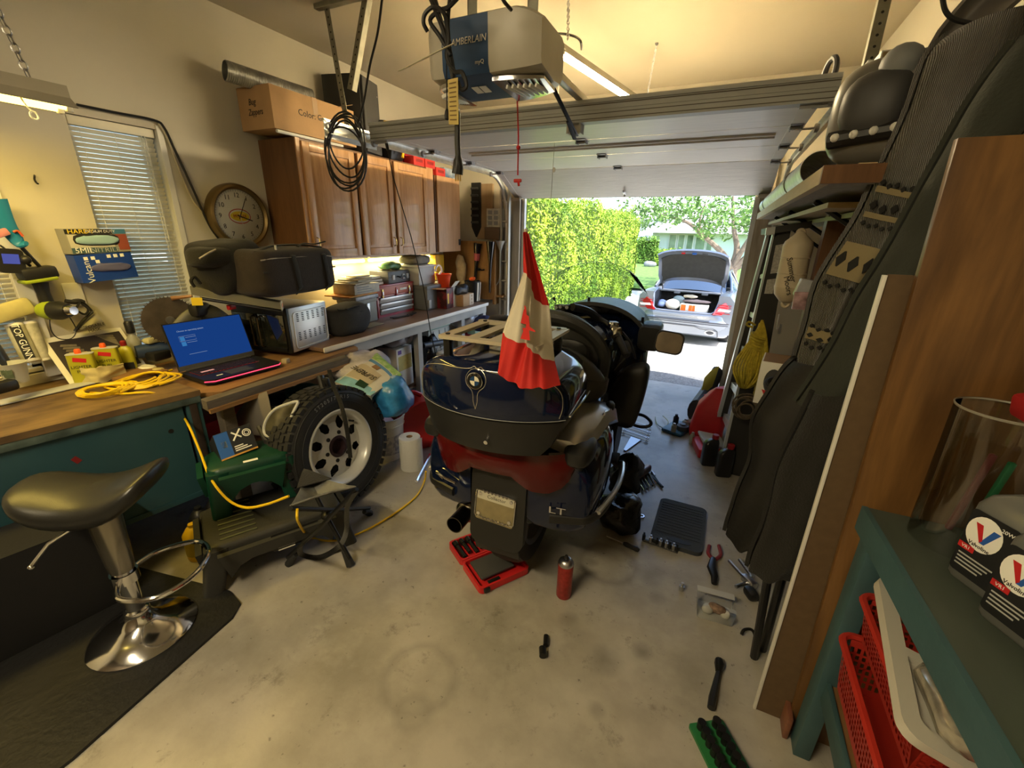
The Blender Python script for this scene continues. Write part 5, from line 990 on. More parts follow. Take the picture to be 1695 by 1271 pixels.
for a,b,z,m,nm in ((.074,.046,.0056,RINK,'emblem_border'),(.069,.041,.0062,PAPER,'emblem_ring'),(.064,.030,.0068,YINK,'emblem_oval')):
    g = G(); g.loft([ell(a,b,z - .0004),ell(a,b,z)]); part(fc,nm,g,m,world=True)
text(fc,"M\u00dcLLER",.028,CI @ CF @ Matrix.Translation((0,0,.0074)),RINK,sx=.9);
for a,L,wd,nm in ((-18,.085,.006,'hour_hand'),(63,.125,.004,'minute_hand'),(-80,.11,.002,'second_hand')):
    g = G(); g.M = CF @ Matrix.Rotation(R(a),4,'Z')@ Matrix.Translation((0,0,.009)); g.bx((-.02,-wd / 2,0),(L,wd / 2,.0012)); part(fc,nm,g,INK if nm[0]!= 's' else WINK,world=True)
g = G(); g.lathe([(.166,.012),(.12,.018),(.06,.021),(.001,.022)],CF.translation,(1,0,0),40,cap=False); part(ck,'glass',g,clear('clock_glass',(.97,.97,.95),.02),world=True)
# cable along the wall
g = G(); g.tube(smooth([(-2.935,1.266,2.041),(-2.935,1.417,2.041),(-2.935,1.593,2.042),(-2.935,1.637,2.012),(-2.935,1.668,1.903),(-2.935,1.719,1.717),(-2.935,1.771,1.515),(-2.935,1.815,1.426)],6),.0065,6); solo('wall_cable','black cable running over the window top and down to the clock','cable',g,BLK)
g = G(); g.tube(smooth([(-2.938,1.612,2.028),(-2.938,1.64,1.965),(-2.938,1.674,1.778),(-2.938,1.706,1.65),(-2.938,1.749,1.578)],6),.005,6); solo('wall_cable','thin cream cable beside the black cable right of the window','cable',g,mat('cable_cream',(.45,.40,.28),.6))
g = G(); g.tube(smooth([(-2.945,1.036,1.707),(-2.92,1.026,1.7),(-2.915,1.021,1.687),(-2.91,1.022,1.674),(-2.9,1.023,1.669)],3),.004,6); solo('wall_hook','small bent nail hook on the yellow-lit wall','hook',g,BLKM)
g = G(); g.box((-2.944,1.042,1.161),(.010,.075,.115),bev=.004); oo = solo('outlet_plate','white wall outlet plate below the blue glove box','outlet',g,WHT)
# glove boxes on the wall
def wallq(l,X=-2.86): return l
t,pa,wd,uv = quadbox('glove_box','black and white box of nitrile gloves mounted on the wall, upper of two','box',(-2.86,1.051,1.358),(-2.86,1.296,1.362),(-2.86,1.296,1.481),(-2.86,1.046,1.474),.085,mat('gb_grey',(.30,.29,.25),.55))
pa('white_panel',.02,.25,.74,.78,mat('gb_white',(.52,.50,.42),.5)); pa('black_band',.0,.80,.76,.99,INK); pa('blue_corner',.77,.80,.99,.99,mat('gb_blue',(.05,.18,.32),.5)); pa('red_panel',.80,.12,.99,.78,mat('gb_red',(.30,.07,.04),.5)); pa('dark_base',.02,.02,.78,.24,mat('gb_slate',(.05,.10,.12),.5))
wd('HARDY',.04,.895,.028,YINK,1.1); wd('MEDIUM DUTY',.32,.895,.018,WINK); wd('5MIL',.06,.13,.036,WINK); wd('NITRILE',.30,.13,.030,mat('gb_print',(.40,.42,.40),.5),1.2)
g = G(); g.ball((0,0,0),(.006,.088,.022),16,8,.7); g.jit(.006,40); c = uv(.48,.56,.002); g.v =[v + c for v in g.v]; part(t,'glove_tuft',g,mat('glove_blue',(.30,.48,.55),.6),world=True)
g = G(); g.ball((0,0,0),(.003,.098,.030),16,8,.6); g.v =[v + uv(.47,.56,.0) for v in g.v]; part(t,'opening',g,INK,world=True)
t,pa,wd,uv = quadbox('glove_box','blue box of gloves mounted on the wall, lower of two','box',(-2.86,1.061,1.219),(-2.86,1.298,1.234),(-2.86,1.288,1.357),(-2.86,1.053,1.352),.085,mat('gb_deepblue',(.01,.05,.32),.5))
text(t,'Vulcan',.040,root_matrix(t).inverted()@ frame(uv(.16,.38,.002),Vector(uv(0,1))- Vector(uv(0,0)),Vector(uv(0,0))- Vector(uv(1,0))),WINK)
g = G(); g.ball((0,0,0),(.005,.085,.020),16,8,.7); g.jit(.006,40); g.v =[v + uv(.56,.48,.002) for v in g.v]; part(t,'glove_tuft',g,mat('glove_violet',(.10,.10,.22),.6),world=True)
for u,v in ((.18,.86),(.30,.86),(.58,.88),(.70,.88),(.82,.88),(.36,.72)): pa('icon',u - .035,v - .06,u + .035,v + .06,WINK)
# cordless drill hanging on the wall
LIME = mat('lime_plastic',(.28,.36,.02),.4)
dr = thing('cordless_drill','black and lime cordless drill hanging upside down on the wall','drill',(-2.87,.915,1.144))
g = G(); g.box((-2.87,.911,1.279),(.085,.125,.055),(.1,0,0),.012); bt = part(dr,'battery',g,BLK,world=True); g = G(); g.box((-2.87,.906,1.249),(.088,.12,.016),(.12,0,0),.006); part(bt,'lime_band',g,LIME,world=True)
g = G(); g.tube([(-2.87,.909,1.235),(-2.87,.909,1.188),(-2.87,.911,1.139),(-2.87,.915,1.11)],[.030,.024,.026,.030],12,flat=(.8,1)); part(dr,'grip',g,BLK,world=True)
g = G(); c0,c1 = Vector((-2.89,.891,1.106)),Vector((-2.82,.92,1.108)); g.tube([c0,c0.lerp(c1,.4),c0.lerp(c1,.8)],[.034,.044,.042],16); part(dr,'motor_body',g,LIME,world=True)
g = G(); g.tube([c0.lerp(c1,.78),c0.lerp(c1,1.2),c0.lerp(c1,1.75)],[.043,.044,.030],18); ch = part(dr,'gear_case',g,BLK,world=True); g = G(); g.tube([c0.lerp(c1,1.7),c0.lerp(c1,2.1)],[.026,.020],14); part(ch,'chuck',g,CHR,world=True)
g = G(); g.tube(smooth([(-2.85,.899,1.091),(-2.85,.885,1.02),(-2.85,.901,.973),(-2.85,.946,.963),(-2.85,.974,1.004),(-2.85,.962,1.081)],5),.0025,5); part(dr,'lanyard',g,BLK,world=True)
gr = thing('caulking_gun','teal plastic handled gun with a long black rod, left of the drill','tool',(-2.86,.891,1.457))
TEAL = mat('teal_plastic',(.01,.17,.34),.45)
g = G(); g.tube(smooth([(-2.87,.852,1.591),(-2.87,.862,1.513),(-2.87,.875,1.444),(-2.86,.886,1.408),(-2.84,.899,1.411)],4),[.045,.043,.04,.037,.034,.032,.03,.03,.028,.026,.024,.022,.021,.020,.019,.018,.014],10,flat=(.6,1)); part(gr,'handle',g,TEAL,world=True)
g = G(); g.tube([(-2.87,.889,1.392),(-2.87,.935,1.288)],.008,8); part(gr,'rod',g,BLKM,world=True); g = G(); g.tube(smooth([(-2.85,.873,1.459),(-2.85,.888,1.464),(-2.85,.899,1.441)],4),.005,6); part(gr,'red_trigger',g,mat('trigger_orange',(.5,.09,.03),.4),world=True)
g = G(); g.box((-2.85,.835,1.454),(.02,.05,.03),(.4,0,0),.006); part(gr,'pink_tag',g,mat('tag_pink',(.5,.2,.22),.5),world=True)
cm = thing('battery_charger','small black gadget with a lit blue screen hanging beside the drill','charger',(-2.85,.832,1.338)); CMF = frame((-2.85,.832,1.338),(0,1,0),(0,0,1))@ Matrix.Rotation(-.1,4,'Z')
g = G(); g.prism(rpoly(.085,.105,.018,4),-.018,.012,CMF); part(cm,'body',g,BLK,world=True); g = G(); g.prism([(-.026,-.012),(.026,-.012),(.026,.03),(-.026,.03)],.0122,.013,CMF); part(cm,'screen',g,glow('charger_screen',(.12,.14,.5),.35),world=True)
g = G(); g.tube(smooth([(-2.86,.821,1.404),(-2.86,.832,1.388),(-2.86,.832,1.368)],4),.004,6); g.tube(smooth([(-2.85,.853,1.337),(-2.85,.875,1.333),(-2.86,.893,1.313)],4),.006,6); g.ball((-2.84,.878,1.341),.02,10,6); part(cm,'cord',g,BLK,world=True)
# bag of face masks hanging by the outlet
mb = thing('mask_bag','plastic pack of disposable masks with black straps hung below the outlet','bag',(-2.9,1.027,1.004))
g = G(); q =[Vector(p) for p in ((-2.89,.967,.979),(-2.89,1.11,.99),(-2.9,1.09,1.078),(-2.9,1,1.009))]; g.grid(lambda u,v: q[0].lerp(q[1],u).lerp(q[3].lerp(q[2],u),v)+ Vector((.035 * sin(pi * u)* sin(pi * v),0,0)),8,6,.01); part(mb,'pack',g,mat('mask_pack',(.40,.38,.30),.4),world=True)
text(mb,'DISPOSABLE',.020,root_matrix(mb).inverted()@ frame((-2.85,1.037,1.008),q[1]- q[0],q[2]- q[0]),INK); text(mb,'MASK',.020,root_matrix(mb).inverted()@ frame((-2.85,1.044,.987),q[1]- q[0],q[2]- q[0]),INK)
g = G(); g.tube(smooth([(-2.89,.982,1.137),(-2.89,1.007,1.131),(-2.89,1.04,1.129),(-2.89,1.059,1.102),(-2.88,1.068,1.074)],4),[.012]* 5 +[.014]* 5 +[.006]* 7,7); g.tube(smooth([(-2.88,1.031,1.128),(-2.87,1.007,1.096),(-2.87,1.031,1.068),(-2.87,1.051,1.09),(-2.87,1.034,1.12)],5),.005,6); g.tube(smooth([(-2.88,1.068,1.074),(-2.88,1.023,1.038),(-2.88,.978,.99)],5),.007,6); part(mb,'strap',g,BLK,world=True)
# sealant tubes and bottle at the far left of the bench
def tube_can(label,b,t_,r,m,words,bandm):
    b,t_ = Vector(b),Vector(t_); a =(t_ - b); L = a.length; t = thing('sealant_tube',label,'tube',b)
    g = G(); g.lathe([(r * .96,0),(r,.004),(r,L - .004),(r * .95,L),(r * .25,L + .004)],b,a,22); part(t,'barrel',g,m,world=True)
    z = a.normalized(); f = Vector((1,-.25,0)); f =(f - z * f.dot(z)).normalized(); xx = z.cross(f)
    g = G(); g.lathe([(r * 1.01,L * .06),(r * 1.01,L * .94)],b,a,22,cap=False); part(t,'wrap',g,bandm,world=True)
    if words: text(t,words,.034,root_matrix(t).inverted()@ frame(b + z * L * .5 + f *(r + .0035),-z,xx),WINK,sx=.95); g = G(); g.M = frame(b + z * L * .5 + f *(r + .0008),-z,xx); g.box((0,0,0),(L * .86,r * 1.1,.003)); part(t,'name_stripe',g,INK,world=True)
    return t
tube_can('white sealant tube with a black name stripe leaning at the left of the bench',(-2.88,.794,.88),(-2.93,.793,1.055),.032,WHT,'TOP GUNN',mat('tube_grey',(.48,.47,.38),.5,var=.15,vs=40))
tube_can('pale sealant tube leaning against the wall left of the framed picture',(-2.9,.838,.869),(-2.94,.845,1.056),.030,WHT,'',mat('tube_pale',(.42,.41,.34),.5,var=.3,vs=30))
g = G(); g.lathe([(.04,0),(.042,.1),(.04,.14),(.018,.17),(.018,.19)],(-2.8,.674,.867),(0,-.15,1),18); solo('dark_bottle','dark blue-grey bottle at the far left end of the bench','bottle',g,mat('dark_bottle',(.02,.025,.04),.3))
g = G(); g.box((-2.91,.787,1.116),(.05,.17,.075),(.25,0,0),.015); tt = solo('tape_dispenser','cream plastic holder with slots on the wall above the sealant tubes','holder',g,mat('cream_plastic',(.50,.45,.20),.5,var=.2,vs=10))
cp = thing('paper_cup','white cup with green lettering at the left end of the bench','cup',(-2.72,.686,.837)); CPB = Vector((-2.72,.686,.837))
g = G(); g.lathe([(.036,0),(.047,.085),(.049,.088),(.046,.088),(.035,.006),(.001,.005)],CPB,(0,0,1),26,cap=False); g.lathe([(.036,0),(.001,.0)],CPB,n=20); part(cp,'cup',g,mat('cup_white',(.52,.52,.44),.45),world=True)
g = G(); g.grid(lambda u,v: CPB + Vector(((.0425 + .005 * v)* cos(-1.1 + .75 * u),(.0425 + .005 * v)* sin(-1.1 + .75 * u),.030 + .035 * v)),8,2); part(cp,'green_emblem',g,mat('cup_green',(.12,.16,.10),.5),world=True)
text(cp,'EU',.034,frame((.0475 * cos(-.72),.0475 * sin(-.72),.055),(-sin(-.72),cos(-.72),0),(0,0,1)),mat('cup_green',(.12,.16,.10),.5))
g = G(); g.bx((-2.94,.62,.753),(-2.70,.86,.77),.004); g.v =[Matrix.Rotation(-.12,4,'Z')@ v for v in g.v]; solo('metal_ruler_tray','pale metal strip tray along the back left of the bench','tray',G().bx((-2.78,.50,.755),(-2.70,.93,.762),.003),LGRY)
g = G(); g.box((-2.66,.624,.844),(.05,.09,.05),(0,0,.3),.015); solo('black_clamp','black clamp lying at the left end of the bench next to the cup','clamp',g,BLK)
# framed print leaning on the wall
t,pa,wd,uv = quadbox('poster_print','white-bordered print of golden curved shapes leaning on the wall behind the yellow cans','picture',(-2.776,.864,.757),(-2.80,1.20,.757),(0,0,0),(-2.93,.855,.967),.004,PAPER)
pa('dark_ground',.07,.10,.95,.90,mat('print_ground',(.035,.028,.03),.5))
GOLDP = mat('print_gold',(.5,.36,.08),.5,var=.3,vs=12); TAUP = mat('print_taupe',(.22,.19,.13),.5,var=.3,vs=12)
for k in range(9):
    v0 = .78 - k * .062; L = .20 - .006 * abs(k - 3); face(t,'golden_band',[uv(.16 + .012 * k,v0,.0016),uv(.16 + L + .015 * k,v0 - .05,.0016),uv(.17 + L + .015 * k,v0 - .005,.0016),uv(.18 + .012 * k,v0 + .04,.0016)],GOLDP if k > 2 else TAUP)
    if k < 5: face(t,'golden_band',[uv(.62 + .02 * k,.88 - k * .03,.0016),uv(.84,.80 - k * .055,.0016),uv(.84,.84 - k * .055,.0016),uv(.64 + .02 * k,.91 - k * .03,.0016)],TAUP)
pa('footer_mark',.08,.025,.26,.06,TAUP)
# lighter fuel cans
OLIV = mat('can_yellow',(.40,.38,.02),.4,var=.06,vs=8)
def can(label,bx,ty,w,h,gname=None):
    b = Vector(bx); t = thing('fuel_can',label,'can',b); F = Matrix.Translation(b)@ Matrix.Rotation(.9,4,'Z')
    g = G(); g.loft([[F @ Vector((x,y,z)) for x,y in rpoly(w,.045,.014,4)] for z in (0,h)]); part(t,'body',g,OLIV,world=True)
    g = G(); g.loft([[F @ Vector((x * k,y * k,z)) for x,y in rpoly(w,.045,.014,4)] for z,k in ((h,1.03),(h + .003,1.03),(h + .004,.9))]); part(t,'top',g,LGRY,world=True)
    g = G(); g.lathe([(.013,0),(.013,.016),(.010,.022),(.001,.023)],F @ Vector((-.005,0,h + .003)),n=14); part(t,'cap',g,ORG,world=True)
    L = root_matrix(t).inverted()@ F
    for s,z,sz,m in (('LIGHTER',h * .58,.020,INK),('FUEL',h * .42,.020,INK)): text(t,s,sz,L @ frame((0,-.0235,z),(1,0,0),(0,0,1)),m)
    g = G(); g.M = F; g.box((.0,-.0228,h * .82),(w * .5,.002,.02),(0,.2,0)); part(t,'red_logo',g,RINK,world=True); return t
can('yellow lighter fuel can with orange cap, left of the pair before the picture',(-2.763,.928,.755),0,.100,.145); can('yellow lighter fuel can with orange cap, right of the pair before the picture',(-2.774,1.032,.755),0,.100,.150)
ob = thing('oil_bottle','yellow bottle with a dark red cap right of the fuel cans','bottle',(-2.8,1.123,.755)); OBB = Vector((-2.8,1.123,.755))
g = G(); g.loft([[OBB + Matrix.Rotation(.9,3,'Z')@ Vector((x * k,y * k,z)) for x,y in rpoly(.065,.04,.018,4)] for z,k in ((0,.95),(.005,1),(.105,1),(.125,.8),(.135,.45),(.142,.4))]); part(ob,'body',g,OLIV,world=True)
g = G(); g.lathe([(.014,.140),(.014,.160),(.008,.166),(.001,.167)],OBB,n=14); part(ob,'cap',g,mat('cap_darkred',(.22,.01,.01),.4),world=True)
g = G(); g.M = Matrix.Translation(OBB)@ Matrix.Rotation(.9,4,'Z'); g.bx((-.028,-.0215,.01),(.028,-.0205,.05)); part(ob,'dark_label',g,INK,world=True)
g = G(); g.grid(lambda u,v: Vector((-2.759,.904,.757)).lerp(Vector((-2.729,1.072,.757)),u)+ Vector((.05 * sin(pi * u),-.03 * sin(pi * u),.085 * v *(1 - .25 * u)))+ .012 * mnoise.noise_vector(Vector((u * 5,v * 3,0))),20,8,.006); solo('folded_rag','crumpled cream rag standing in front of the yellow fuel cans','rag',g,mat('rag_cream',(.52,.45,.22),.85,var=.1,vs=10,bump=.3,bs=30),ang=80)
# yellow extension cord: coil on the bench, then hanging to the stool and on to the motorcycle
YC = mat('cord_yellow',(.78,.52,.01),.42); cd = thing('extension_lead','yellow extension cord coiled on the bench and hanging down to the motorcycle','cord',(-2.561,1.007,.755))
CA,CB = Vector((-2.524,1.056,.762)),Vector((-2.523,.908,.762)); pts =[]
for k in range(5):
    for j in range(16):
        a = 2 * pi * j / 16 + k * .2; r = .125 - .014 * k + .012 * sin(a * 2 + k); pts.append(CA + Vector((r * cos(a)* 1.0,r * sin(a)* 1.15,.004 * k + .004 * sin(a * 3))))
g = G(); g.tube(pts,.0055,7); part(cd,'coil',g,YC,world=True)
pts =[]
for k in range(4):
    for j in range(16):
        a = 2 * pi * j / 16 + k * .35; r = .10 - .012 * k; pts.append(CB + Vector((r * cos(a)* 1.0 + .012 * k,r * sin(a)* 1.1 - .01 * k,.006 + .005 * k + .003 * sin(a * 2))))
g = G(); g.tube(pts,.0055,7); part(cd,'coil',g,YC,world=True)
g = G(); g.tube(smooth([(-2.564,.855,.757),(-2.427,.911,.757),(-2.326,.983,.757),(-2.383,1.083,.665),(-2.19,1.033,.61),(-2.045,.985,.523),(-1.92,.94,.438),(-1.781,.914,.386),(-1.648,.906,.388),(-1.526,.921,.432),(-1.43,.96,.478)],8),.0055,7)
g.tube(smooth([(-1.383,.954,.436),(-1.37,.94,.384),(-1.663,1.186,.03),(-1.573,1.226,.008),(-1.502,1.297,.008),(-1.452,1.419,.008),(-1.423,1.581,.008),(-1.422,1.747,.008),(-1.468,1.887,.02),(-1.443,1.872,.1)],8),.0055,7); g.tube(smooth([(-2.618,1.228,.757),(-2.605,1.163,.757),(-2.676,1.101,.757)],4),.0055,7); part(cd,'run',g,YC,world=True)
# blue grinder, spray bottle and bits left of the laptop
gd = thing('angle_grinder','dark blue angle grinder lying behind the laptop screen','tool',(-2.78,1.254,.803)); NAVY = mat('navy_plastic',(.02,.04,.10),.45)
g = G(); g.tube([(-2.82,1.175,.842),(-2.8,1.261,.841),(-2.76,1.346,.848)],[.035,.04,.03],12); part(gd,'body',g,NAVY,world=True); g = G(); g.box((-2.76,1.247,.815),(.07,.10,.05),(0,0,.2),.012); part(gd,'grip',g,BLK,world=True); g = G(); g.box((-2.8,1.265,.896),(.05,.10,.03),(0,0,.2),.01); part(gd,'pale_cover',g,mat('pale_yellow',(.5,.47,.25),.5),world=True)
sb = thing('spray_bottle','clear spray bottle with black cap at the window sill','bottle',(-2.86,1.198,.824)); SB_ = Vector((-2.86,1.195,.807))
g = G(); g.lathe([(.03,0),(.033,.06),(.03,.10),(.014,.125),(.013,.14)],SB_,n=18); part(sb,'body',g,mat('frosted',(.30,.30,.25),.3),world=True); g = G(); g.lathe([(.02,.135),(.022,.19),(.016,.20)],SB_,n=14); part(sb,'cap',g,BLK,world=True)
g = G(); g.ball((-2.752,1.176,.765),(.05,.04,.016),12,6); g.jit(.01,20); solo('white_scrap','crumpled white paper scrap by the yellow cord coil','scrap',g,PAPER)
g = G(); g.ball((-2.663,1.185,.762),(.03,.03,.012),10,6); g.jit(.008,30); solo('rag_scrap','small pale rag scrap left of the laptop corner','scrap',g,mat('rag_cream',(.52,.45,.22),.85))
# cooler bags on the oven
def bagbox(t,name,c,d,rot,m,e=.5,jit=.012,sc=5):
    g = G(); g.ball((0,0,0),[x / 2 for x in d],32,20,e); g.jit(jit,sc,c[0]); M = Matrix.Translation(Vector(c))@ Matrix.Rotation(rot,4,'Z'); g.v =[M @ v for v in g.v]; return part(t,name,g,m,world=True,ang=80),M
BGc = Vector((-2.42,1.842,1.256)); bg = thing('duffel_bag','brown-black zippered bag with grey piping lying on top of the toaster oven','bag',BGc - Vector((0,0,.16)))
br = math.atan2(-.12,.99)* 0 - .02
o,M = bagbox(bg,'body',BGc,(.36,.57,.27),.05,FABB,.35,.012,6)
def onf(y,z,dx=.0): return M @ Vector((.172 + dx,y,z))
g = G(); g.tube([onf(-.26,.075,-.012),onf(-.2,.082),onf(0,.085,.003),onf(.2,.082),onf(.265,.075,-.012)],.004,6); part(bg,'piping',g,mat('piping_grey',(.32,.29,.26),.7),world=True)
g = G(); g.tube([onf(-.26,.01,-.008),onf(-.1,.012,.004),onf(.1,.010,.004),onf(.265,.012,-.008)],.005,6); part(bg,'seam',g,FAB,world=True)
for y in (-.06,.17): g = G(); g.tube([onf(y - .01,.125,-.05),onf(y,.09,.008),onf(y + .01,0,.012),onf(y + .02,-.09,.01),onf(y + .025,-.125,-.03)],.022,8,flat=(1,.22)); part(bg,'strap',g,FAB,world=True)
g = G(); g.tube(smooth([M @ Vector(p) for p in ((.12,-.25,.115),(.06,-.1,.142),(.05,.1,.146),(.08,.25,.13))],5),.012,7,flat=(1,.5)); g.tube(smooth([M @ Vector(p) for p in ((.1,.05,.14),(.08,.12,.155),(.08,.2,.15),(.1,.27,.165))],4),.011,6,flat=(1,.4)); part(bg,'zip_top',g,FAB,world=True)
g = G(); g.box(M @ Vector((.13,-.13,.135)),(.012,.008,.03),bev=.002); part(bg,'zip_pull',g,LGRY,world=True)
B2c = Vector((-2.58,1.61,1.286)); b2 = thing('backpack','black soft bag leaning on the brown-black bag, next to the wall clock','bag',B2c - Vector((0,0,.15))); o,M = bagbox(b2,'body',B2c,(.32,.33,.30),.1,FAB,.55,.025,6)
g = G(); g.ball(Vector((-2.5,1.495,1.344)),(.08,.12,.055),16,10,.6); g.jit(.01,9); part(b2,'front_pocket',g,FAB,world=True); g = G(); g.tube(smooth([(-2.4,1.368,1.344),(-2.4,1.417,1.369),(-2.41,1.464,1.385)],4),.005,6); part(b2,'grey_trim',g,mat('piping_grey',(.32,.29,.26),.7),world=True)
g = G(); g.tube(smooth([(-2.5,1.37,1.195),(-2.5,1.359,1.227),(-2.5,1.381,1.247),(-2.5,1.403,1.208)],4),.008,6); part(b2,'strap_loop',g,FAB,world=True)
B3c = Vector((-2.46,2.348,.871)); b3 = thing('pouch_bag','dark grey soft bag on the counter end beside the toaster oven','bag',B3c - Vector((0,0,.1))); o,M = bagbox(b3,'body',B3c,(.26,.36,.235),.1,mat('charcoal_fabric',(.035,.035,.036),.9,var=.2,vs=9,bump=.25,bs=120),.7,.02,6)
g = G(); g.tube(smooth([M @ Vector(p) for p in ((.09,-.1,.09),(.10,.0,.10),(.08,.1,.085))],5),.013,6,flat=(1,.5)); g.tube(smooth([M @ Vector(p) for p in ((.05,-.14,.09),(.1,-.05,.075),(.12,.02,.06))],5),.012,6,flat=(1,.5)); part(b3,'flap_fold',g,MATS['charcoal_fabric'],world=True)
# ------------------------------------------------------------------ things on the counter
CZ = .7625
# red tool chest
TC = frame((-2.645,2.895,CZ),(0,1,0),(-1,0,0)); TRED = mat('chest_red',(.33,.012,.02),.28,coat=.4,var=.06); ALU = mat('aluminium',(.66,.66,.68),.35,.5)
tc = thing('tool_chest','red metal tool chest with three silver drawers on the counter','tool chest',M=TC)
TW,TD,TH = .50,.24,.275
g = G(); g.bx((0,.006,.02),(.022,TD,.265)); g.bx((TW - .022,.006,.02),(TW,TD,.265)); g.bx((0,.006,0),(TW,TD,.022)); g.bx((0,TD - .01,0),(TW,TD,.265)); g.bx((.0,.006,.175),(TW,TD,.185)); part(tc,'case',g,TRED)
part(tc,'lid',G().bx((0,0,.186),(TW,TD,TH),.006),mat('chest_front',(.46,.12,.08),.35,var=.1)); part(tc,'lid_top',G().bx((-.003,-.004,TH - .012),(TW + .003,TD,TH + .004),.004),TRED)
for i in range(3):
    z = .024 + i * .050; d = part(tc,'drawer',G().bx((.026,.002,z),(TW - .026,TD - .02,z + .046),.002),mat('drawer_grey',(.33,.31,.30),.4,.3)); part(d,'drawer_pull',G().bx((.026,-.010,z + .028),(TW - .026,.002,z + .046),.003),ALU)
for x in (.065,TW / 2,TW - .065):
    o = part(tc,'latch',G().bx((x - .011,-.007,.165),(x + .011,.0,.245),.003),BRASS if x != TW / 2 else TRED); part(o,'buckle',G().bx((x - .008,-.012,.19),(x + .008,-.006,.225),.003),STL)
part(tc,'name_badge',G().bx((TW * .60,-.003,.215),(TW * .80,-.0,.235),.001),PAPER)
# case on the chest
def boxM(name,label,cat,c,d,rz,m,bev=.006,group=None): t = thing(name,label,cat,(c[0],c[1],c[2]),rz,group); part(t,'body',G().bx((-d[0]/ 2,-d[1]/ 2,0),(d[0]/ 2,d[1]/ 2,d[2]),bev),m); return t
TT = CZ + TH + .0045
t = boxM('tool_case','dark grey hard case with two clasps on top of the red tool chest','case',(-2.77,3.22,TT),(.21,.32,.105),.05,mat('case_grey',(.075,.08,.09),.45,var=.15))
for y in (-.09,.06,.12): part(t,'clasp',G().bx((.105,y - .018,.03),(.113,y + .018,.075),.003),LGRY)
part(t,'seam',G().bx((-.107,-.162,.052),(.107,.162,.056)),INK); g = G(); g.tube([(.108,-.03,.06),(.13,-.02,.05),(.13,.05,.05),(.108,.06,.06)],.006,6); part(t,'carry_handle',g,BLK)
for i,(z,w_,dd,rz,c) in enumerate(((0,.20,.21,.05,(.36,.33,.25)),(.030,.19,.20,-.08,(.22,.17,.11)),(.052,.17,.19,.12,(.33,.30,.24)))):
    g = G(); g.bx((-w_ / 2,-dd / 2,0),(w_ / 2,dd / 2,.021 + .006 *(i == 0)),.002); t = thing('book',('thick tan book at the bottom of the short pile on the red tool chest','brown book in the middle of the short pile on the red tool chest','tan booklet on top of the short pile on the red tool chest')[i],'book',(-2.79,2.93,TT + z),rz,'books on the red tool chest'); part(t,'cover',g,mat('book_%d' % i,c,.7,var=.15,vs=20)); part(t,'page_block',G().bx((w_ / 2 - .002,-dd / 2 + .004,.004),(w_ / 2 + .0015,dd / 2 - .004,.017)),PAPER)
g = G(); g.ball((-2.80,3.26,TT + .142),(.07,.13,.036),18,10,.8); g.jit(.015,12); t = solo('bag_of_green_bits','plastic bag with green and yellow bits on the dark grey case','bag',g,mat('green_bits',(.30,.40,.12),.4,var=.5,vs=35,col2=(.05,.30,.20)))
# left of the chest: grey ammo box with magazines and papers
t = boxM('ammo_box','pale grey latched metal box between the dark pouch bag and the red tool chest','box',(-2.70,2.71,CZ),(.20,.24,.19),.02,mat('ammo_grey',(.33,.33,.30),.5,var=.12,vs=15)); part(t,'latch',G().bx((.10,-.012,.06),(.112,.025,.16),.003),STL); part(t,'lid_rim',G().bx((-.104,-.124,.165),(.104,.124,.193),.004),mat('ammo_grey',(.33,.33,.30),.5))
t = boxM('plastic_bag','flat clear plastic bag of papers on the pale grey latched box','bag',(-2.69,2.69,CZ + .1945),(.24,.30,.035),.1,mat('bag_clear',(.42,.44,.48),.25,var=.25,vs=20),.015)
t = boxM('yellow_envelope','yellow and orange printed packet between boxes left of the red tool chest','packet',(-2.70,2.66,CZ + .2305),(.24,.36,.010),.1,mat('packet_yellow',(.75,.42,.03),.5,var=.4,vs=9,col2=(.6,.12,.02)),.003)
t = boxM('flat_box','white printed flat box left of the red tool chest','box',(-2.70,2.72,CZ + .2415),(.22,.30,.075),.05,mat('flat_box_white',(.52,.50,.43),.6,var=.18,vs=25),.003);
for i in range(3): part(t,'printed_line',G().bx((.1103,-.12,.015 + .018 * i),(.1108,.08 - .03 * i,.022 + .018 * i)),GRY)
for i,(z,rz,w_,c) in enumerate(((0,.3,.2,(.5,.46,.36)),(.013,-.1,.17,(.55,.52,.42)),(.025,.25,.18,(.42,.37,.26)),(.037,-.3,.14,(.58,.54,.42)),(.048,.1,.10,(.6,.56,.4)))):
    t = thing('booklet','paper booklet number %s from the bottom of the messy pile on the white flat box' %('one','two','three','four','five')[i],'booklet',(-2.71,2.68 + .02 * i,CZ + .3175 + z),rz,'booklets on the white flat box'); part(t,'pages',G().bx((-w_ / 2,-.13 + .01 * i,0),(w_ / 2,.13 - .01 * i,.0118),.001),mat('booklet_%d' % i,c,.7,var=.12,vs=18))
g = G(); g.lathe([(.033,0),(.035,.01),(.03,.05),(.028,.055),(.001,.055)],(-2.644,2.767,.763),n=20); solo('small_jar','small cloudy jar on the counter left of the red tool chest','jar',g,mat('cloudy',(.36,.38,.30),.2,spec=.7))
g = G(); g.box((-2.498,2.637,.765),(.10,.20,.006),(0,0,.1),.002); solo('thin_board','thin pale board under the small cloudy jar','board',g,mat('thin_board',(.36,.31,.2),.6))
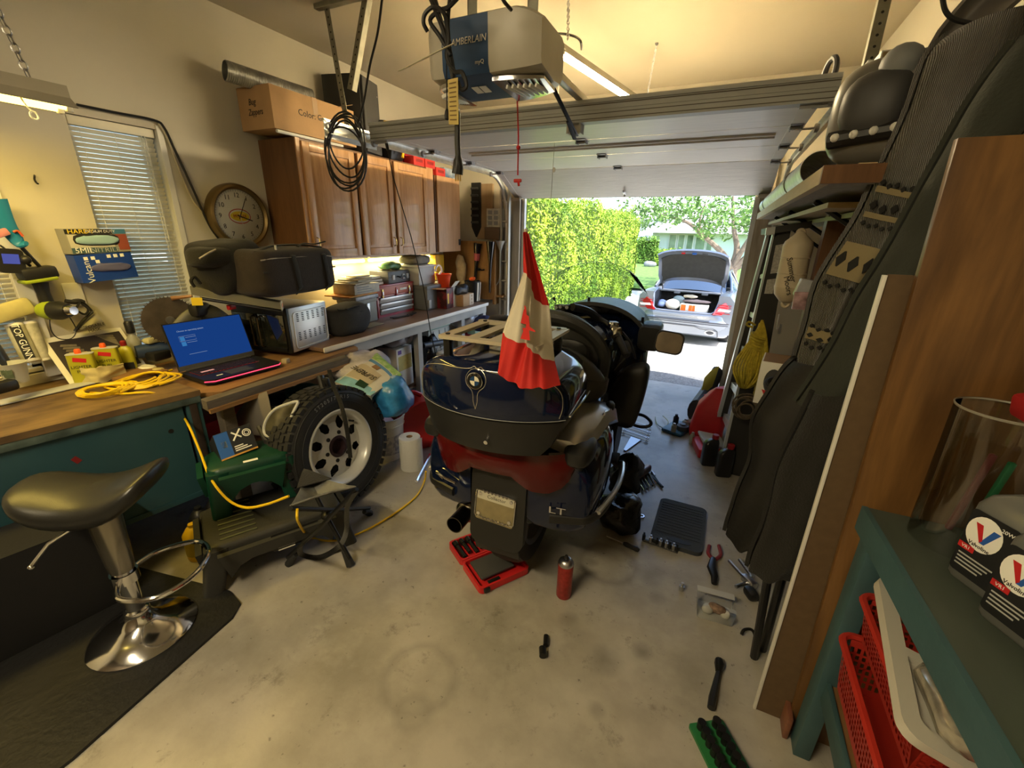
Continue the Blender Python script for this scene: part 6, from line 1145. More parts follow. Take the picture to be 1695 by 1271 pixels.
for i,(x,y,rz,L,lb) in enumerate(((662,522,-.2,.18,'black pliers handles lying before the red tool chest'),(680,520,.3,.12,'small black tool lying before the red tool chest at its right'))):
    g = G(); c = Vector((-2.522,3.023,.77)) if i == 0 else Vector((-2.524,3.198,.77)); M = Matrix.Translation(c)@ Matrix.Rotation(rz,4,'Z'); g.M = M; g.tube([(.02,-L / 2,0),(0,0,0),(.015,L / 2,0)],.007,6,flat=(1.6,.7)); g.tube([(-.02,-L / 2,0),(0,0,0),(-.012,L / 2,0)],.007,6,flat=(1.6,.7)); solo('pliers',lb,'tool',g,BLK)
# right of the chest: grey totes
t = boxM('grey_tote','large grey plastic tote standing on the counter right of the red tool chest','tote',(-2.69,3.58,CZ),(.34,.30,.215),.03,mat('tote_grey',(.17,.18,.19),.5,var=.12,vs=8),.012)
part(t,'lid',G().bx((-.18,-.16,.20),(.18,.16,.235),.008),mat('tote_grey',(.17,.18,.19),.5)); part(t,'sticker',G().bx((.1705,.02,.09),(.1715,.08,.14),.0003),PAPER); part(t,'latch',G().bx((.170,-.14,.02),(.182,-.10,.10),.003),LGRY)
t = boxM('white_tote','pale grey lidded tub on top of the large grey tote','tub',(-2.72,3.55,CZ + .2355),(.26,.28,.19),.03,mat('tub_pale',(.46,.46,.46),.5,var=.06),.012); part(t,'rim',G().bx((-.14,-.15,.165),(.14,.15,.185),.006),mat('tub_pale',(.46,.46,.46),.5))
g = G(); g.ball((-2.72,3.55,CZ + .465),(.13,.15,.045),18,10,.7); g.jit(.015,12); solo('grey_rag_bag','grey cloth bundle on the pale grey lidded tub','bundle',g,mat('bundle_grey',(.20,.18,.15),.8,var=.3,vs=12))
t = boxM('yellow_box','yellow box under the strip light at the end of the cabinets','box',(-2.84,4.04,1.10),(.14,.16,.17),0,mat('box_yellow',(.70,.42,.02),.5),.003)
t.location.z = 1.085
t = boxM('yellow_bag','yellow folded bag below the yellow box at the counter back','bag',(-2.84,4.02,.99),(.16,.22,.09),.1,mat('bag_yellow',(.70,.45,.03),.6,var=.15,vs=15),.02)
t = boxM('grey_drum','grey metal box behind the orange funnel bucket','box',(-2.80,3.92,CZ),(.2,.2,.225),.2,mat('drum_grey',(.30,.30,.26),.5,var=.15),.01)
# red and black carton with open flaps, orange tub
KC = Vector((-2.415,3.585,.763)); t = boxM('open_carton','open red and black carton with cardboard flaps on the counter','box',(KC.x - .08,KC.y + .12,CZ),(.16,.20,.20),.06,mat('carton_dark',(.06,.012,.012),.5,var=.7,vs=14,col2=(.22,.015,.02),thr=(.45,.55)),.002)
part(t,'flap',slab([(-.08,-.10),(.08,-.10),(.10,-.20),(-.06,-.20)],.20,.204),CARD); part(t,'white_side',G().bx((.0805,.03,.0),(.082,.10,.20)),PAPER); g = G(); g.box((.09,.05,.225),(.10,.09,.003),(0,R(-50),0)); part(t,'flap',g,PAPER); part(t,'yellow_label',G().bx((.0805,-.085,.05),(.0815,-.06,.15)),YEL)
OT =(KC.x - .10,KC.y + .14,CZ + .2005); t = thing('orange_tub','orange plastic tub with a wide rim sitting in the open carton','tub',OT)
g = G(); g.lathe([(.052,0),(.068,.10),(.082,.125),(.086,.13),(.082,.13),(.064,.10),(.048,.006),(.001,.005)],n=24,cap=False); g.lathe([(.052,0),(.001,0)],n=20); part(t,'tub',g,mat('tub_orange',(.80,.07,.015),.35))
g = G(); g.tube([(-.06,0,.11)]+[(-.06 + .0 * a,.055 * cos(R(a)),.15 + .06 * sin(R(a))) for a in range(0,181,20)],.010,8); part(t,'bail',g,WHT)
KB2 = Vector((-2.342,3.847,.763)); t = boxM('small_carton','small plain cardboard box with a printed side on the counter','box',(KB2.x - .08,KB2.y + .06,CZ),(.17,.22,.12),.02,CARD,.002); part(t,'printed_side',G().bx((.0855,.02,.002),(.0865,.108,.118)),mat('card_pale',(.55,.45,.33),.7))
for i in range(3): g = G(); g.cyl((.0867,.065,.025 + i * .036),(.0872,.065,.025 + i * .036),.012,n=12); part(t,'printed_mark',g,mat('mark_tan',(.3,.2,.12),.7))
g = G(); g.ball((KB2.x - .08,KB2.y + .05,CZ + .165),(.07,.12,.05),16,10,.8); g.jit(.035,16); solo('wire_bundle','tangle of black leads on the small plain cardboard box','leads',g,BLK)
t = thing('waste_bin','black bin with pale stripes and an orange tool on it at the counter end','bin',(KB2.x - .12,KB2.y + .36,CZ)); g = G(); g.lathe([(.075,0),(.09,.22),(.095,.225),(.085,.225),(.07,.01),(.001,.01)],n=22,cap=False); part(t,'body',g,BLK)
for a in (-.3,.25): part(t,'pale_stripe',G().box((.084 * cos(a),.084 * sin(a),.11),(.008,.02,.20),(0,R(4),a)),PAPER)
g = G(); g.box((0,0,.245),(.05,.10,.035),(0,0,.3),.01); part(t,'orange_tool',g,ORG)
# tall wooden organiser board with funnels at the end of the counter
WB = wood('board_brown',(.36,.19,.065),(.26,.13,.04),2,8,.6,3); t = thing('hanging_board','brown wooden board with two black funnels hanging at the end of the counter','board',(-2.62,4.40,.62))
part(t,'board',G().bx((-2.94,4.36,.77),(-2.29,4.385,1.40)),WB,world=True); part(t,'side',G().bx((-2.29,4.36,.72),(-2.262,4.56,1.42)),WB,world=True); part(t,'shelf',G().bx((-2.285,4.385,.80),(-2.18,4.58,.82)),WB,world=True)
for a,b,m,nm in (((-2.46,4.33,1.364),(-2.494,4.33,1.038),0,1),((-2.301,4.33,1.387),(-2.308,4.33,1.081),0,2)):
    a,b = Vector(a),Vector(b); ax =(a - b); L = ax.length; f = thing('funnel',('long black funnel with a red label hanging on the brown board','long shiny black funnel nearer the ladder on the brown board')[nm - 1],'funnel',a,group='black funnels on the brown board')
    g = G(); g.lathe([(.008,-L * .75),(.016,0),(.020,L * .35),(.045,L * .95),(.050,L * 1.05),(.046,L * 1.05),(.018,L * .4)],b,ax,18,cap=False); part(f,'cone',g,mat('gloss_black',(.008,.008,.009),.15,coat=.6),world=True)
    if nm == 1: g = G(); g.lathe([(.0275,L * .48),(.038,L * .72)],b,ax,18,cap=False); part(f,'red_label',g,mat('label_pink',(.5,.12,.14),.5),world=True)
g = G(); a,b = Vector((-2.212,4.4,1.426)),Vector((-2.218,4.4,1.326)); g.lathe([(.006,-.30),(.010,-.02),(.050,.08),(.056,.085),(.052,.085),(.008,0)],b,(0,.0,1),20,cap=False); g.tube(smooth([(b.x,b.y,b.z - .28),(b.x - .02,b.y,b.z - .36),(b.x - .08,b.y,b.z - .42)],5),.006,6); solo('funnel','pale grey funnel with a curved hose beside the ladder','funnel',g,mat('funnel_grey',(.42,.42,.38),.45))
g = G(); g.ball((-2.665,4.3,1.097),(.06,.03,.15),14,10,.8); g.jit(.02,12); g.ball((-2.614,4.3,.864),(.08,.04,.12),14,10,.8); g.jit(.015,14); solo('glove_pair','pale work gloves hanging on the brown board behind the orange tub','gloves',g,mat('glove_pale',(.46,.38,.26),.85,var=.2,vs=15))
g = G(); g.tube(smooth([(-2.499,4.34,1.09),(-2.454,4.33,1.112),(-2.415,4.33,1.095),(-2.382,4.34,1.102)],4),.008,6); g.ball((-2.446,4.33,1.1),(.03,.02,.015),8,6); solo('clip_cluster','small dark clips on the brown board between the two black funnels','clip',g,BLKM)
# things on the front-left corner wall: black framed board, extension ladder etc.
t = thing('spanner_rack','dark pointed rack of tools hanging on a grey board by the garage door','rack',(-2.6,4.5,1.4)); part(t,'backboard',G().bx((-2.60,4.56,1.42),(-2.40,4.595,2.0)),wood('pale_board',(.40,.28,.17),(.3,.2,.11),2,6),world=True)
g = G(); g.prism([(-.05,.0),(.06,.0),(.06,.46),(-.05,.46)],0,.03,frame((-2.60,4.555,1.55),(1,0,0),(0,0,1))); g.prism([(-.05,0),(.06,0),(.005,-.11)],0,.03,frame((-2.60,4.555,1.55),(1,0,0),(0,0,1))); part(t,'pocket',g,INK,world=True)
for i in range(6): g = G(); g.cyl((-2.645,4.51,1.60 + i * .07),(-2.555,4.51,1.60 + i * .07),.012,n=8); part(t,'spanner',g,DGRY,world=True)
t = boxM('wall_box','small brown box on a ledge at the left of the garage door','box',(-2.33,4.50,1.42),(.20,.14,.13),0,mat('box_darkbrown',(.12,.075,.045),.7),.003); t = boxM('label_carton','white printed carton on the small brown box by the door','box',(-2.33,4.50,1.5505),(.16,.12,.19),0,mat('carton_pale',(.45,.44,.38),.6,var=.2,vs=40),.003)
for i in range(3):
    for j in range(2): part(t,'printed_square',G().bx((-.06 + j * .07,-.0615,.02 + i * .055),(-.01 + j * .07,-.0605,.06 + i * .055)),GRY)
ld = thing('extension_ladder','tall aluminium ladder standing against the wall left of the garage door','ladder',(-2.2,4.45,0)); LM2 = mat('ladder_alu',(.42,.40,.34),.45,.4,var=.1)
for x in (-2.235,-2.145): part(ld,'rail',G().bx((x - .012,4.43,.0),(x + .012,4.48,1.98),.003),LM2,world=True)
for i in range(9): part(ld,'rung',G().cyl((-2.235,4.455,.14 + i * .21),(-2.145,4.455,.14 + i * .21),.011,n=8),LM2,world=True)
# ------------------------------------------------------------------ on top of the cabinets
TZ = 2.0505
t = thing('long_carton','long cardboard box marked COLOR GREEN on top of the oak wall cabinet','box',(-2.7,2.5,TZ)); q0,q1 = Vector((-2.56,1.921,2.031)),Vector((-2.56,2.441,2.001))
BX = frame((-2.60,2.08,TZ + .024),(-.0,1,0),(-1,0,0)); g = G(); g.M = BX; g.bx((0,0,0),(.68,.30,.235),.003); part(t,'body',g,CARD,world=True); BI = root_matrix(t).inverted()@ BX
text(t,'Color: Green',.052,BI @ frame((.33,-.0015,.125),(1,0,0),(0,0,1)),INK,sx=1.0); text(t,'Bug',.05,BI @ frame((-.0015,.17,.15),(0,-1,0),(0,0,1)),INK,sx=.9,shear=.2); text(t,'Zappers',.05,BI @ frame((-.0015,.15,.095),(0,-1,0),(0,0,1)),INK,sx=.8,shear=.2)
g = G(); g.M = BX; g.box((.60,.10,.25),(.16,.2,.003),(0,R(-18),0)); part(t,'flap',g,CARDD,world=True)
g = G(); g.M = BX; g.bx((.30,-.001,.236),(.36,.30,.2365)); g.bx((.31,-.0008,.14),(.35,0,.236)); part(t,'packing_tape',g,mat('tape_tan',(.38,.23,.11),.4),world=True)
du = thing('duct_hose','silver ribbed flexible duct lying on the long cardboard box','duct',(-2.7,2.4,TZ + .26)); d0,d1 = Vector((-2.8,1.959,2.358)),Vector((-2.66,2.441,2.32)); d0.z = max(d0.z,2.36)
n = 90; g = G(); P_ =[d0.lerp(d1,i / n) for i in range(n + 1)]; g.tube(P_,[.052 + .0035 *(i % 2) for i in range(n + 1)],18,cap=False); g.tube(P_,[.048]*(n + 1),18,cap=False); part(du,'hose',g,mat('duct_alu',(.40,.40,.38),.38,.8,var=.2,vs=30),world=True)
g = G(); g.tube([(-2.60,2.09,TZ + .011),(-2.60,2.62,TZ + .011)],.010,8); g.v =[v for v in g.v]; solo('white_pipe','white pipe lying along the front edge of the cabinet top','pipe',g,WPAINT)
sp_ = thing('speaker','tall black loudspeaker cabinet on top of the oak wall cabinet','speaker',(-2.72,2.92,TZ)); SPM = Matrix.Translation(Vector((-2.74,2.93,TZ)))@ Matrix.Rotation(.25,4,'Z'); g = G(); g.M = SPM; g.bx((-.18,-.13,0),(.12,.13,.52),.006); part(sp_,'cabinet',g,mat('speaker_black',(.014,.013,.012),.55,bump=.05,bs=200),world=True)
g = G(); g.M = SPM; g.bx((.122,-.118,.012),(.140,.118,.508),.006); part(sp_,'grille',g,DGRY,world=True)
for z in (.42,.05): g = G(); g.M = SPM; g.cyl((.14,.09,z),(.144,.09,z),.006,n=8); part(sp_,'screw',g,STL,world=True)
vs_ = thing('bench_vice','dark machine with a yellow handle on the cabinet top behind the track','tool',(-2.7,3.25,TZ)); g = G(); g.box((-2.70,3.22,TZ + .10),(.22,.22,.19),(.2,.3,.2),.03); part(vs_,'body',g,BLKM,world=True); g = G(); g.box((-2.60,3.35,TZ + .19),(.16,.10,.20),(0,.4,.2),.01); part(vs_,'plate',g,mat('rust_dark',(.06,.045,.035),.6,.4),world=True)
g = G(); g.tube(smooth([(-2.62,3.10,TZ + .26),(-2.58,3.22,TZ + .265),(-2.56,3.29,TZ + .22),(-2.545,3.22,TZ + .02)],5),.013,8); part(vs_,'yellow_handle',g,YEL,world=True); g = G(); g.tube([(-2.66,3.00,TZ + .25),(-2.62,3.12,TZ + .26)],.018,8); part(vs_,'grip',g,BLK,world=True)
for i in range(3): t = boxM('red_parts_box',('red small parts box, first of three along the cabinet front edge','red small parts box, middle of three along the cabinet front edge','red small parts box, last of three along the cabinet front edge')[i],'box',(-2.66,3.53 + .17 * i,TZ if i < 2 else TZ - .05),(.11,.155,.075),0,mat('parts_red',(.55,.03,.025),.45,var=.08),.004,'red parts boxes on the cabinet'); part(t,'label_strip',G().bx((.0555,-.05,.03),(.0565,.05,.055)),mat('parts_dark',(.25,.01,.01),.5))
t = boxM('red_case','long dark red case lying behind the red parts boxes','case',(-2.80,3.50,TZ),(.14,.40,.13),0,mat('case_darkred',(.28,.01,.02),.45),.01)
t = boxM('blue_box','blue printed box at the end of the cabinet top','box',(-2.68,4.04,2.0005),(.13,.22,.09),0,mat('box_blue',(.06,.14,.28),.5,var=.5,vs=18,col2=(.4,.45,.5)),.003)
# coil of black cable hanging on the track end
cc = thing('cable_coil','coil of thin black cable hanging from the near end of the left track','cable',(-2.16,2.15,1.95)); C0 = Vector((-2.079,2.12,1.941))
for k in range(6):
    rx,rz = .135 + .008 *(k % 3),.135 + .012 *((k * 2)% 5); cx = .008 * sin(k * 2.1); g = G(); g.tube([C0 + Vector((cx + rx * sin(2 * pi * i / 28),-.012 *(k - 2)* .5 + .012 * sin(4 * pi * i / 28 + k),.03 - .010 * k *(1 - cos(2 * pi * i / 28))* .5 + rz * cos(2 * pi * i / 28)- .012 * k)) for i in range(28)],.0052,6,True); part(cc,'turn',g,BLK,world=True)
g = G(); g.tube(smooth([(-1.642,2,2.536),(-1.703,2.02,2.408),(-1.795,2.05,2.29),(-1.876,2.08,2.158),(-1.956,2.1,2.054)],5),.006,6); part(cc,'lead_up',g,BLK,world=True)
lw = thing('hanging_wire','thin black wire hanging from the left track down past the cabinet doors','wire',(-2.097,2.5,2.036)); g = G(); g.tube([(-2.063,2.45,2.046),(-2.058,2.46,1.986)],.010,7); g.tube([(-2.058,2.46,1.986),(-2.032,2.46,1.837),(-1.921,2.47,1.466),(-1.849,2.48,1.15),(-1.819,2.5,.83),(-1.777,2.5,.624)],.0035,5); part(lw,'wire',g,BLK,world=True)
# ------------------------------------------------------------------ bar stool, mat, stools, spare wheel and clutter under the left benches
mt = solo('floor_mat','black rubber mat under the chrome bar stool','mat',slab([(-2.75,-.55),(-1.52,-.55),(-1.50,.20),(-1.56,.72),(-1.60,.78),(-1.70,.80),(-2.75,.60)],.001,.013),mat('mat_rubber',(.010,.010,.011),.55,var=.3,vs=5,bump=.3,bs=50))
bs = thing('bar_stool','chrome pedestal bar stool with a black saddle seat in front of the workbench','stool',(-1.80,.53,.0135)); SX_ = frame((-1.80,.53,.0135),(.80,.60,0),(-.60,.80,0))
def sl(g): g.M = SX_; return g
g = sl(G()); g.lathe([(.168,0),(.170,.006),(.158,.018),(.11,.040),(.065,.060),(.045,.085),(.040,.10),(.001,.10)],n=48); part(bs,'base',g,CHR,world=True)
g = sl(G()); g.lathe([(.040,.095),(.042,.105),(.038,.115),(.030,.12)],n=24,cap=False); g.cyl((0,0,.10),(0,0,.36),.0285,n=24); part(bs,'outer_column',g,CHR,world=True)
g = sl(G()); g.cyl((0,0,.34),(0,0,.56),.024,n=20); part(bs,'gas_lift',g,CHR,world=True); g = sl(G()); g.lathe([(.036,.30),(.040,.33),(.048,.52),(.05,.555)],n=20,cap=False); part(bs,'cover_sleeve',g,mat('sleeve',(.30,.28,.24),.25,.9),world=True)
g = sl(G()); g.tube(smooth([(0,.035,.27),(.05,.12,.27),(.17,.15,.275),(.25,.07,.28),(.25,-.06,.28),(.17,-.14,.275),(.05,-.12,.27),(0,-.035,.27)],6),.0095,10); g.cyl((0,0,.25),(0,0,.29),.042,n=20); part(bs,'foot_ring',g,CHR,world=True)
g = sl(G()); g.tube([(-.02,-.02,.545),(-.10,-.10,.51),(-.135,-.135,.46)],.006,8); g.ball((-.137,-.137,.455),.009,8,6); part(bs,'lever',g,CHR,world=True)
g = sl(G()); g.ball((0,0,0),(.205,.170,.055),36,20,.75)
for i,p in enumerate(g.v):
    q = SX_.inverted()@ p; x = q.x / .205; q.z += .605 + .055 * x * x *(1 if x < 0 else 1.4)* 1.2 - .012 *(q.y / .17)** 2; q.y *= 1 - .22 *(1 - x * x)* .9 + .05 * x; g.v[i]= SX_ @ q
part(bs,'seat',g,mat('stool_vinyl',(.016,.016,.015),.32,bump=.06,bs=300),world=True,ang=80)
g = G(); g.M = frame((-2.235,.42,.0135),(.98,-.17,0),(.17,.98,0)); g.loft([[(x,y,z) for x,y in rpoly(.36 * k,.56 * k,.06,5)] for z,k in ((0,.88),(.02,.90),(.36,.98),(.40,1.0),(.40,.96),(.385,.95))]); solo('black_bin','large black plastic tub under the blue workbench beside the bar stool','tub',g,mat('bin_black',(.008,.008,.010),.8,bump=.1,bs=60))
for i,(x,y,lb) in enumerate(((-2.05,.88,'yellow-labelled bottle under the workbench nearest the stool footring'),(-2.16,.97,'dark bottle with yellow label in the middle under the workbench'),(-2.18,1.06,'dark bottle with yellow label beside the grey step under the workbench'))):
    t = thing('bottle',lb,'bottle',(x,y,0),group='bottles under the workbench'); g = G(); g.lathe([(.045,0),(.048,.01),(.048,.13),(.03,.16),(.016,.17),(.016,.185),(.001,.185)],n=18); part(t,'body',g,BLK if i else YEL); g = G(); g.lathe([(.0487,.03),(.0487,.11)],n=18,cap=False); part(t,'label',g,mat('label_yellow',(.45,.34,.03),.5))
# grey step stool with handle slots (low), green step on top
def stepstool(name,label,M,L,W,H,m,spread=.06,rib=False):
    t = thing(name,label,'step stool',M=M); g = G(); r = .05
    g.loft([[(x,y,z) for x,y in rpoly(L * k,W * k2,r,5)] for z,k,k2 in ((H,.94,.90),(H - .006,.98,.96),(H - .02,1.0,1.0),(H - .06,1.02,1.03))]); part(t,'top',g,m)
    for sx in (-1,1):
        for sy in (-1,1):
            x,y = sx *(L / 2 - .045),sy *(W / 2 - .035); dx,dy = sx * spread,sy * spread * .6
            g = G(); g.loft([[(x + dx * k + a,y + dy * k + b,z) for a,b in rpoly(.10 - .02 * k,.075 - .01 * k,.02,3)] for z,k in ((H - .02,0),(0,1))]); part(t,'leg',g,m)
    for sy in (-1,1):
        y = sy * W * .5; ap =[(-L / 2 + .04,H - .03),(L / 2 - .04,H - .03),(L / 2 - .07,H - .16),(L / 2 - .11,H - .11),(L / 2 - .16,H - .09),(-L / 2 + .16,H - .09),(-L / 2 + .11,H - .11),(-L / 2 + .07,H - .16)]; g = G(); g.prism(ap,-.012,.012,frame((0,y,0),(1,0,0),(0,sy * .12,1))); part(t,'apron',g,m)
    for sx in (-1,1): ap =[(-W / 2 + .03,H - .03),(W / 2 - .03,H - .03),(W / 2 - .05,H - .14),(W / 2 - .09,H - .09),(-W / 2 + .09,H - .09),(-W / 2 + .05,H - .14)]; g = G(); g.prism(ap,-.012,.012,frame((sx * L * .5,0,0),(0,1,0),(sx * .12,0,1))); part(t,'apron',g,m)
    if rib:
        for i in range(8): g = G(); g.bx((-L / 2 + .06,-W * .38 + i * W * .76 / 7 - .005,H),(-L / 2 + .20,-W * .38 + i * W * .76 / 7 + .005,H + .004),.001); part(t,'grip_rib',g,mat('rib_green',(.10,.11,.06),.6))
    return t
SG = mat('step_grey',(.030,.030,.028),.55,var=.1,bump=.1,bs=80); SM_ = Matrix.Translation(Vector((-1.78,1.10,0)))@ Matrix.Rotation(R(62),4,'Z')
st = stepstool('grey_step','dark grey plastic step stool with grip ribs under the green step',SM_,.56,.36,.225,SG,.05,True)
g = G(); g.prism(rpoly(.20,.09,.01,3),0,.003,frame((.06,-.196,.16),(1,0,0),(0,.0,1))); bd = part(st,'printed_badge',g,INK)
g = G(); g.bx((-.03,-.2,.168),(.06,-.1992,.192)); part(bd,'red_patch',g,RINK)

for i in range(3): g = G(); g.bx((-.02,-.2,.14 - .014 * i),(.09 - .02 * i,-.1992,.146 - .014 * i)); part(bd,'badge_line',g,WINK)
GM = Matrix.Translation(Vector((-1.93,1.13,.230)))@ Matrix.Rotation(R(62),4,'Z'); gs = stepstool('green_step','dark green plastic step stool standing on the grey step',GM,.35,.23,.24,GRED,.022)
g = G(); g.bx((-.03,-.105,.2402),(.03,-.085,.2408)); part(gs,'sticker',g,WINK)
# spare wheel leaning
tw = Vector((-.36,.62,.0)).normalized(); TCn = Vector((-1.831,1.531,.349)); TCn.z = .345
TAX = Vector((1.0,-.02,.15)).normalized()
tw_ = thing('spare_wheel','spare trailer tire on a white spoked steel rim, leaning beside the white pail','wheel',(TCn.x,TCn.y,0)); TQ = orient(TAX); TQ.translation = TCn
def tl(g): g.M = TQ; return g
RO = .338; RW_ = .102
prof =[(.205,-.085),(.235,-.100),(.275,-.104),(.310,-.098),(.325,-.085),(.333,-.05),(.335,0),(.333,.05),(.325,.085),(.310,.098),(.275,.104),(.235,.100),(.205,.085)]
g = tl(G()); g.lathe(prof,n=72,cap=False); tyre = part(tw_,'tire',g,TIRE,world=True)
g = tl(G())
for i in range(44):
    a = 2 * pi * i / 44
    for z0,z1,da in ((-.094,-.055,0),(-.048,-.015,.05),(-.008,.025,0),(.032,.060,.05),(.066,.096,.02)):
        aa = a + da; r0,r1 =(.325,.343) if abs(z0 + z1)< .13 else (.316,.338); c =[]
        for rr in (r0,r1):
            for z in (z0,z1):
                for d in (-.052,.052): c.append((rr * cos(aa + d),rr * sin(aa + d),z))
        g.add(c,[(0,1,3,2),(4,6,7,5),(0,4,5,1),(1,5,7,3),(3,7,6,2),(2,6,4,0)])
part(tyre,'tread_blocks',g,TIRE,kind='stuff',world=True)
g = tl(G()); g.lathe([(.255,.1025),(.257,.1045),(.259,.1025)],n=60,cap=False); g.lathe([(.300,.1005),(.302,.103),(.304,.100)],n=60,cap=False); part(tyre,'sidewall_ring',g,TIRE,world=True)
up_ = TQ.to_3x3().inverted()@ Vector((0,0,1)); a0 = math.atan2(up_.y,up_.x)
for i,ch in enumerate('ST205/75R15'): a = a0 + .42 - i * .078; text(tyre,ch,.030,root_matrix(tw_).inverted()@ TQ @ frame((.281 * cos(a),.281 * sin(a),.1055),(sin(a),-cos(a),0),(cos(a),sin(a),0)),mat('tire_print',(.22,.22,.22),.6),name='raised_letter')
RIMM = mat('rim_white',(.62,.62,.60),.35,.25,coat=.3)
g = tl(G()); g.lathe([(.208,-.09),(.195,-.07),(.188,.0),(.190,.06),(.200,.080),(.212,.088),(.214,.096),(.206,.098),(.196,.092),(.184,.075),(.180,.04),(.176,.03)],n=60,cap=False); rim = part(tw_,'rim',g,RIMM,world=True)
g = tl(G()); n = 8
def rad(a,r,z): return (r * cos(a),r * sin(a),z)
K = 96; ri,ro = .095,.150
for k in range(n):
    a = 2 * pi * k / n
    w0,w1,w2 = .30,.16,.11 # half angles of the webs
    for (r0,z0,h0),(r1,z1,h1) in zip(((.176,.030,.3927),(.158,.036,.30),(.140,.046,.20),(.112,.052,.23),(.100,.054,.3927)),((.158,.036,.30),(.140,.046,.20),(.112,.052,.23),(.100,.054,.3927),(.060,.056,.3927))):
        for j in range(4):
            t0,t1 =-1 + j * .5,-.5 + j * .5; g.add([rad(a + h0 * t0,r0,z0),rad(a + h0 * t1,r0,z0),rad(a + h1 * t1,r1,z1),rad(a + h1 * t0,r1,z1)],[(0,1,2,3)])
part(rim,'spoke_disc',g,RIMM,world=True,ang=60)
g = tl(G()); g.lathe([(.175,-.02),(.05,-.02)],n=40,cap=False); g.lathe([(.176,.03),(.176,-.02)],n=40,cap=False); part(rim,'dark_backing',g,mat('rim_shadow',(.02,.02,.02),.9),world=True)
g = tl(G()); g.lathe([(.060,.056),(.062,.060),(.045,.062),(.043,.03),(.001,.03)],n=30,cap=False); part(rim,'hub_hole',g,mat('hub_dark',(.03,.015,.02),.4),world=True)
for k in range(6): a = 2 * pi * k / 6 + .2; g = tl(G()); g.cyl(rad(a,.079,.050),rad(a,.079,.060),.011,n=12); part(rim,'lug_hole',g,INK,world=True)
g = tl(G()); a = a0 - .9; g.cyl(rad(a,.165,.03),rad(a,.165,.07),.006,n=8); part(rim,'valve',g,BLK,world=True)
st_ = thing('tie_strap','black strap with a buckle hanging from the plank shelf over the spare tire','strap',(-1.872,1.637,.729)); g = G(); g.tube(smooth([(-1.813,1.569,.785),(-1.762,1.539,.707),(-1.695,1.51,.643),(-1.64,1.476,.581),(-1.622,1.468,.478),(-1.606,1.453,.36)],5),.012,6,flat=(.9,.15)); part(st_,'webbing',g,FAB,world=True); g = G(); g.box((-1.847,1.567,.701),(.045,.03,.07),(.2,0,.2),.008); g.cyl((-1.876,1.559,.744),(-1.846,1.545,.673),.020,n=10); part(st_,'buckle',g,BLK,world=True)
# tripod stool
tp_ = thing('tripod_stool','black folding three-legged stool with a patterned grey seat in front of the spare tire','stool',(-1.50,1.15,0)); LAT = mat('camo_grey',(.15,.15,.14),.7,var=.55,vs=14,col2=(.06,.06,.058),thr=(.42,.58),bump=.1,bs=60)
SA,SB2,SC2 = Vector((-1.612,1.082,.345)),Vector((-1.445,1.32,.345)),Vector((-1.682,1.222,.4)); SA,SB2,SC2 = Vector((-1.395,.934,.457)),Vector((-1.258,1.151,.461)),Vector((-1.592,1.163,.44)); FTs =[Vector((-1.356,1.151,.012)),Vector((-1.619,1.028,.012)),Vector((-1.552,1.492,.012))]; hub =(FTs[0]+ FTs[1]+ FTs[2])/ 3 * .45 +(SA + SB2 + SC2)/ 3 * .55
def tri(u,v):
    c =(SA + SB2 + SC2)/ 3; a = 2 * pi * u; cs =[SA,SB2,SC2]; k = u * 3; i = int(k)% 3; f = k - int(k); e = cs[i].lerp(cs[(i + 1)% 3],f); e = e.lerp(c,.16 * sin(pi * f)- .0); return c.lerp(e,v)+ Vector((0,0,-.035 *(1 - v * v)))
g = G(); g.grid(tri,36,6,.006); part(tp_,'seat',g,LAT,world=True,ang=70)
def tri2(u,v): e = SB2.lerp(SC2,u); e2 = SC2.lerp(SA,u); return (SC2.lerp(SB2,u)).lerp(SC2.lerp(SA,u),v)* 1 + Vector((0,0,.004 - .02 * u))
g = G(); g.grid(lambda u,v: tri2(u * .55,v)+ Vector((0,0,.01)),6,8,.004); part(tp_,'corner_pocket',g,FAB,world=True)
for top,ft in ((SC2,FTs[0]),(SB2,FTs[1]),(SA,FTs[2])):
    g = G(); g.tube([top + Vector((0,0,-.01)),top.lerp(ft,.5),ft + Vector((0,0,.03))],.0105,10); l = part(tp_,'leg',g,BLKM,world=True); d =(ft - top).normalized(); g = G(); g.tube([ft - d * .07,ft - d * .03,ft + Vector((0,0,-.008))],[.012,.017,.020],10); part(l,'foot',g,RUB,world=True)
g = G(); g.ball(hub,(.03,.03,.02),10,6); part(tp_,'pivot',g,BLKM,world=True)
g = G(); g.tube(smooth([SB2 + Vector((0,0,-.02)),(-1.258,1.09,.396),(-1.232,1.046,.313),(-1.456,1.179,.05),(-1.509,1.113,.02),(-1.566,1.064,.05),(-1.348,.914,.292)],6),.012,6,flat=(1,.16)); part(tp_,'carry_strap',g,FAB,world=True)
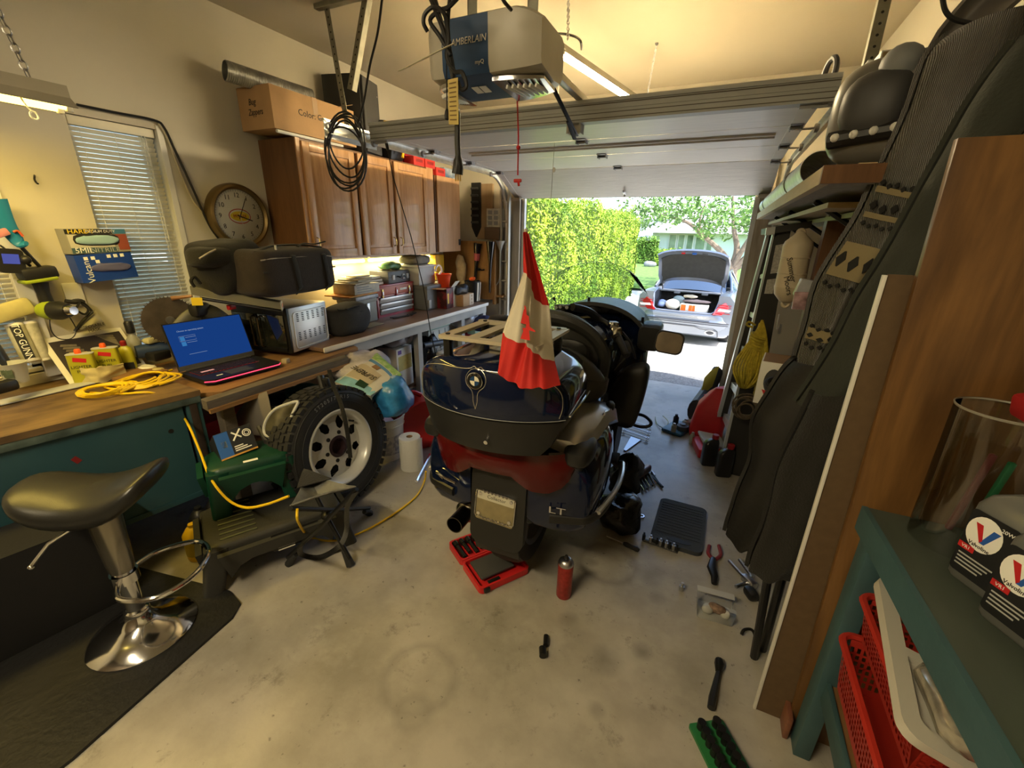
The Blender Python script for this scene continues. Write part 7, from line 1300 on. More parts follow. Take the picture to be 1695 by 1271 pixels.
# white pail, paper towel, red gas cans
pb = Vector((-1.927,2.067,0)); pl2 = thing('pail','white plastic pail full of red and gold wrappers beside the spare wheel','bucket',pb)
g = G(); g.lathe([(.115,0),(.118,.01),(.130,.24),(.137,.243),(.137,.255),(.131,.257),(.137,.272),(.140,.30),(.145,.305),(.145,.312),(.135,.312),(.132,.26),(.112,.012),(.001,.011)],n=40,cap=False); part(pl2,'body',g,WHT)
g = G(); g.grid(lambda u,v: Vector((.1245 * cos(-1.5 + 1.6 * u)*(.985 + .06 * v),.1245 * sin(-1.5 + 1.6 * u)*(.985 + .06 * v),.05 + .14 * v)),12,1); part(pl2,'printed_label',g,mat('pail_print',(.35,.36,.42),.5,var=.5,vs=40,col2=(.62,.62,.60),thr=(.45,.55)))
for i in range(9):
    a = i * .72; r_ = .07 *(i % 3)/ 2 + .02; g = G(); g.ball((0,0,0),(.045,.035,.02),8,6,.7); g.jit(.014,30,i); M = Matrix.Translation(pb + Vector((r_ * cos(a),r_ * sin(a),.292 + .012 *(i % 4))))@ Matrix.Rotation(i,4,(.3,.5,1)); g.v =[M @ v for v in g.v]
    solo('wrapper','crumpled %s wrapper %s' %(('shiny red','golden brown','pale pink')[i % 3],('at the bottom of the white pail','in the middle of the white pail','on top in the white pail')[i // 3]),'wrapper',g,(mat('wrap_red',(.35,.02,.03),.3),mat('wrap_gold',(.33,.18,.04),.35,.4),mat('wrap_pink',(.6,.25,.2),.35))[i % 3],group=('red','gold','pink')[i % 3]+ ' wrappers in the white pail')
tb = Vector((-1.664,2.006,0)); pt2 = thing('paper_towel','roll of white paper towel standing on the floor by the motorcycle','paper towel',tb); PW = mat('towel_paper',(.74,.74,.72),.85,bump=.5,bs=90)
g = G(); g.lathe([(.068,0),(.070,.005),(.070,.225),(.067,.229),(.020,.229)],n=36,cap=False); part(pt2,'roll',g,PW); g = G(); g.lathe([(.021,.2295),(.019,.20),(.001,.20)],n=20,cap=False); part(pt2,'core',g,CARDD)
g = G(); g.grid(lambda u,v: Vector(((.0705 + .012 * u)* cos(-.6 + 1.0 * u),(.0705 + .012 * u)* sin(-.6 + 1.0 * u),.229 * v - .004 * u + .0)),6,6,.001); part(pt2,'loose_sheet',g,PW)
def gas_can(label,b,rz,sc=1.):
    t = thing('gas_can',label,'gas can',M=Matrix.Translation(Vector(b))@ Matrix.Rotation(rz,4,'Z')@ Matrix.Scale(sc,4)); o =[(-.17,0),(.17,0),(.18,.03),(.18,.24),(.14,.31),(.06,.36),(-.02,.36),(-.16,.30),(-.18,.25),(-.18,.03)]; o =[(p.x,p.y) for p in smooth([(a,b_,0) for a,b_ in o],3,True)]
    g = G(); g.loft([[(x * k,y,z *(.96 + .04 * k)+ .0) for x,z in o] for y,k in ((-.115,.88),(-.105,.96),(-.09,1.0),(.09,1.0),(.105,.96),(.115,.88))]); part(t,'body',g,RED)
    for s in (-1,1): g = G(); g.tube([(x * .93,s * .113,.01 + z * .95) for x,z in o[2:-4]],.010,6); part(t,'side_rim',g,RED)
    g = G(); g.tube(smooth([(-.15,0,.30),(-.12,0,.375),(-.02,0,.405),(.05,0,.37)],5),.018,8); part(t,'handle',g,RED); g = G(); g.cyl((.10,0,.32),(.12,0,.37),.03,n=14); part(t,'cap',g,RED); return t
gas_can('red plastic gas can nearer the white pail, under the counter',(-1.852,2.314,0),R(55)); gas_can('red plastic gas can partly hidden behind the motorcycle case',((-1.848,2.478,0)[0]+ .10,(-1.848,2.478,0)[1]+ .25,0),R(-20),.95)
# bags and boxes under the counter
sd_ = thing('grass_seed_bag','white, green and blue bag marked SUPREME lying tilted behind the spare tire','bag',(-1.949,1.961,.602)); A_,B_2,C_2,D_2 =[Vector(p) for p in ((-2.023,1.78,.616),(-1.729,1.764,.584),(-1.722,2.044,.634),(-2.046,2.188,.699))]
def sq(u,v,h=0.): p = A_.lerp(B_2,u).lerp(D_2.lerp(C_2,u),v); n =(B_2 - A_).cross(D_2 - A_).normalized(); return p + n *(h + .035 *(sin(pi * u)* sin(pi * v))** .5 + .006 * mnoise.noise(Vector((u * 5,v * 5,3))))
for nm,u0,u1,v0,v1,m in (('bag_body',0,1,0,1,mat('seed_white',(.58,.56,.50),.35,var=.08,vs=8)),): g = G(); g.grid(lambda u,v: sq(u,v),14,14,.03); part(sd_,nm,g,m,world=True,ang=80)
def sp_patch(nm,u0,u1,v0,v1,m,h=.002): g = G(); g.grid(lambda u,v: sq(u0 +(u1 - u0)* u,v0 +(v1 - v0)* v,h),8,8); return part(sd_,nm,g,m,world=True,ang=80)
sp_patch('green_leaf_band',.0,1,.80,1.0,mat('seed_green',(.12,.34,.04),.4,var=.6,vs=30,col2=(.45,.60,.25))); sp_patch('blue_band',.0,1,.70,.78,mat('seed_blue',(.08,.25,.5),.4)); sp_patch('pale_blue_base',.0,1,.0,.16,mat('seed_pale',(.20,.42,.55),.4,var=.3,vs=12)); sp_patch('brown_emblem',.42,.60,.58,.70,mat('seed_brown',(.25,.13,.05),.5),.004); sp_patch('tan_field',.10,.80,.18,.56,mat('seed_tan',(.46,.40,.30),.5),.003); sp_patch('dark_emblem',.52,.78,.06,.20,mat('seed_dark',(.01,.04,.02),.5),.005)
sx_ =(A_.lerp(D_2,.4)- B_2.lerp(C_2,.4)).normalized(); text(sd_,'SUPREME',.056,root_matrix(sd_).inverted()@ frame(sq(.46,.36,.008),sx_ *-1 *-1,(A_ - D_2)),INK)
def blobT(name,label,cat,c,r,m,jit,sc,group=None,e=.8,ang=80):
    g = G(); g.ball((0,0,0),r,26,18,e); g.jit(jit,sc,c[0]); g.jit(jit * .35,sc * 3.5,c[1]); lo = min(v.z for v in g.v); g.v =[v + Vector(c) for v in g.v]; return solo(name,label,cat,g,m,group,ang=ang)
blobT('blue_bag','crinkled blue plastic bag under the SUPREME bag','bag',(-1.788,1.963,.506),(.17,.13,.13),mat('bag_blue',(.03,.20,.50),.25,var=.4,vs=14,bump=.6,bs=22),.03,9)
blobT('clothes_heap','heap of white and pink cloths under the end of the plank shelf','cloth',(-2.181,2.095,.621),(.22,.24,.07),mat('cloth_white',(.50,.47,.48),.85,var=.3,vs=10,bump=.5,bs=18),.035,8)
blobT('black_bag','black bin bag between the white carton and the stacked tubs','bag',(-2.42,3.282,.301),(.13,.13,.27),mat('bin_bag',(.010,.010,.011),.25,bump=.7,bs=25),.03,8)
blobT('black_bag','black bin bag left of the white carton, under the counter','bag',(-2.6,2.949,.521),(.14,.13,.18),MATS['bin_bag'],.03,8)
t = boxM('white_carton','white carton with yellow panel under the counter','box',(-2.47,2.86,.183),(.20,.22,.36),.05,WPAINT,.003); part(t,'yellow_panel',G().bx((.1005,-.09,.16),(.1015,.10,.29)),mat('panel_yellow',(.55,.48,.16),.6,var=.2,vs=14)); part(t,'purple_mark',G().bx((.1005,-.09,.31),(.1015,-.04,.345)),mat('mark_purple',(.12,.06,.30),.5))
blobT('clear_bag','clear plastic bag with rolls of tape on the white carton','bag',(-2.46,2.87,.62),(.10,.12,.075),mat('bag_clear2',(.50,.52,.55),.15,var=.2,vs=10,spec=.8),.02,10)
tr2 = thing('tape_roll','roll of clear tape on top of the white carton under the counter','tape',(-2.39,2.92,.62)); g = G(); g.lathe([(.055,-.03),(.055,.03),(.025,.03),(.025,-.03),(.055,-.03)],axis=(1,-.3,.2),n=26,cap=False); part(tr2,'roll',g,mat('tape_clear',(.55,.56,.55),.2,spec=.8))
t = boxM('mint_tub','white ribbed tub with a mint green lid under the counter behind the hanging wire','tub',(-2.52,3.42,.42),(.28,.36,.19),.0,mat('tub_white',(.50,.52,.48),.45),.012); part(t,'lid',G().bx((-.15,-.19,.19),(.15,.19,.235),.01),mat('mint',(.33,.52,.46),.4))
for y in (-.1,0,.1): part(t,'moulded_rib',G().bx((.14,y - .006,.02),(.146,y + .006,.17),.001),MATS['tub_white'])
t = boxM('lower_tub','grey tub under the mint-lidded tub below the counter','tub',(-2.52,3.42,.183),(.28,.36,.235),.0,mat('tub_low',(.16,.16,.15),.6),.012)
g = G(); g.tube([(-2.32,3.067,.519),(-2.3,3.375,.489)],.028,14,cap=False); g.tube([(-2.32,3.067,.519),(-2.3,3.375,.489)],.022,14,cap=False); solo('black_pipe','black pipe with a pale rim lying across in front of the lower tub','pipe',g,BLK)
t = boxM('paper_sack','white paper sack with handwriting beside the black bin bag','sack',(-2.28,3.34,.02),(.10,.20,.40),.05,mat('sack_white',(.52,.50,.44),.8,var=.15,vs=12,bump=.3,bs=20),.02); text(t,'Bows',.045,frame((.051,.0,.30),(0,1,0),(0,0,1)),INK)
blobT('clear_parts_bag','crumpled clear bag with metal parts under the far end of the counter','bag',(-2.4,3.913,.613),(.13,.15,.08),MATS['bag_clear2'],.03,9); blobT('red_cloth','red cloth under the far end of the counter','cloth',(-2.44,4.063,.434),(.12,.20,.08),mat('cloth_red',(.32,.03,.035),.85),.02,9); blobT('navy_cloth','dark blue cloth seen through the slots of the luggage rack','cloth',(-2.2,3.979,.576),(.10,.14,.08),mat('cloth_navy',(.012,.015,.06),.9),.02,9)
t = boxM('green_crate','pale green crate with tools at the far end under the counter','crate',(-2.40,4.02,.45),(.24,.22,.12),.1,mat('crate_green',(.25,.42,.36),.5),.01); blobT('crate_contents','pale folded plastic lying in the pale green crate','plastic',(-2.40,4.02,.60),(.11,.10,.04),MATS['bag_clear2'],.02,12)
# under the plank shelf
rb = boxM('red_case','red plastic case under the plank shelf behind the black and blue box','case',(-2.52,1.30,.326),(.24,.40,.16),R(4),RED,.01)
t,pa,wd,uv = quadbox('parts_carton','black and blue carton with pictured chain parts under the plank shelf','box',(-1.953,1.019,.472),(-1.911,1.172,.483),(-1.968,1.202,.598),(-2.02,1.041,.578),.17,mat('carton_black',(.016,.017,.022),.45))
pa('blue_panel',.0,.02,.36,.98,mat('panel_blue',(.02,.10,.38),.45)); pa('emblem',.12,.40,.26,.64,PAPER); pa('orange_edge',.0,-.02,1,.04,mat('edge_orange',(.5,.28,.05),.5),.002)
for i in range(3): pa('text_line',.42,.14 + .08 * i,.86 - .1 * i,.18 + .08 * i,WINK)
g = G(); c = uv(.84,.70); n_ =(Vector(uv(1,0))- Vector(uv(0,0))).cross(Vector(uv(0,1))- Vector(uv(0,0))).normalized(); g.torus(c,.017,.0022,n_,20,5); g.torus(c,.010,.0018,n_,16,5); g.tube([uv(.45,.55),uv(.70,.92)],.004,5); g.tube([uv(.45,.88),uv(.68,.60)],.004,5); part(t,'pictured_parts',g,WINK,world=True)
q =[uv(.25,1,0),uv(.70,1,0)]; part(t,'top_label',(lambda g: g.add([uv(.2,1.0,.001),uv(.75,1.0,.001),Vector(uv(.75,1,0))- n_ * .10,Vector(uv(.2,1,0))- n_ * .10],[(0,1,2,3)]))(G()),mat('label_mustard',(.5,.34,.06),.5),world=True)
hm = thing('face_shield','grey pointed plastic fairing shell with a clear window under the plank shelf','shell',(-2.046,1.353,.51)); HC = Vector((-2.178,1.358,.498)); HD =(Vector((-1.872,1.378,.606))- HC); HN = HD.normalized()
g = G(); secs =[]
for i in range(11):
    u = i / 10; p = HC + Vector((-.06,-.03,0))+ HD *(u * 1.0 - .3); r = .025 + .10 * sin(pi * min(.62,u * .62)/ 1.24) if u < 1 else .1; k = .10 *(1 -(1 - u)** 2.2)+ .02; secs.append([p + Vector((.75 * k * cos(2 * pi * j / 20)* .5,-.4 * k * cos(2 * pi * j / 20)* .5,k * 1.05 * sin(2 * pi * j / 20))) for j in range(20)])
g.loft(secs,True); part(hm,'shell',g,mat('shell_grey',(.20,.18,.16),.3,coat=.3),world=True,ang=70)
lens =[Vector(p) for p in ((-1.979,1.261,.521),(-1.976,1.281,.571),(-1.937,1.309,.626),(-1.869,1.342,.66),(-1.829,1.365,.669),(-1.83,1.337,.63),(-1.842,1.293,.561),(-1.88,1.256,.512),(-1.939,1.248,.502))]; lens = smooth(lens,4,True)
g = G(); g.tube(lens,.008,8,True); part(hm,'window_rim',g,LGRY,world=True); c = sum(lens,Vector())/ len(lens); g = G(); g.add(lens +[c + Vector((.02,-.02,0))],[(i,(i + 1)% len(lens),len(lens)) for i in range(len(lens))]); part(hm,'window',g,mat('shield_glass',(.06,.055,.035),.1,spec=.9,var=.5,vs=12),world=True)
g = G(); g.tube([(-2.025,1.266,.53),(-1.977,1.25,.492),(-1.934,1.238,.47)],.012,7); part(hm,'grip',g,DGRY,world=True)
blobT('teal_bag','dark teal bag on the shelf above the spare tire','bag',(-2.285,1.767,.503),(.10,.10,.05),mat('bag_teal',(.01,.12,.16),.4),.02,10); blobT('navy_bag','dark blue shiny bag under the back of the plank shelf','bag',(-2.548,1.743,.455),(.22,.12,.05),mat('bag_navy',(.012,.018,.05),.35),.02,10)
g = G(); g.tube([(-1.516,1.871,.015),(-1.601,2.091,.015),(-1.639,2.185,.015)],.009,8); g.cyl((-1.511,1.858,.015),(-1.531,1.903,.015),.013,n=10); solo('breaker_bar','chrome bar lying on the floor between the paper towel and the motorcycle','tool',g,CHR)
# ------------------------------------------------------------------ right wall: plywood end panel, teal bench, shelf, jackets, ladder
PLY = wood('plywood',(.20,.098,.030),(.075,.034,.010),2,6,.42,14,.1); HARD = mat('hardboard',(.115,.072,.036),.7,var=.1,vs=40)
solo('hardboard_sheet','brown hardboard sheet with a white edge standing before the plywood panel','board',G().bx((.345,1.262,.0),(.66,1.268,1.425)),HARD).location.z = .002
solo('white_edging','white edge strip along the left side of the brown hardboard sheet','strip',G().bx((.336,1.258,.002),(.3445,1.270,1.425),.001),WPAINT)
g = G(); g.bx((.382,1.235,.0),(.752,1.256,1.69),.002); g.v =[v + Vector((.05 *(1 - v.z / 1.69)- .0,0,.002)) if v.x < .5 else v + Vector((0,0,.002)) for v in g.v]; solo('plywood_panel','tall stained plywood end panel behind the teal bench','panel',g,PLY)
TL = mat('teal_bench',(.045,.10,.115),.5,var=.2,vs=5,bump=.1,bs=30); TLT = mat('teal_bench_top',(.060,.075,.062),.55,var=.3,vs=6,stretch=(1,.3,1))
rb_ = thing('side_bench','narrow teal-painted bench carrying grey oil bottles along the right wall','bench',(.6,.7,0))
part(rb_,'top',slab([(.435,1.228),(.752,1.228),(.752,.20),(.475,.20)],.832,.856),TLT,world=True); part(rb_,'front_edge',slab([(.425,1.228),(.437,1.228),(.477,.20),(.465,.20)],.79,.858),TL,world=True)
for x,y in ((.462,1.19),(.72,1.19),(.50,.25),(.72,.25)): part(rb_,'leg',G().bx((x - .022,y - .03,0),(x + .022,y + .03,.83),.003),TL,world=True)
part(rb_,'low_shelf',G().bx((.47,.22,.30),(.75,1.17,.318)),ROUGH,world=True); part(rb_,'low_rail',G().bx((.455,.22,.255),(.468,1.16,.325),.002),TL,world=True)
g = G(); g.bx((.415,1.20,0),(.43,1.30,.09),.003); struct('baseboard_right',g,wood('base_red',(.22,.09,.05),(.14,.05,.03),1,9))
# oil bottles
OG = mat('bottle_grey',(.15,.155,.155),.35,.25); OC = mat('cap_navy',(.015,.03,.12),.35)
def oilbottle(c,rz,label,m,cap,h=.225,w=.098,d=.105,lab=True):
    M = Matrix.Translation(Vector(c))@ Matrix.Rotation(rz,4,'Z'); t = thing('oil_bottle',label,'bottle',M=M,group=None)
    g = G(); g.loft([[(x + ox,y,z) for x,y in rpoly(w * k,d * k2,.018 * min(k,k2),4)] for z,k,k2,ox in ((0,.93,.9,0),(.008,1,1,0),(h * .62,1,1,0),(h * .74,.97,.97,0),(h * .84,.86,.80,.005),(h * .92,.55,.5,.016),(h * .94,.36,.45,.02),(h * .97,.34,.44,.02))]); part(t,'body',g,m)
    part(t,'cap',G().lathe([(.021,h * .95),(.022,h * .96),(.022,h * 1.07),(.019,h * 1.09),(.001,h * 1.09)],(.02,0,0),n=18),cap)
    if lab:
        y =-d / 2 - .0012; F = frame((0,y,h * .40),(1,0,0),(0,0,1)); q = part(t,'label',(lambda g: g.prism(rpoly(w * .82,h * .62,.008,3),0,.001,F))(G()),mat('label_black',(.012,.013,.016),.4))
        g = G(); g.prism([(.030 * cos(2 * pi * i / 24)- .008,.036 * sin(2 * pi * i / 24)+ .028) for i in range(24)],.0011,.0016,F); part(q,'white_oval',g,WINK)
        for pts,mm in (([(-.026,.046),(-.014,.046),(-.006,.016),(-.010,.010)],RINK),([(.004,.046),(.016,.046),(-.002,.010),(-.010,.010)],BINK)): g = G(); g.prism(pts,.0017,.0022,F); part(q,'emblem_stroke',g,mm)
        text(q,'Valvoline',.011,F @ Matrix.Translation((-.008,.002,.0022)),INK,sx=.9); g = G(); g.prism([(-.040,-.018),(-.012,-.018),(-.012,-.006),(-.040,-.006)],.0011,.0016,F); part(q,'red_patch',g,RINK); text(q,'VR1',.009,F @ Matrix.Translation((-.026,-.012,.002)),WINK); text(q,'20W-50',.010,F @ Matrix.Translation((.030,.056,.002)),WINK)
        for i in range(4): g = G(); g.prism([(-.034,-.030 - i * .008),(.026 - .006 * i,-.030 - i * .008),(.026 - .006 * i,-.027 - i * .008),(-.034,-.027 - i * .008)],.0011,.0015,F); part(q,'text_line',g,LGRY)
    return t
oilbottle((.585,1.01,.857),R(-62),'grey oil bottle farthest along the teal bench, next to the clear tube',OG,OC); oilbottle((.59,.90,.857),R(-62),'grey oil bottle in the middle of the row on the teal bench',OG,OC); oilbottle((.605,.785,.857),R(-62),'grey oil bottle nearest the camera beside the green tub',OG,OC)
ac = thing('acrylic_tube','large clear plastic tube standing at the end of the teal bench','tube',(.572,1.15,.857)); g = G(); g.lathe([(.076,0),(.079,.32)],n=48,cap=False); part(ac,'wall',g,clear('acrylic',(.86,.87,.86),.10,.06))
g = G(); g.lathe([(.079,.319),(.0805,.323),(.078,.324)],n=48,cap=False); part(ac,'rim',g,mat('acrylic_rim',(.30,.28,.24),.25))
for i,(x,y,z,c,nm) in enumerate((((.03,.02,.1),0,0,(.10,.015,.02),'dark pink strip standing inside the clear tube'),((.055,-.01,.1),0,0,(.01,.12,.05),'green strip standing inside the clear tube'))): g = G(); g.box((.562 + x[0]* .7,1.16 + x[1],.857 + .115),(.012,.012,.20),(0,R(6),0),.003); solo('strip',nm,'strip',g,mat('strip_%d' % i,c,.5))
g = G(); g.box((.655,1.13,1.205),(.15,.10,.05),(.1,R(-14),.2),.01); solo('red_cloth','red cloth lying over the rim of the clear tube at the right edge','cloth',g,mat('cloth_red2',(.33,.008,.01),.8)); g = G(); g.cyl((.69,1.06,.858),(.735,1.10,1.10),.012,n=12); solo('wooden_handle','orange-brown wooden handle leaning beside the clear tube','handle',g,wood('handle_orange',(.36,.13,.05),(.26,.08,.03),2,9))
g = G(); g.box((.742,.99,.98),(.006,.16,.16),(0,0,0),.001); solo('paper_sheet','white paper sheet leaning on the wall behind the oil bottles','paper',g,PAPER)
gt = thing('green_tub','green-rimmed clear tub of olive bits at the front of the teal bench','tub',(.575,.60,.857)); GT_ = mat('tub_rim_green',(.02,.30,.06),.35); g = G(); g.loft([[(x,y,z) for x,y in rpoly(.14 * k,.20 * k,.03,4)] for z,k in ((0,.9),(.16,1.0))],True); part(gt,'contents',g,mat('olive_bits',(.16,.15,.02),.4,var=.7,vs=60,bump=.6,bs=70)); g = G(); g.tube([(x,y,.162) for x,y in rpoly(.15,.21,.03,4)],.010,6,True); part(gt,'rim',g,GT_); g = G(); g.loft([[(x * 1.03,y * 1.03,z) for x,y in rpoly(.14 * k,.20 * k,.03,4)] for z,k in ((0,.9),(.06,.94))],True); part(gt,'green_base',g,GT_)
# red perforated baskets, white tray
BR = mat('basket_red',(.40,.028,.018),.4)
def basket(c,dims,label,rz=0.):
    L,W,H = dims; t = thing('basket',label,'basket',M=Matrix.Translation(Vector(c))@ Matrix.Rotation(rz,4,'Z')); part(t,'bottom',G().bx((-W / 2,-L / 2,0),(W / 2,L / 2,.006)),BR)
    for ax,s in ((0,-1),(0,1),(1,-1),(1,1)):
        half,ln =(W / 2,L) if ax == 0 else (L / 2,W); n = int(ln / .014); g = G(); P = lambda a,b:(s * half + s * .02 * b / H,a,b) if ax == 0 else (a,s * half + s * .02 * b / H,b)
        def bar(a0,a1,b0,b1): g.add([P(a0,b0),P(a1,b0),P(a1,b1),P(a0,b1)],[(0,1,2,3)])
        bar(-ln / 2,ln / 2,0,H * .16); bar(-ln / 2,ln / 2,H * .84,H); rows = 6
        for r_ in range(1,rows): b = H *(.16 + .68 * r_ / rows); bar(-ln / 2,ln / 2,b - .003,b + .003)
        for i in range(n + 1): a =-ln / 2 + ln * i / n; bar(a - .0032,a + .0032,H * .16,H * .84)
        part(t,'perforated_side',g,BR)
    g = G(); g.tube([(x,y,H) for x,y in rpoly(W + .05,L + .05,.03,4)],.009,6,True); part(t,'rim',g,BR); return t
basket((.565,.92,.36),(.40,.20,.16),'lower red perforated basket under the teal bench, farthest'); basket((.575,.97,.53),(.32,.19,.12),'upper red perforated basket under the teal bench, holding the white tray'); basket((.58,.50,.36),(.36,.20,.16),'red perforated basket under the teal bench, nearest the camera')
wt = thing('white_tray','white plastic tray with a square handle opening lying on the red baskets','tray',(.58,.92,.66)); TF = frame((.515,.90,.705),(-.1,-1,-.16),(1,-.1,-.25)); TRW = mat('tray_white',(.50,.48,.42),.45); o,i_ = rpoly(.36,.20,.03,4),rpoly(.17,.14,.02,4,-.07)
g = G(); o2,i2 = rpoly(.36,.20,.03,4),rpoly(.30,.14,.02,4)
for (a,b) in ((0,.02),): g.ring([[TF @ Vector((x,y,z)) for x,y in q] for q,z in ((o2,0),(o2,.02),(i2,.02),(i2,0),(o2,0))])
g.M = TF; g.box((.085,0,.004),(.15,.15,.006)); g.box((.005,0,.01),(.02,.15,.018)); part(wt,'frame',g,TRW,world=True)
g = G(); g.ball((0,0,0),(.05,.085,.03),14,8,.6); g.jit(.008,25); g.v =[v + Vector((.50,.80,.735)) for v in g.v]; solo('foil_pack','crinkled clear pack with shiny bits on the white tray','packet',g,mat('foil',(.45,.42,.36),.2,.7,var=.4,vs=30)); g = G(); g.cyl((.55,.93,.735),(.61,.86,.75),.018,n=14); solo('black_nozzle','black nozzle lying on the white tray','nozzle',g,BLK)
# upper shelf with its load
SHW = wood('shelf_pine',(.50,.38,.21),(.40,.28,.14),1,8,.55,2); sh = thing('plank_rack','thick plank shelf on the right wall near the garage door','shelf',(.48,3.0,1.64)); part(sh,'front_rail',G().bx((.215,1.58,1.645),(.24,4.45,1.69)),SHW,world=True); part(sh,'deck',G().bx((.24,1.58,1.645),(.755,4.45,1.665)),mat('shelf_chipboard',(.27,.22,.18),.85,var=.15,vs=60),world=True); part(sh,'end_rail',G().bx((.215,1.56,1.645),(.755,1.58,1.692)),OAKD,world=True)
for y in (2.2,3.0,3.8): g = G(); g.tube([(.75,y,1.35),(.30,y,1.640)],.012,6); part(sh,'bracket',g,BLKM,world=True)
for i,(y0,y1,z) in enumerate(((1.9,4.3,1.60),(2.0,4.2,1.575))): solo('pale_board',('long pale board resting under the plank shelf, upper','long greenish board resting under the plank shelf, lower')[i],'board',G().bx((.30 + .10 * i,y0,z),(.46 + .10 * i,y1,z + .018)),(SHW,mat('board_green',(.33,.36,.22),.6))[i])
dp = thing('downspout','galvanised half-round gutter pipe lying along the front of the shelf','pipe',(.30,3.0,1.70)); g = G(); g.grid(lambda u,v:(.272 + .058 * cos(R(-40 + 270 * v)),2.1 + 2.3 * u,1.75 + .058 * sin(R(-40 + 270 * v))),8,20,.002); part(dp,'shell',g,GALV,world=True)
for y in (2.6,4.0): g = G(); g.tube([(.272 + .06 * cos(R(a)),y,1.75 + .06 * sin(R(a))) for a in range(-40,231,15)],.003,5); part(dp,'seam',g,GRY,world=True)
yo = thing('yellow_case','big yellow plastic case with a grid pattern on the shelf behind the track','case',(.60,2.9,1.67)); part(yo,'body',G().bx((.47,2.25,1.667),(.74,3.6,2.03),.02),mat('case_yellow',(.62,.30,.01),.45,var=.06),world=True)
for k in range(5): part(yo,'groove',G().box((.4695,2.45 + .24 * k,1.85),(.004,.012,.42),(R(38),0,0)),mat('case_groove',(.32,.14,.004),.6),world=True); part(yo,'groove',G().box((.4695,2.45 + .24 * k,1.85),(.004,.012,.42),(R(-38),0,0)),MATS['case_groove'],world=True)
bb = thing('boombox','grey rounded portable stereo with round buttons at the near end of the shelf','stereo',(.47,1.72,1.70)); BBM = frame((.385,1.75,1.845),(.9,-.43,0),(0,0,1)); BG_ = mat('stereo_grey',(.17,.165,.15),.35,.3)
g = G(); g.M = BBM; g.ball((0,0,0),(.155,.14,.10),28,18,.6); part(bb,'body',g,BG_,world=True); g = G(); g.M = BBM; g.ball((-.03,.01,.085),(.085,.085,.05),20,12,.8); part(bb,'speaker',g,DGRY,world=True); g = G(); g.M = BBM; g.ball((.0,.10,.07),(.05,.05,.05),16,10); part(bb,'volume_knob',g,GRY,world=True)
g = G(); g.M = BBM; g.tube([(-.12,-.07,.10),(.10,-.055,.105)],.024,10); bp_ = part(bb,'button_panel',g,BLK,world=True)
for i in range(4): g = G(); g.M = BBM; g.ball((-.10 + .045 * i,-.067 + .003 * i,.122),.012,10,6); part(bp_,'button',g,WHT,world=True)
g = G(); g.bx((.30,1.60,1.668),(.74,1.68,1.70),.002); solo('wood_offcut','pale wood offcuts under the grey stereo on the shelf','wood',g,SHW)
ch_ = thing('office_chair_shell','grey curved plastic shell hanging above the stereo by the track','shell',(.55,1.9,2.1)); g = G(); g.grid(lambda u,v:(.45 + .33 * u,1.95 - .25 * u + .05 * sin(pi * v),2.01 + .06 * v + .42 * u ** .6 - .26 * v *(1 - .2 * u)),16,8,.012); part(ch_,'shell',g,mat('shell_dark',(.12,.11,.10),.4),world=True)
g = G(); g.tube(smooth([(.416,1.75,2.107),(.431,1.75,2.075),(.455,1.75,2.053),(.495,1.75,2.039),(.537,1.75,2.037)],5),.006,6); solo('top_cable','black cable loop hanging at the top right corner','cable',g,BLK)
solo('pegboard','dark green perforated board at the top right corner','board',G().bx((.70,1.30,1.95),(.756,1.75,2.5)),mat('peg_green',(.06,.075,.045),.7,var=.6,vs=60)); solo('white_batten','white batten beside the dark green perforated board','strip',G().bx((.66,1.62,1.95),(.70,1.64,2.5)),WPAINT)
# step ladder, post, fender, rope
sl_ = thing('step_ladder','folded step ladder with black rails and silver edges by the garage door jamb','ladder',(.30,3.4,0)); BRL = mat('ladder_black',(.022,.021,.02),.5,var=.2); SV = mat('ladder_silver',(.55,.58,.60),.35,.6)
def plate4(q,d):
    q =[Vector(p) for p in q]; g = G(); g.add(q +[p + Vector(d) for p in q],[(3,2,1,0),(4,5,6,7),(0,1,5,4),(1,2,6,5),(2,3,7,6),(3,0,4,7)]); return g
part(sl_,'rail',plate4([(.244,2.9,1.526),(.316,2.9,1.556),(.378,2.9,.003),(.215,2.9,-.02)],(0,.03,0)),BRL,world=True); part(sl_,'rail',plate4([(.252,3.3,1.544),(.275,3.3,1.544),(.218,3.3,.249),(.179,3.3,.241)],(0,.08,0)),BRL,world=True)
part(sl_,'silver_edge',plate4([(.234,2.895,1.529),(.243,2.895,1.53),(.221,2.895,-.015),(.203,2.895,-.02)],(0,.06,0)),SV,world=True); part(sl_,'silver_edge',plate4([(.234,3.29,1.544),(.251,3.29,1.544),(.178,3.29,.244),(.155,3.29,.24)],(0,.09,0)),SV,world=True)
for q in ([(.241,3.28,1.27),(.243,2.93,1.313),(.242,2.93,1.286),(.242,3.28,1.247)],[(.229,3.28,1.028),(.239,2.93,1.067),(.239,2.93,1.031),(.227,3.28,1)],[(.22,3.28,.794),(.235,2.93,.843),(.232,2.93,.801),(.219,3.28,.759)],[(.202,3.28,.526),(.226,2.93,.588),(.225,2.93,.535),(.202,3.28,.484)],[(.193,3.28,.28),(.228,2.93,.336),(.226,2.93,.265),(.193,3.28,.232)]): part(sl_,'tread',plate4(q,(.03,0,.0)),SV,world=True)
part(sl_,'top_cap',plate4([(.201,2.86,1.55),(.401,2.86,1.589),(.403,2.86,1.553),(.205,2.86,1.516)],(0,.5,0)),BRL,world=True); part(sl_,'silver_corner',plate4([(.195,2.855,1.55),(.237,2.855,1.557),(.239,2.855,1.517),(.197,2.855,1.51)],(0,.05,0)),SV,world=True)
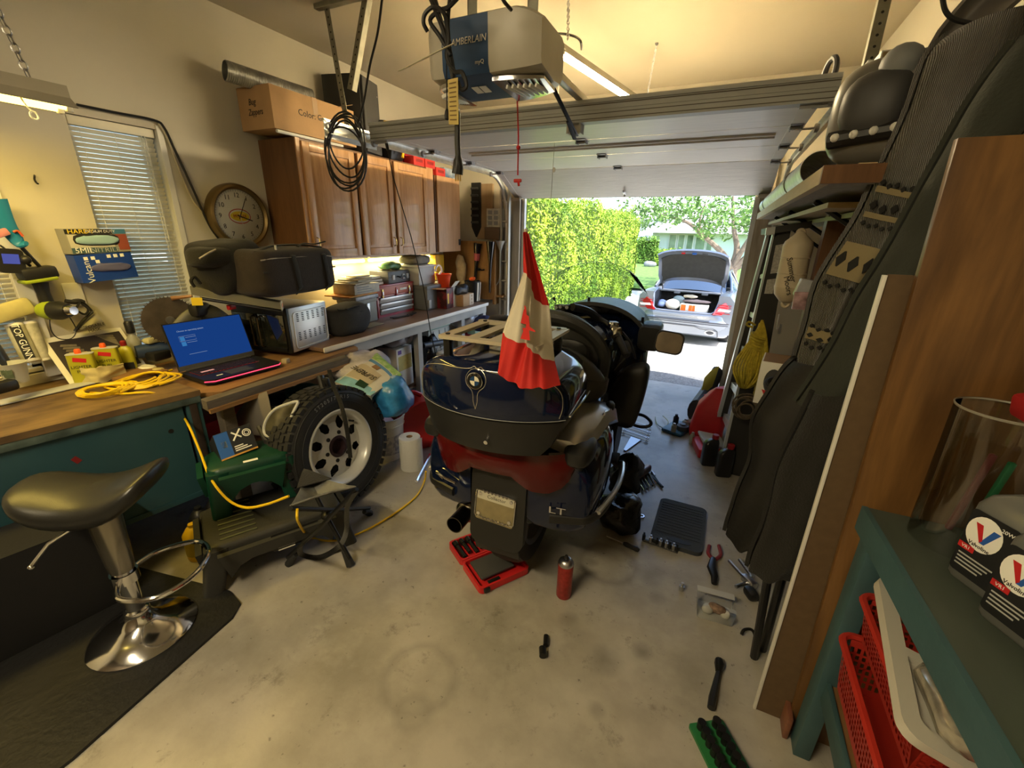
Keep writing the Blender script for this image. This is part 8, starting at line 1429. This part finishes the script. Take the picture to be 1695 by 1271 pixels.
for q in ([(.26,2.897,1.46),(.307,2.897,1.471),(.309,2.897,1.315),(.263,2.897,1.306)],[(.254,2.897,1.272),(.295,2.897,1.281),(.296,2.897,1.196),(.254,2.897,1.193)]): part(sl_,'sticker',plate4(q,(0,.002,0)),mat('sticker_grey',(.42,.40,.36),.6,var=.25,vs=90),world=True)
g = G(); g.bx((.40,2.45,0),(.48,2.52,1.645)); solo('brown_post','dark brown wooden shelf post behind the boat fender','post',g,OAKD); solo('shelf_back_board','brown board on the right wall between the ladder and the jackets','board',G().bx((.735,1.9,.3),(.755,4.3,1.6)),OAKD)
fd = thing('boat_fender','cream boat fender with black scrawl hanging before the step ladder','fender',(.309,2.55,1.371)); a,b = Vector((.322,2.55,1.525)),Vector((.326,2.55,1.187)); ax = b - a; L = ax.length; CRM = mat('fender_cream',(.56,.48,.34),.5)
g = G(); g.lathe([(.012,-.02 * L),(.03,.04 * L),(.058,.12 * L),(.064,.18 * L),(.062,.33 * L),(.065,.34 * L),(.062,.35 * L),(.063,.55 * L),(.066,.56 * L),(.063,.57 * L),(.064,.74 * L),(.066,.75 * L),(.06,.86 * L),(.035,.95 * L),(.012,.99 * L)],a,ax,26); part(fd,'body',g,CRM,world=True)
for p in (a,b): g = G(); g.torus(p,.014,.008,(0,1,0),14,6); part(fd,'eye',g,CRM,world=True)
for k,w_ in ((.5,'Summer'),(.72,'Moors')): text(fd,w_,.035,frame(Vector(a.lerp(b,k))+ Vector((-.015,-.068,0))- root_matrix(fd).translation,ax.normalized()+ Vector((.35,0,0)),Vector((1,0,.3))),INK)
yr = thing('rope_coil','bundled coil of yellow rope hanging on the step ladder','rope',(.24,2.7,.88)); YR = mat('rope_yellow',(.42,.33,.03),.8,var=.25,vs=60,bump=.4,bs=200)
g = G()
for k in range(13): a = k / 12; g.tube(smooth([(.255,2.7,1.071),Vector((.287,2.66,.982)).lerp(Vector((.223,2.66,.981)),a),Vector((.322,2.64,.82)).lerp(Vector((.159,2.64,.831)),a),Vector((.295,2.63,.741)).lerp(Vector((.179,2.63,.747)),a)+ Vector((0,.02 * sin(k * 2),0)),Vector((.235,2.68,.686)),Vector((.23,2.72,.856)).lerp(Vector((.295,2.72,.865)),a),(.25,2.73,1.049)],5),.0065,5)
part(yr,'strands',g,YR,world=True); g = G()
for k in range(5): g.torus(Vector((.252,2.68,.987))+ Vector((0,0,-.016 * k)),.040,.007,(.3,-.1,1),18,6)
part(yr,'wrap',g,YR,world=True); g = G(); g.tube(smooth([(.224,2.68,1.045),(.19,2.66,1.062),(.182,2.66,1.044),(.213,2.66,1.034)],4),.006,5); part(yr,'loose_end',g,YR,world=True)
GRP = mat('rope_brown',(.10,.075,.05),.9,var=.3,vs=50)
for j,(lb,x0,m) in enumerate((('coil of grey-brown rope hanging under the yellow rope',(.273,2.75,.555),GRP),('small olive rope tangle hanging beside the white box',(.323,2.6,.709),mat('rope_olive',(.22,.18,.04),.85,var=.3,vs=40)))):
    g = G()
    for k in range(6 - j): g.torus(Vector(x0)+ Vector((.012 * sin(k * 2),-.01 * k,-.01 *(k % 3))),(.075 - .006 * k)*(1 - .45 * j),.0055,(.25 * sin(k),1,.2 * cos(k)),22,5)
    solo('rope_tangle',lb,'rope',g,m)
wb = boxM('beer_carton','white open carton with a red leaf emblem hanging low beside the ladder','box',(.34,2.35,.74),(.16,.20,.21),R(-8),WPAINT,.003); q = part(wb,'dark_emblem',(lambda g: g.prism([(.035 * cos(2 * pi * i / 20),.06 * sin(2 * pi * i / 20)) for i in range(20)],0,.001,frame((-.02,-.1005,.12),(1,0,0),(0,0,1))))(G()),DGRY); g = G(); g.prism([(.0,.04),(.012,.02),(.035,.025),(.022,.0),(.03,-.02),(.004,-.014),(0,-.035),(-.004,-.014),(-.03,-.02),(-.022,.0),(-.035,.025),(-.012,.02)],.0,.0012,frame((-.02,-.1015,.05),(1,0,0),(0,0,1))); part(wb,'red_leaf',g,RINK); part(wb,'dark_inside',G().bx((-.074,-.094,.2101),(.074,.094,.2108)),CARDD)
g = G(); g.torus((.321,2.1,.886),.055,.012,(.1,-.3,1),24,8); solo('black_ring','black rubber ring below the white open carton','ring',g,RUB)
for i,(q,rz) in enumerate((((.335,2.1,1.308),.3),((.334,2.08,1.262),-.1))): g = G(); g.box(q,(.09,.02,.07),(.2,.5 * rz,rz),.004); solo('zip_bag',('clear zip bag hanging behind the sweater sleeve, upper','clear zip bag with red contents behind the sweater sleeve, lower')[i],'bag',g,(MATS['bag_clear2'],mat('zip_red',(.35,.22,.24),.25,var=.5,vs=30))[i])
g = G(); g.tube(smooth([(.304,2.5,1.14),(.308,2.5,1.064),(.321,2.5,1.081)],3),.004,5); g.box((.321,2.5,1.066),(.012,.006,.05)); solo('key_bunch','bunch of keys and tags hanging under the boat fender','keys',g,STL)
# hanging clothes
def cloth(name,label,cat,L_,R_,m,bulge,folds,nm='body',thick=.012,n=(30,16)):
    Lp,Rp = smooth(L_,6),smooth(R_,6)
    def at(P,u): k = u *(len(P)- 1); i = min(int(k),len(P)- 2); return P[i].lerp(P[i + 1],k - i)
    def fn(u,v): p = at(Lp,u).lerp(at(Rp,u),v); return p + Vector((0,-bulge * sin(pi * v)** .6 - folds * sin(v * 11 + u * 3)*(.3 + u)* .5,0))+ folds * .6 * mnoise.noise_vector(p * 6)
    t = thing(name,label,cat,fn(0,.5)); g = G(); g.grid(fn,n[0],n[1],thick); part(t,nm,g,m,world=True,ang=80)
    g = G(); g.grid(lambda u,v: fn(u,v)+ Vector((0,2 * bulge * sin(pi * v)** .6 + .02,0)),n[0],n[1],thick); part(t,'back',g,m,world=True,ang=80); return t,fn
KN = mat('knit_grey',(.060,.056,.040),.95,var=.25,vs=30,sheen=.3); nt = KN.node_tree; wv = nt.nodes.new('ShaderNodeTexWave'); wv.inputs['Scale'].default_value = 110; wv.inputs['Distortion'].default_value = 1.5; bp = nt.nodes.new('ShaderNodeBump'); bp.inputs['Strength'].default_value = .9; bp.inputs['Distance'].default_value = .01; tcn = nt.nodes.new('ShaderNodeTexCoord'); nt.links.new(tcn.outputs['Object'],wv.inputs[0]); nt.links.new(wv.outputs[0],bp.inputs['Height']); nt.links.new(bp.outputs[0],nt.nodes['Principled BSDF'].inputs['Normal'])
swt,sf = cloth('knit_sweater','chunky grey knitted sweater with cream and black bands hanging on the right','sweater',[(.411,1.55,1.962),(.373,1.55,1.919),(.37,1.56,1.807),(.359,1.58,1.701),(.332,1.6,1.582),(.304,1.62,1.475),(.281,1.64,1.348),(.283,1.66,1.199),(.291,1.68,1.037)],[(.53,1.5,1.966),(.545,1.5,1.855),(.516,1.5,1.752),(.483,1.5,1.638),(.45,1.52,1.527),(.416,1.54,1.433),(.391,1.56,1.33),(.367,1.6,1.211),(.348,1.64,1.054)],KN,.06,.016)
CRK,BKK = mat('knit_cream',(.22,.18,.10),.95),mat('knit_black',(.012,.012,.013),.95)
def knit(u0,u1,v0,v1,m,nm,o=.010): g = G(); g.grid(lambda u,v: sf(u0 +(u1 - u0)* u,v0 +(v1 - v0)*((.5 +(v - .5)*(1.15 - abs(2 * u - 1))) if m is BKK else v))+ Vector((-.003,-o,0)),4,max(2,int((v1 - v0)* 14)),.004); return part(swt,nm,g,m,world=True,ang=80)
for u0,u1 in ((.44,.455),(.505,.52),(.60,.70),(.845,.875)): knit(u0,u1,.04,.97 if u0 < .8 else .6,CRK,'cream_band')
for u0,n_,du in ((.425,9,.014),(.475,6,.024),(.53,9,.014),(.63,4,.045),(.715,8,.012),(.835,6,.010),(.858,4,.012),(.882,6,.010)):
    for i in range(n_): v0 = .05 + .9 * i / n_; knit(u0 +(.006 if i % 2 else 0),u0 + du +(.006 if i % 2 else 0),v0,v0 + .52 / n_,BKK,'black_stitch',.014)
GC = mat('coat_green',(.022,.026,.020),.85,var=.15,vs=6,bump=.15,bs=120,sheen=.2)
cloth('green_coat','dark green coat hanging between the sweater and the plywood panel','coat',[(.487,1.42,1.903),(.437,1.42,1.777),(.414,1.43,1.646),(.386,1.44,1.496),(.35,1.45,1.341),(.316,1.46,1.163),(.276,1.47,1.024)],[(.572,1.36,1.843),(.504,1.36,1.67),(.487,1.36,1.525),(.46,1.36,1.39),(.437,1.37,1.268),(.423,1.38,1.133),(.385,1.4,1.03)],GC,.03,.012)
BJ = mat('jacket_black',(.010,.0095,.009),.62,var=.3,vs=7,bump=.2,bs=60)
cloth('black_jacket','black leather-look jacket hanging low on the right','jacket',[(.278,1.62,1.116),(.227,1.62,1.023),(.196,1.6,.912),(.201,1.58,.757),(.182,1.56,.587),(.176,1.55,.444)],[(.416,1.5,1.167),(.423,1.5,1.018),(.431,1.48,.867),(.421,1.46,.724),(.387,1.44,.565),(.279,1.5,.466)],BJ,.06,.022)
cloth('black_sleeve_coat','long black fabric coat hanging in front of the black jacket','coat',[(.306,1.42,1.081),(.271,1.4,.907),(.257,1.38,.723),(.243,1.36,.571),(.245,1.36,.462)],[(.399,1.34,1.141),(.402,1.33,.954),(.409,1.32,.767),(.393,1.31,.599),(.357,1.31,.515)],FAB,.04,.016)
for i,(a,b) in enumerate((((.306,1.4,.479),(.35,1.473,0)),((.336,1.36,.524),(.382,1.524,0)))): g = G(); g.cyl(b,a,.014,n=10); solo('black_pole',('left black pole standing under the coats','right black pole standing under the coats')[i],'pole',g,BLK)
g = G(); g.tube(smooth([(.308,1.552,.01),(.317,1.571,.02),(.343,1.584,.02),(.356,1.556,.015),(.355,1.476,.008)],5),.006,6); solo('wire_hook','bent black hook on the floor by the black poles','hook',g,BLKM)
# ------------------------------------------------------------------ tools on the floor
def P3(p): return Vector(p)
# open socket case under the rear wheel
scs = thing('socket_case','open red socket case lying under the motorcycle rear wheel','tool case',(-.807,1.452,0)); A,B,C,D =[P3(q) for q in ((-1.013,1.461,.004),(-.72,1.267,.004),(-.619,1.446,.004),(-.896,1.693,.004))]
SCM = frame(A,B - A,D - A); L_,W2 =(B - A).length,min((D - A).length,.26); m_ = L_ * .44
def sm(g): g.M = SCM; return g
for x0,x1,nm in ((0,m_,'lid_half'),(m_ + .004,L_,'base_half')):
    g = sm(G()); o,i_ = rpoly(x1 - x0,W2,.02,4,(x0 + x1)/ 2,W2 / 2),rpoly(x1 - x0 - .02,W2 - .02,.014,4,(x0 + x1)/ 2,W2 / 2); g.ring([[(x,y,z) for x,y in q] for q,z in ((o,0),(o,.032),(i_,.032),(i_,.008))],True,True,True); part(scs,nm,g,RED,world=True)
for i in range(6): y = .03 + i * .033; g = sm(G()); g.cyl((.014,y,.026),(m_ - .02 - .02 *(i % 2),y,.026),.0085,n=10); g.cyl((.014,y,.026),(.045,y,.026),.0125,n=10); part(scs,'socket',g,BLKM,world=True)
g = sm(G()); g.box((m_ +(L_ - m_)* .45,W2 * .45,.030),((L_ - m_)* .62,W2 * .66,.012),bev=.004); part(scs,'foam_insert',g,DGRY,world=True)
g = sm(G()); g.box((L_ - .018,W2 * .3,.033),(.018,.06,.006),bev=.002); part(scs,'handle_slot',g,BLKM,world=True); g = sm(G()); g.box((L_ + .004,W2 * .12,.018),(.012,.03,.02),bev=.003); part(scs,'latch',g,BLK,world=True)
# spray can
sc_ = thing('spray_can','red spray can standing on the floor in front of the motorcycle wheel','spray can',(-.395,1.436,-0)); g = G(); g.lathe([(.031,0),(.033,.004),(.033,.165),(.031,.172)],n=28,cap=True); part(sc_,'body',g,mat('can_red',(.34,.035,.03),.3,.4,var=.25,vs=60)); g = G(); g.lathe([(.033,.17),(.034,.174),(.030,.186),(.020,.196),(.012,.198)],n=28); part(sc_,'dome',g,STL); g = G(); g.lathe([(.008,.196),(.009,.205),(.005,.215),(.001,.216)],n=12); part(sc_,'nozzle',g,BLK)
# kneeling pad
kp = thing('kneeling_pad','dark grey foam kneeling pad with a handle slot on the floor','pad',(.036,2.134,0)); A,B,C,D =[P3(q) for q in ((-.109,1.96,0),(.155,1.955,0),(.18,2.359,0),(-.066,2.378,0))]; KM = frame(A,B - A,D - A); kl,kw =(B - A).length * .96,((D - A).length +(C - B).length)/ 2; KP = mat('pad_foam',(.040,.046,.056),.8,bump=.25,bs=90)
g = G(); g.M = KM; g.prism(rpoly(kl,kw,.035,5,kl / 2,kw / 2),.001,.024); part(kp,'foam',g,KP,world=True)
for i in range(12): g = G(); g.M = KM; g.bx((kl * .06,kw *(.20 + .062 * i),.024),(kl * .94,kw *(.20 + .062 * i)+ .006,.0262),.001,1); part(kp,'rib',g,KP,world=True)
g = G(); g.M = KM; g.prism([(.06 * cos(2 * pi * i / 20)+ kl * .55,.016 * sin(2 * pi * i / 20)+ kw * .11) for i in range(20)],.0242,.0262); part(kp,'handle_slot',g,INK,world=True)
sr = thing('socket_rail','rail of small chrome and black sockets along the near edge of the kneeling pad','sockets',(-.045,1.951,0)); a,b = P3((-.14,1.959,.004)),P3((.035,1.942,.004)); g = G(); g.tube([a,b],.010,6); part(sr,'rail',g,BLK,world=True)
for i in range(9): p = a.lerp(b,(.02,.22,.40,.50,.58,.66,.76,.86,.96)[i]); g = G(); g.cyl(p,p + Vector((0,0,.032)),.0085,n=10); g.cyl(p + Vector((0,0,.030)),p + Vector((0,0,.046)),.005,n=6); part(sr,'socket',g,STL if i % 2 else BLKM,world=True)
def spanner(name,label,a,b,r,m,cat='tool',head=1.9):
    a,b = P3(a),P3(b); d =(b - a).normalized(); g = G(); g.tube([a,b],r,6,flat=(1,.5)); s = d.cross(Vector((0,0,1))); g.torus(b + d * r * head,r * head,r * .6,(0,0,1),16,6)
    for k in (-1,1): g.tube([a + s * k * r * .6,a - d * r * 1.5 + s * k * r * head,a - d * r * 3.6 + s * k * r * 1.2],r * .75,6)
    return solo(name,label,cat,g,m)
spanner('spanner','chrome combination spanner on the floor left of the kneeling pad',(-.21,2.002,.006),(-.18,2.144,.006),.0065,CHR)
sd2 = thing('screwdriver','black-handled screwdriver on the floor before the crumpled plastic','screwdriver',(-.214,1.875,.012)); g = G(); g.cyl((-.315,1.892,.012),(-.217,1.874,.012),.0035,n=8); part(sd2,'shaft',g,STL,world=True); g = G(); g.tube([(-.224,1.875,.013),(-.208,1.872,.013),(-.182,1.865,.013),(-.154,1.86,.013),(-.145,1.855,.013)],[.008,.013,.011,.014,.010],10); part(sd2,'handle',g,BLK,world=True)
pl3 = thing('pliers','pliers with dark red handles and black jaws on the floor right of the pad','pliers',(.198,1.894,.012)); g = G(); g.tube(smooth([(.194,1.957,.014),(.171,1.992,.014),(.175,2.052,.014)],4),.009,7); g.tube(smooth([(.205,1.958,.014),(.228,2.006,.014),(.219,2.075,.014)],4),.009,7); part(pl3,'grips',g,mat('grip_red',(.22,.02,.025),.5),world=True); g = G(); g.tube([(.196,1.963,.014),(.19,1.883,.018),(.204,1.827,.018),(.203,1.786,.014)],[.014,.022,.017,.012],8,flat=(1,.7)); part(pl3,'jaws',g,BLKM,world=True)
rg = thing('rivet_gun','silver and black rivet gun on the floor under the coats','tool',(.334,1.849,.02)); g = G(); g.tube([(.266,1.982,.012),(.337,1.87,.02)],.008,7); g.tube([(.308,1.989,.03),(.358,1.889,.03)],.008,7); g.box((.346,1.864,.022),(.035,.07,.035),(0,0,.7),.008); g.cyl((.291,1.804,.02),(.336,1.854,.02),.008,n=10); part(rg,'frame',g,STL,world=True); g = G(); g.box((.35,1.789,.022),(.045,.065,.042),(0,0,.5),.015); part(rg,'grip',g,BLK,world=True)
g = G(); c = P3((.072,1.698,0)); g.cyl(c,c + Vector((0,0,.022)),.011,n=12); g.cyl(c + Vector((0,0,.022)),c + Vector((0,0,.04)),.006,n=8); solo('bit_socket','single small bit socket standing on the floor left of the clear box','socket',g,STL)
cbx = thing('clear_box','clear plastic box of small bits on the floor under the coats','box',(.21,1.643,0)); A,B,D =[P3(q) for q in ((.14,1.568,-0),(.284,1.58,-0),(.13,1.674,0))]; CM_ = frame(A,B - A,D - A); cl,cw =(B - A).length,.105; CLR = clear('clear_plastic',(.93,.94,.93),.10,.08)
g = G(); g.M = CM_; g.loft([[(x,y,z) for x,y in rpoly(cl * k,cw * k,.012,3,cl / 2,cw / 2)] for z,k in ((.001,.94),(.062,1.0))],False); part(cbx,'wall',g,CLR,world=True); g = G(); g.M = CM_; g.prism(rpoly(cl * .94,cw * .94,.012,3,cl / 2,cw / 2),0.0005,.0025); part(cbx,'bottom',g,mat('box_frost',(.5,.5,.48),.3),world=True); g = G(); g.M = CM_; g.box((cl / 2,cw * .97,.064),(cl,.03,.004)); part(cbx,'lid_edge',g,mat('box_frost',(.5,.5,.48),.3),world=True)
for i,(x,y,r,m,lb) in enumerate(((.3,.45,(.022,.022,.014),MATS['box_frost'],'frosted small bag in the left of the clear box'),(.55,.55,(.035,.02,.018),mat('bit_brown',(.22,.14,.10),.6,var=.6,vs=60),'brown bits in the middle of the clear box'),(.62,.70,(.028,.007,.007),YEL,'small yellow stick in the clear box'),(.78,.45,(.018,.022,.010),PAPER,'pale packet in the right of the clear box'))): g = G(); g.ball(CM_ @ Vector((cl * x,cw * y,.004 + r[2])),r,12,8,.8); g.jit(.004,40); solo('small_parts',lb,'parts',g,m)
for i,(a,b,r) in enumerate((((-.367,1.114,.014),(-.381,1.145,.014),.014),((-.375,1.162,.011),(-.388,1.202,.011),.010))): g = G(); g.cyl(a,b,r,n=14); solo('impact_socket',('wider black socket lying in the middle of the floor','slim black socket lying behind the wider one in the middle of the floor')[i],'socket',g,BLKM)
rt = thing('ratchet','long black ratchet handle on the floor near the hardboard sheet','ratchet',(.222,1.281,.012)); g = G(); g.tube([(.206,1.189,.013),(.211,1.228,.014),(.218,1.279,.012),(.229,1.346,.011)],[.012,.014,.011,.009],10); part(rt,'handle',g,BLK,world=True); g = G(); g.tube([(.227,1.339,.012),(.23,1.37,.014),(.228,1.39,.014)],[.010,.018,.014],10); part(rt,'head',g,BLKM,world=True)
gy = thing('socket_tray','green and black socket tray at the bottom edge of the floor','tray',(.271,1.086,0)); A,B,D =[P3(q) for q in ((.229,.971,0),(.328,1.036,0),(.221,1.131,0))]; TM = frame(A,B - A,D - A); tl_,tw2 =(B - A).length,(D - A).length; g = G(); g.M = TM; g.prism(rpoly(tl_,tw2,.008,3,tl_ / 2,tw2 / 2),.0,.012); part(gy,'tray',g,mat('tray_green',(.02,.16,.05),.45),world=True)
for i in range(6):
    for j in range(2): g = G(); g.M = TM; x,y = tl_ *(.28 + .44 * j),tw2 *(.12 + .155 * i); g.cyl((x,y,.012),(x,y,.04),.013,n=12); part(gy,'socket',g,BLKM,world=True)
# middle of the floor, beside the bike and by the door
blobT('crumpled_plastic','crumpled shiny black plastic on the floor right of the motorcycle','plastic',(-.287,2.036,.085),(.11,.13,.085),MATS['bin_bag'],.035,11); blobT('black_parts','pile of black fairing parts against the motorcycle engine','parts',(-.319,2.351,.11),(.08,.13,.13),mat('parts_black',(.014,.014,.014),.4,.3,var=.6,vs=15),.05,13)
g = G(); g.tube([(-.281,2.491,.03),(-.267,2.538,.03),(-.226,2.669,.03),(-.219,2.699,.03)],[.018,.026,.026,.015],14); solo('mauve_cylinder','dull mauve cylinder lying on the floor beyond the crumpled plastic','cylinder',g,mat('mauve',(.14,.085,.085),.35,.4))
spg = thing('bolt_strip','strip of chrome coil springs on the floor right of the mauve cylinder','springs',(-.203,2.544,0)); a,b = P3((-.238,2.466,.012)),P3((-.168,2.605,.012))
for i in range(6): p = a.lerp(b,i / 5); d = P3((-.214,2.456,.012))- P3((-.246,2.517,.012)); g = G(); g.cyl(p - d * .9,p + d * .9,.007,n=8); part(spg,'spring',g,CHR if i % 2 == 0 else BLKM,world=True)
g = G(); g.tube([(-.203,2.633,.01),(-.108,2.513,.01)],.008,7); solo('black_bar','short black bar beside the coil springs','tool',g,BLKM); g = G(); g.tube([(-.198,2.681,.008),(-.172,2.635,.008)],.007,7); solo('short_bolt','short steel bolt above the coil springs','bolt',g,STL)
for i in range(6): a,b = P3((-.489,3.183,.012)),P3((-.292,3.12,.012)); o = P3((-.45,3.33,.012))- P3((-.441,3.135,.012)); spanner('wrench','combination wrench, %s in the strapped set by the engine guard' %('nearest','second nearest','third nearest','third farthest','second farthest','farthest')[i],a + o *(i * .28)+(b - a)* .05,b + o *(i * .28)-(b - a)* .1,.006,(mat('wrench_tan',(.36,.30,.22),.35,.8),STL)[i % 2]).__setitem__('group','strapped wrench set')
g = G(); g.add([P3((-.431,2.902,.004)),P3((-.411,2.891,.004)),P3((-.339,3.136,.004)),P3((-.422,3.163,.004))]+[P3(q)+ Vector((0,0,.006)) for q in ((-.431,2.902,.004),(-.411,2.891,.004),(-.339,3.136,.004),(-.422,3.163,.004))],[(3,2,1,0),(4,5,6,7),(0,1,5,4),(1,2,6,5),(2,3,7,6),(3,0,4,7)]); solo('silver_wedge','silver wedge-shaped plate on the floor before the wrench set','plate',g,mat('plate_silver',(.42,.46,.52),.3,.6))
bt_ = boxM('blue_tray','blue plastic tray with small bottles on the floor toward the door','tray',(-.104,3.475,0),(.17,.26,.03),R(-20),mat('tray_blue',(.03,.13,.24),.45),.012)
for dx,dy,r,h,m,lb in ((-.03,-.05,.02,.07,MATS['frosted'],'cloudy bottle at the left of the blue tray'),(.03,.02,.045,.05,DGRY,'dark funnel in the middle of the blue tray'),(.05,.09,.03,.07,LGRY,'grey jug at the right of the blue tray'),(-.03,.10,.022,.09,BLK,'small black bottle at the back of the blue tray')): q = P3((-.101,3.403,.031))+ Vector((dx,dy,0)); g = G(); g.lathe([(r,0),(r,h * .7),(r * .5,h * .85),(r * .5,h),(.001,h)],q,n=14); solo('small_bottle',lb,'bottle',g,m)
g = G(); g.lathe([(.018,0),(.02,.07),(.010,.09),(.010,.10),(.001,.10)],(.013,3.248,0),n=14); solo('pump_bottle','clear little bottle on the floor right of the blue tray','bottle',g,MATS['frosted']); g = G(); g.tube(smooth([(-.303,3.633,.01),(-.268,3.483,.01),(-.203,3.414,.02),(-.189,3.53,.03),(-.248,3.666,.02)],5),.004,5); solo('clear_hose','thin clear hose curling beside the blue tray','hose',g,MATS['frosted'])
rc = boxM('red_tool_case','red plastic tool case with a pale lid on the floor by the step ladder','case',(.135,3.171,0),(.20,.24,.07),R(15),RED,.012); part(rc,'pale_lid',G().box((.02,.03,.085),(.16,.22,.025),(0,R(8),0),.01),LGRY)
MO = mat('oil_black',(.012,.012,.012),.3); oilbottle((.137,2.976,0),.3,'black oil bottle with a red cap standing before the red tool case, left one',MO,mat('cap_red',(.30,.012,.015),.4),.21,.095,.07,False); oilbottle((.23,2.864,0),.3,'black oil bottle with a dark red cap on the floor, right one by the jackets',MO,mat('cap_red',(.30,.012,.015),.4),.21,.095,.07,False)
g = G(); g.loft([[P3((.106,3.496,0))+ Vector((x * k + ox,y * k,z)) for x,y in rpoly(.24,.26,.05,4)] for z,k,ox in ((0,.95,0),(.05,1.05,0),(.25,.9,.01),(.36,.5,.03),(.40,.28,.04))]); g.jit(.02,9); rbg = solo('red_bag','red fabric bag slumped against the step ladder','bag',g,mat('bag_red',(.50,.015,.02),.6,var=.12,vs=8)); g = G(); g.tube(smooth([(0,3.991,.04),(.05,4.029,.137),(.15,4.039,.134),(.213,4.049,.084)],5),.016,6,flat=(1,.3)); g.v =[v - rbg.location for v in g.v]; part(rbg,'strap',g,MATS['bag_red'])
yb = thing('rolled_bag','dark rolled bag with a yellow flap leaning by the garage door','bag',(.002,3.894,0)); g = G(); g.tube([(-.003,3.758,.08),(.071,4.421,.007),(.144,4.649,.206)],[.10,.11,.09],12,flat=(.6,1)); part(yb,'roll',g,mat('roll_black',(.03,.03,.03),.6),world=True); g = G(); a,b,c,d =[P3(q) for q in ((.015,4.166,.022),(.03,4.311,.223),(.142,4.51,.301),(.107,4.315,.143))]; g.grid(lambda u,v: a.lerp(b,u).lerp(d.lerp(c,u),v)+ Vector((0,-.03 * sin(pi * u),.02 * sin(pi * v))),6,6,.006); part(yb,'yellow_flap',g,mat('flap_yellow',(.5,.42,.05),.6),world=True)
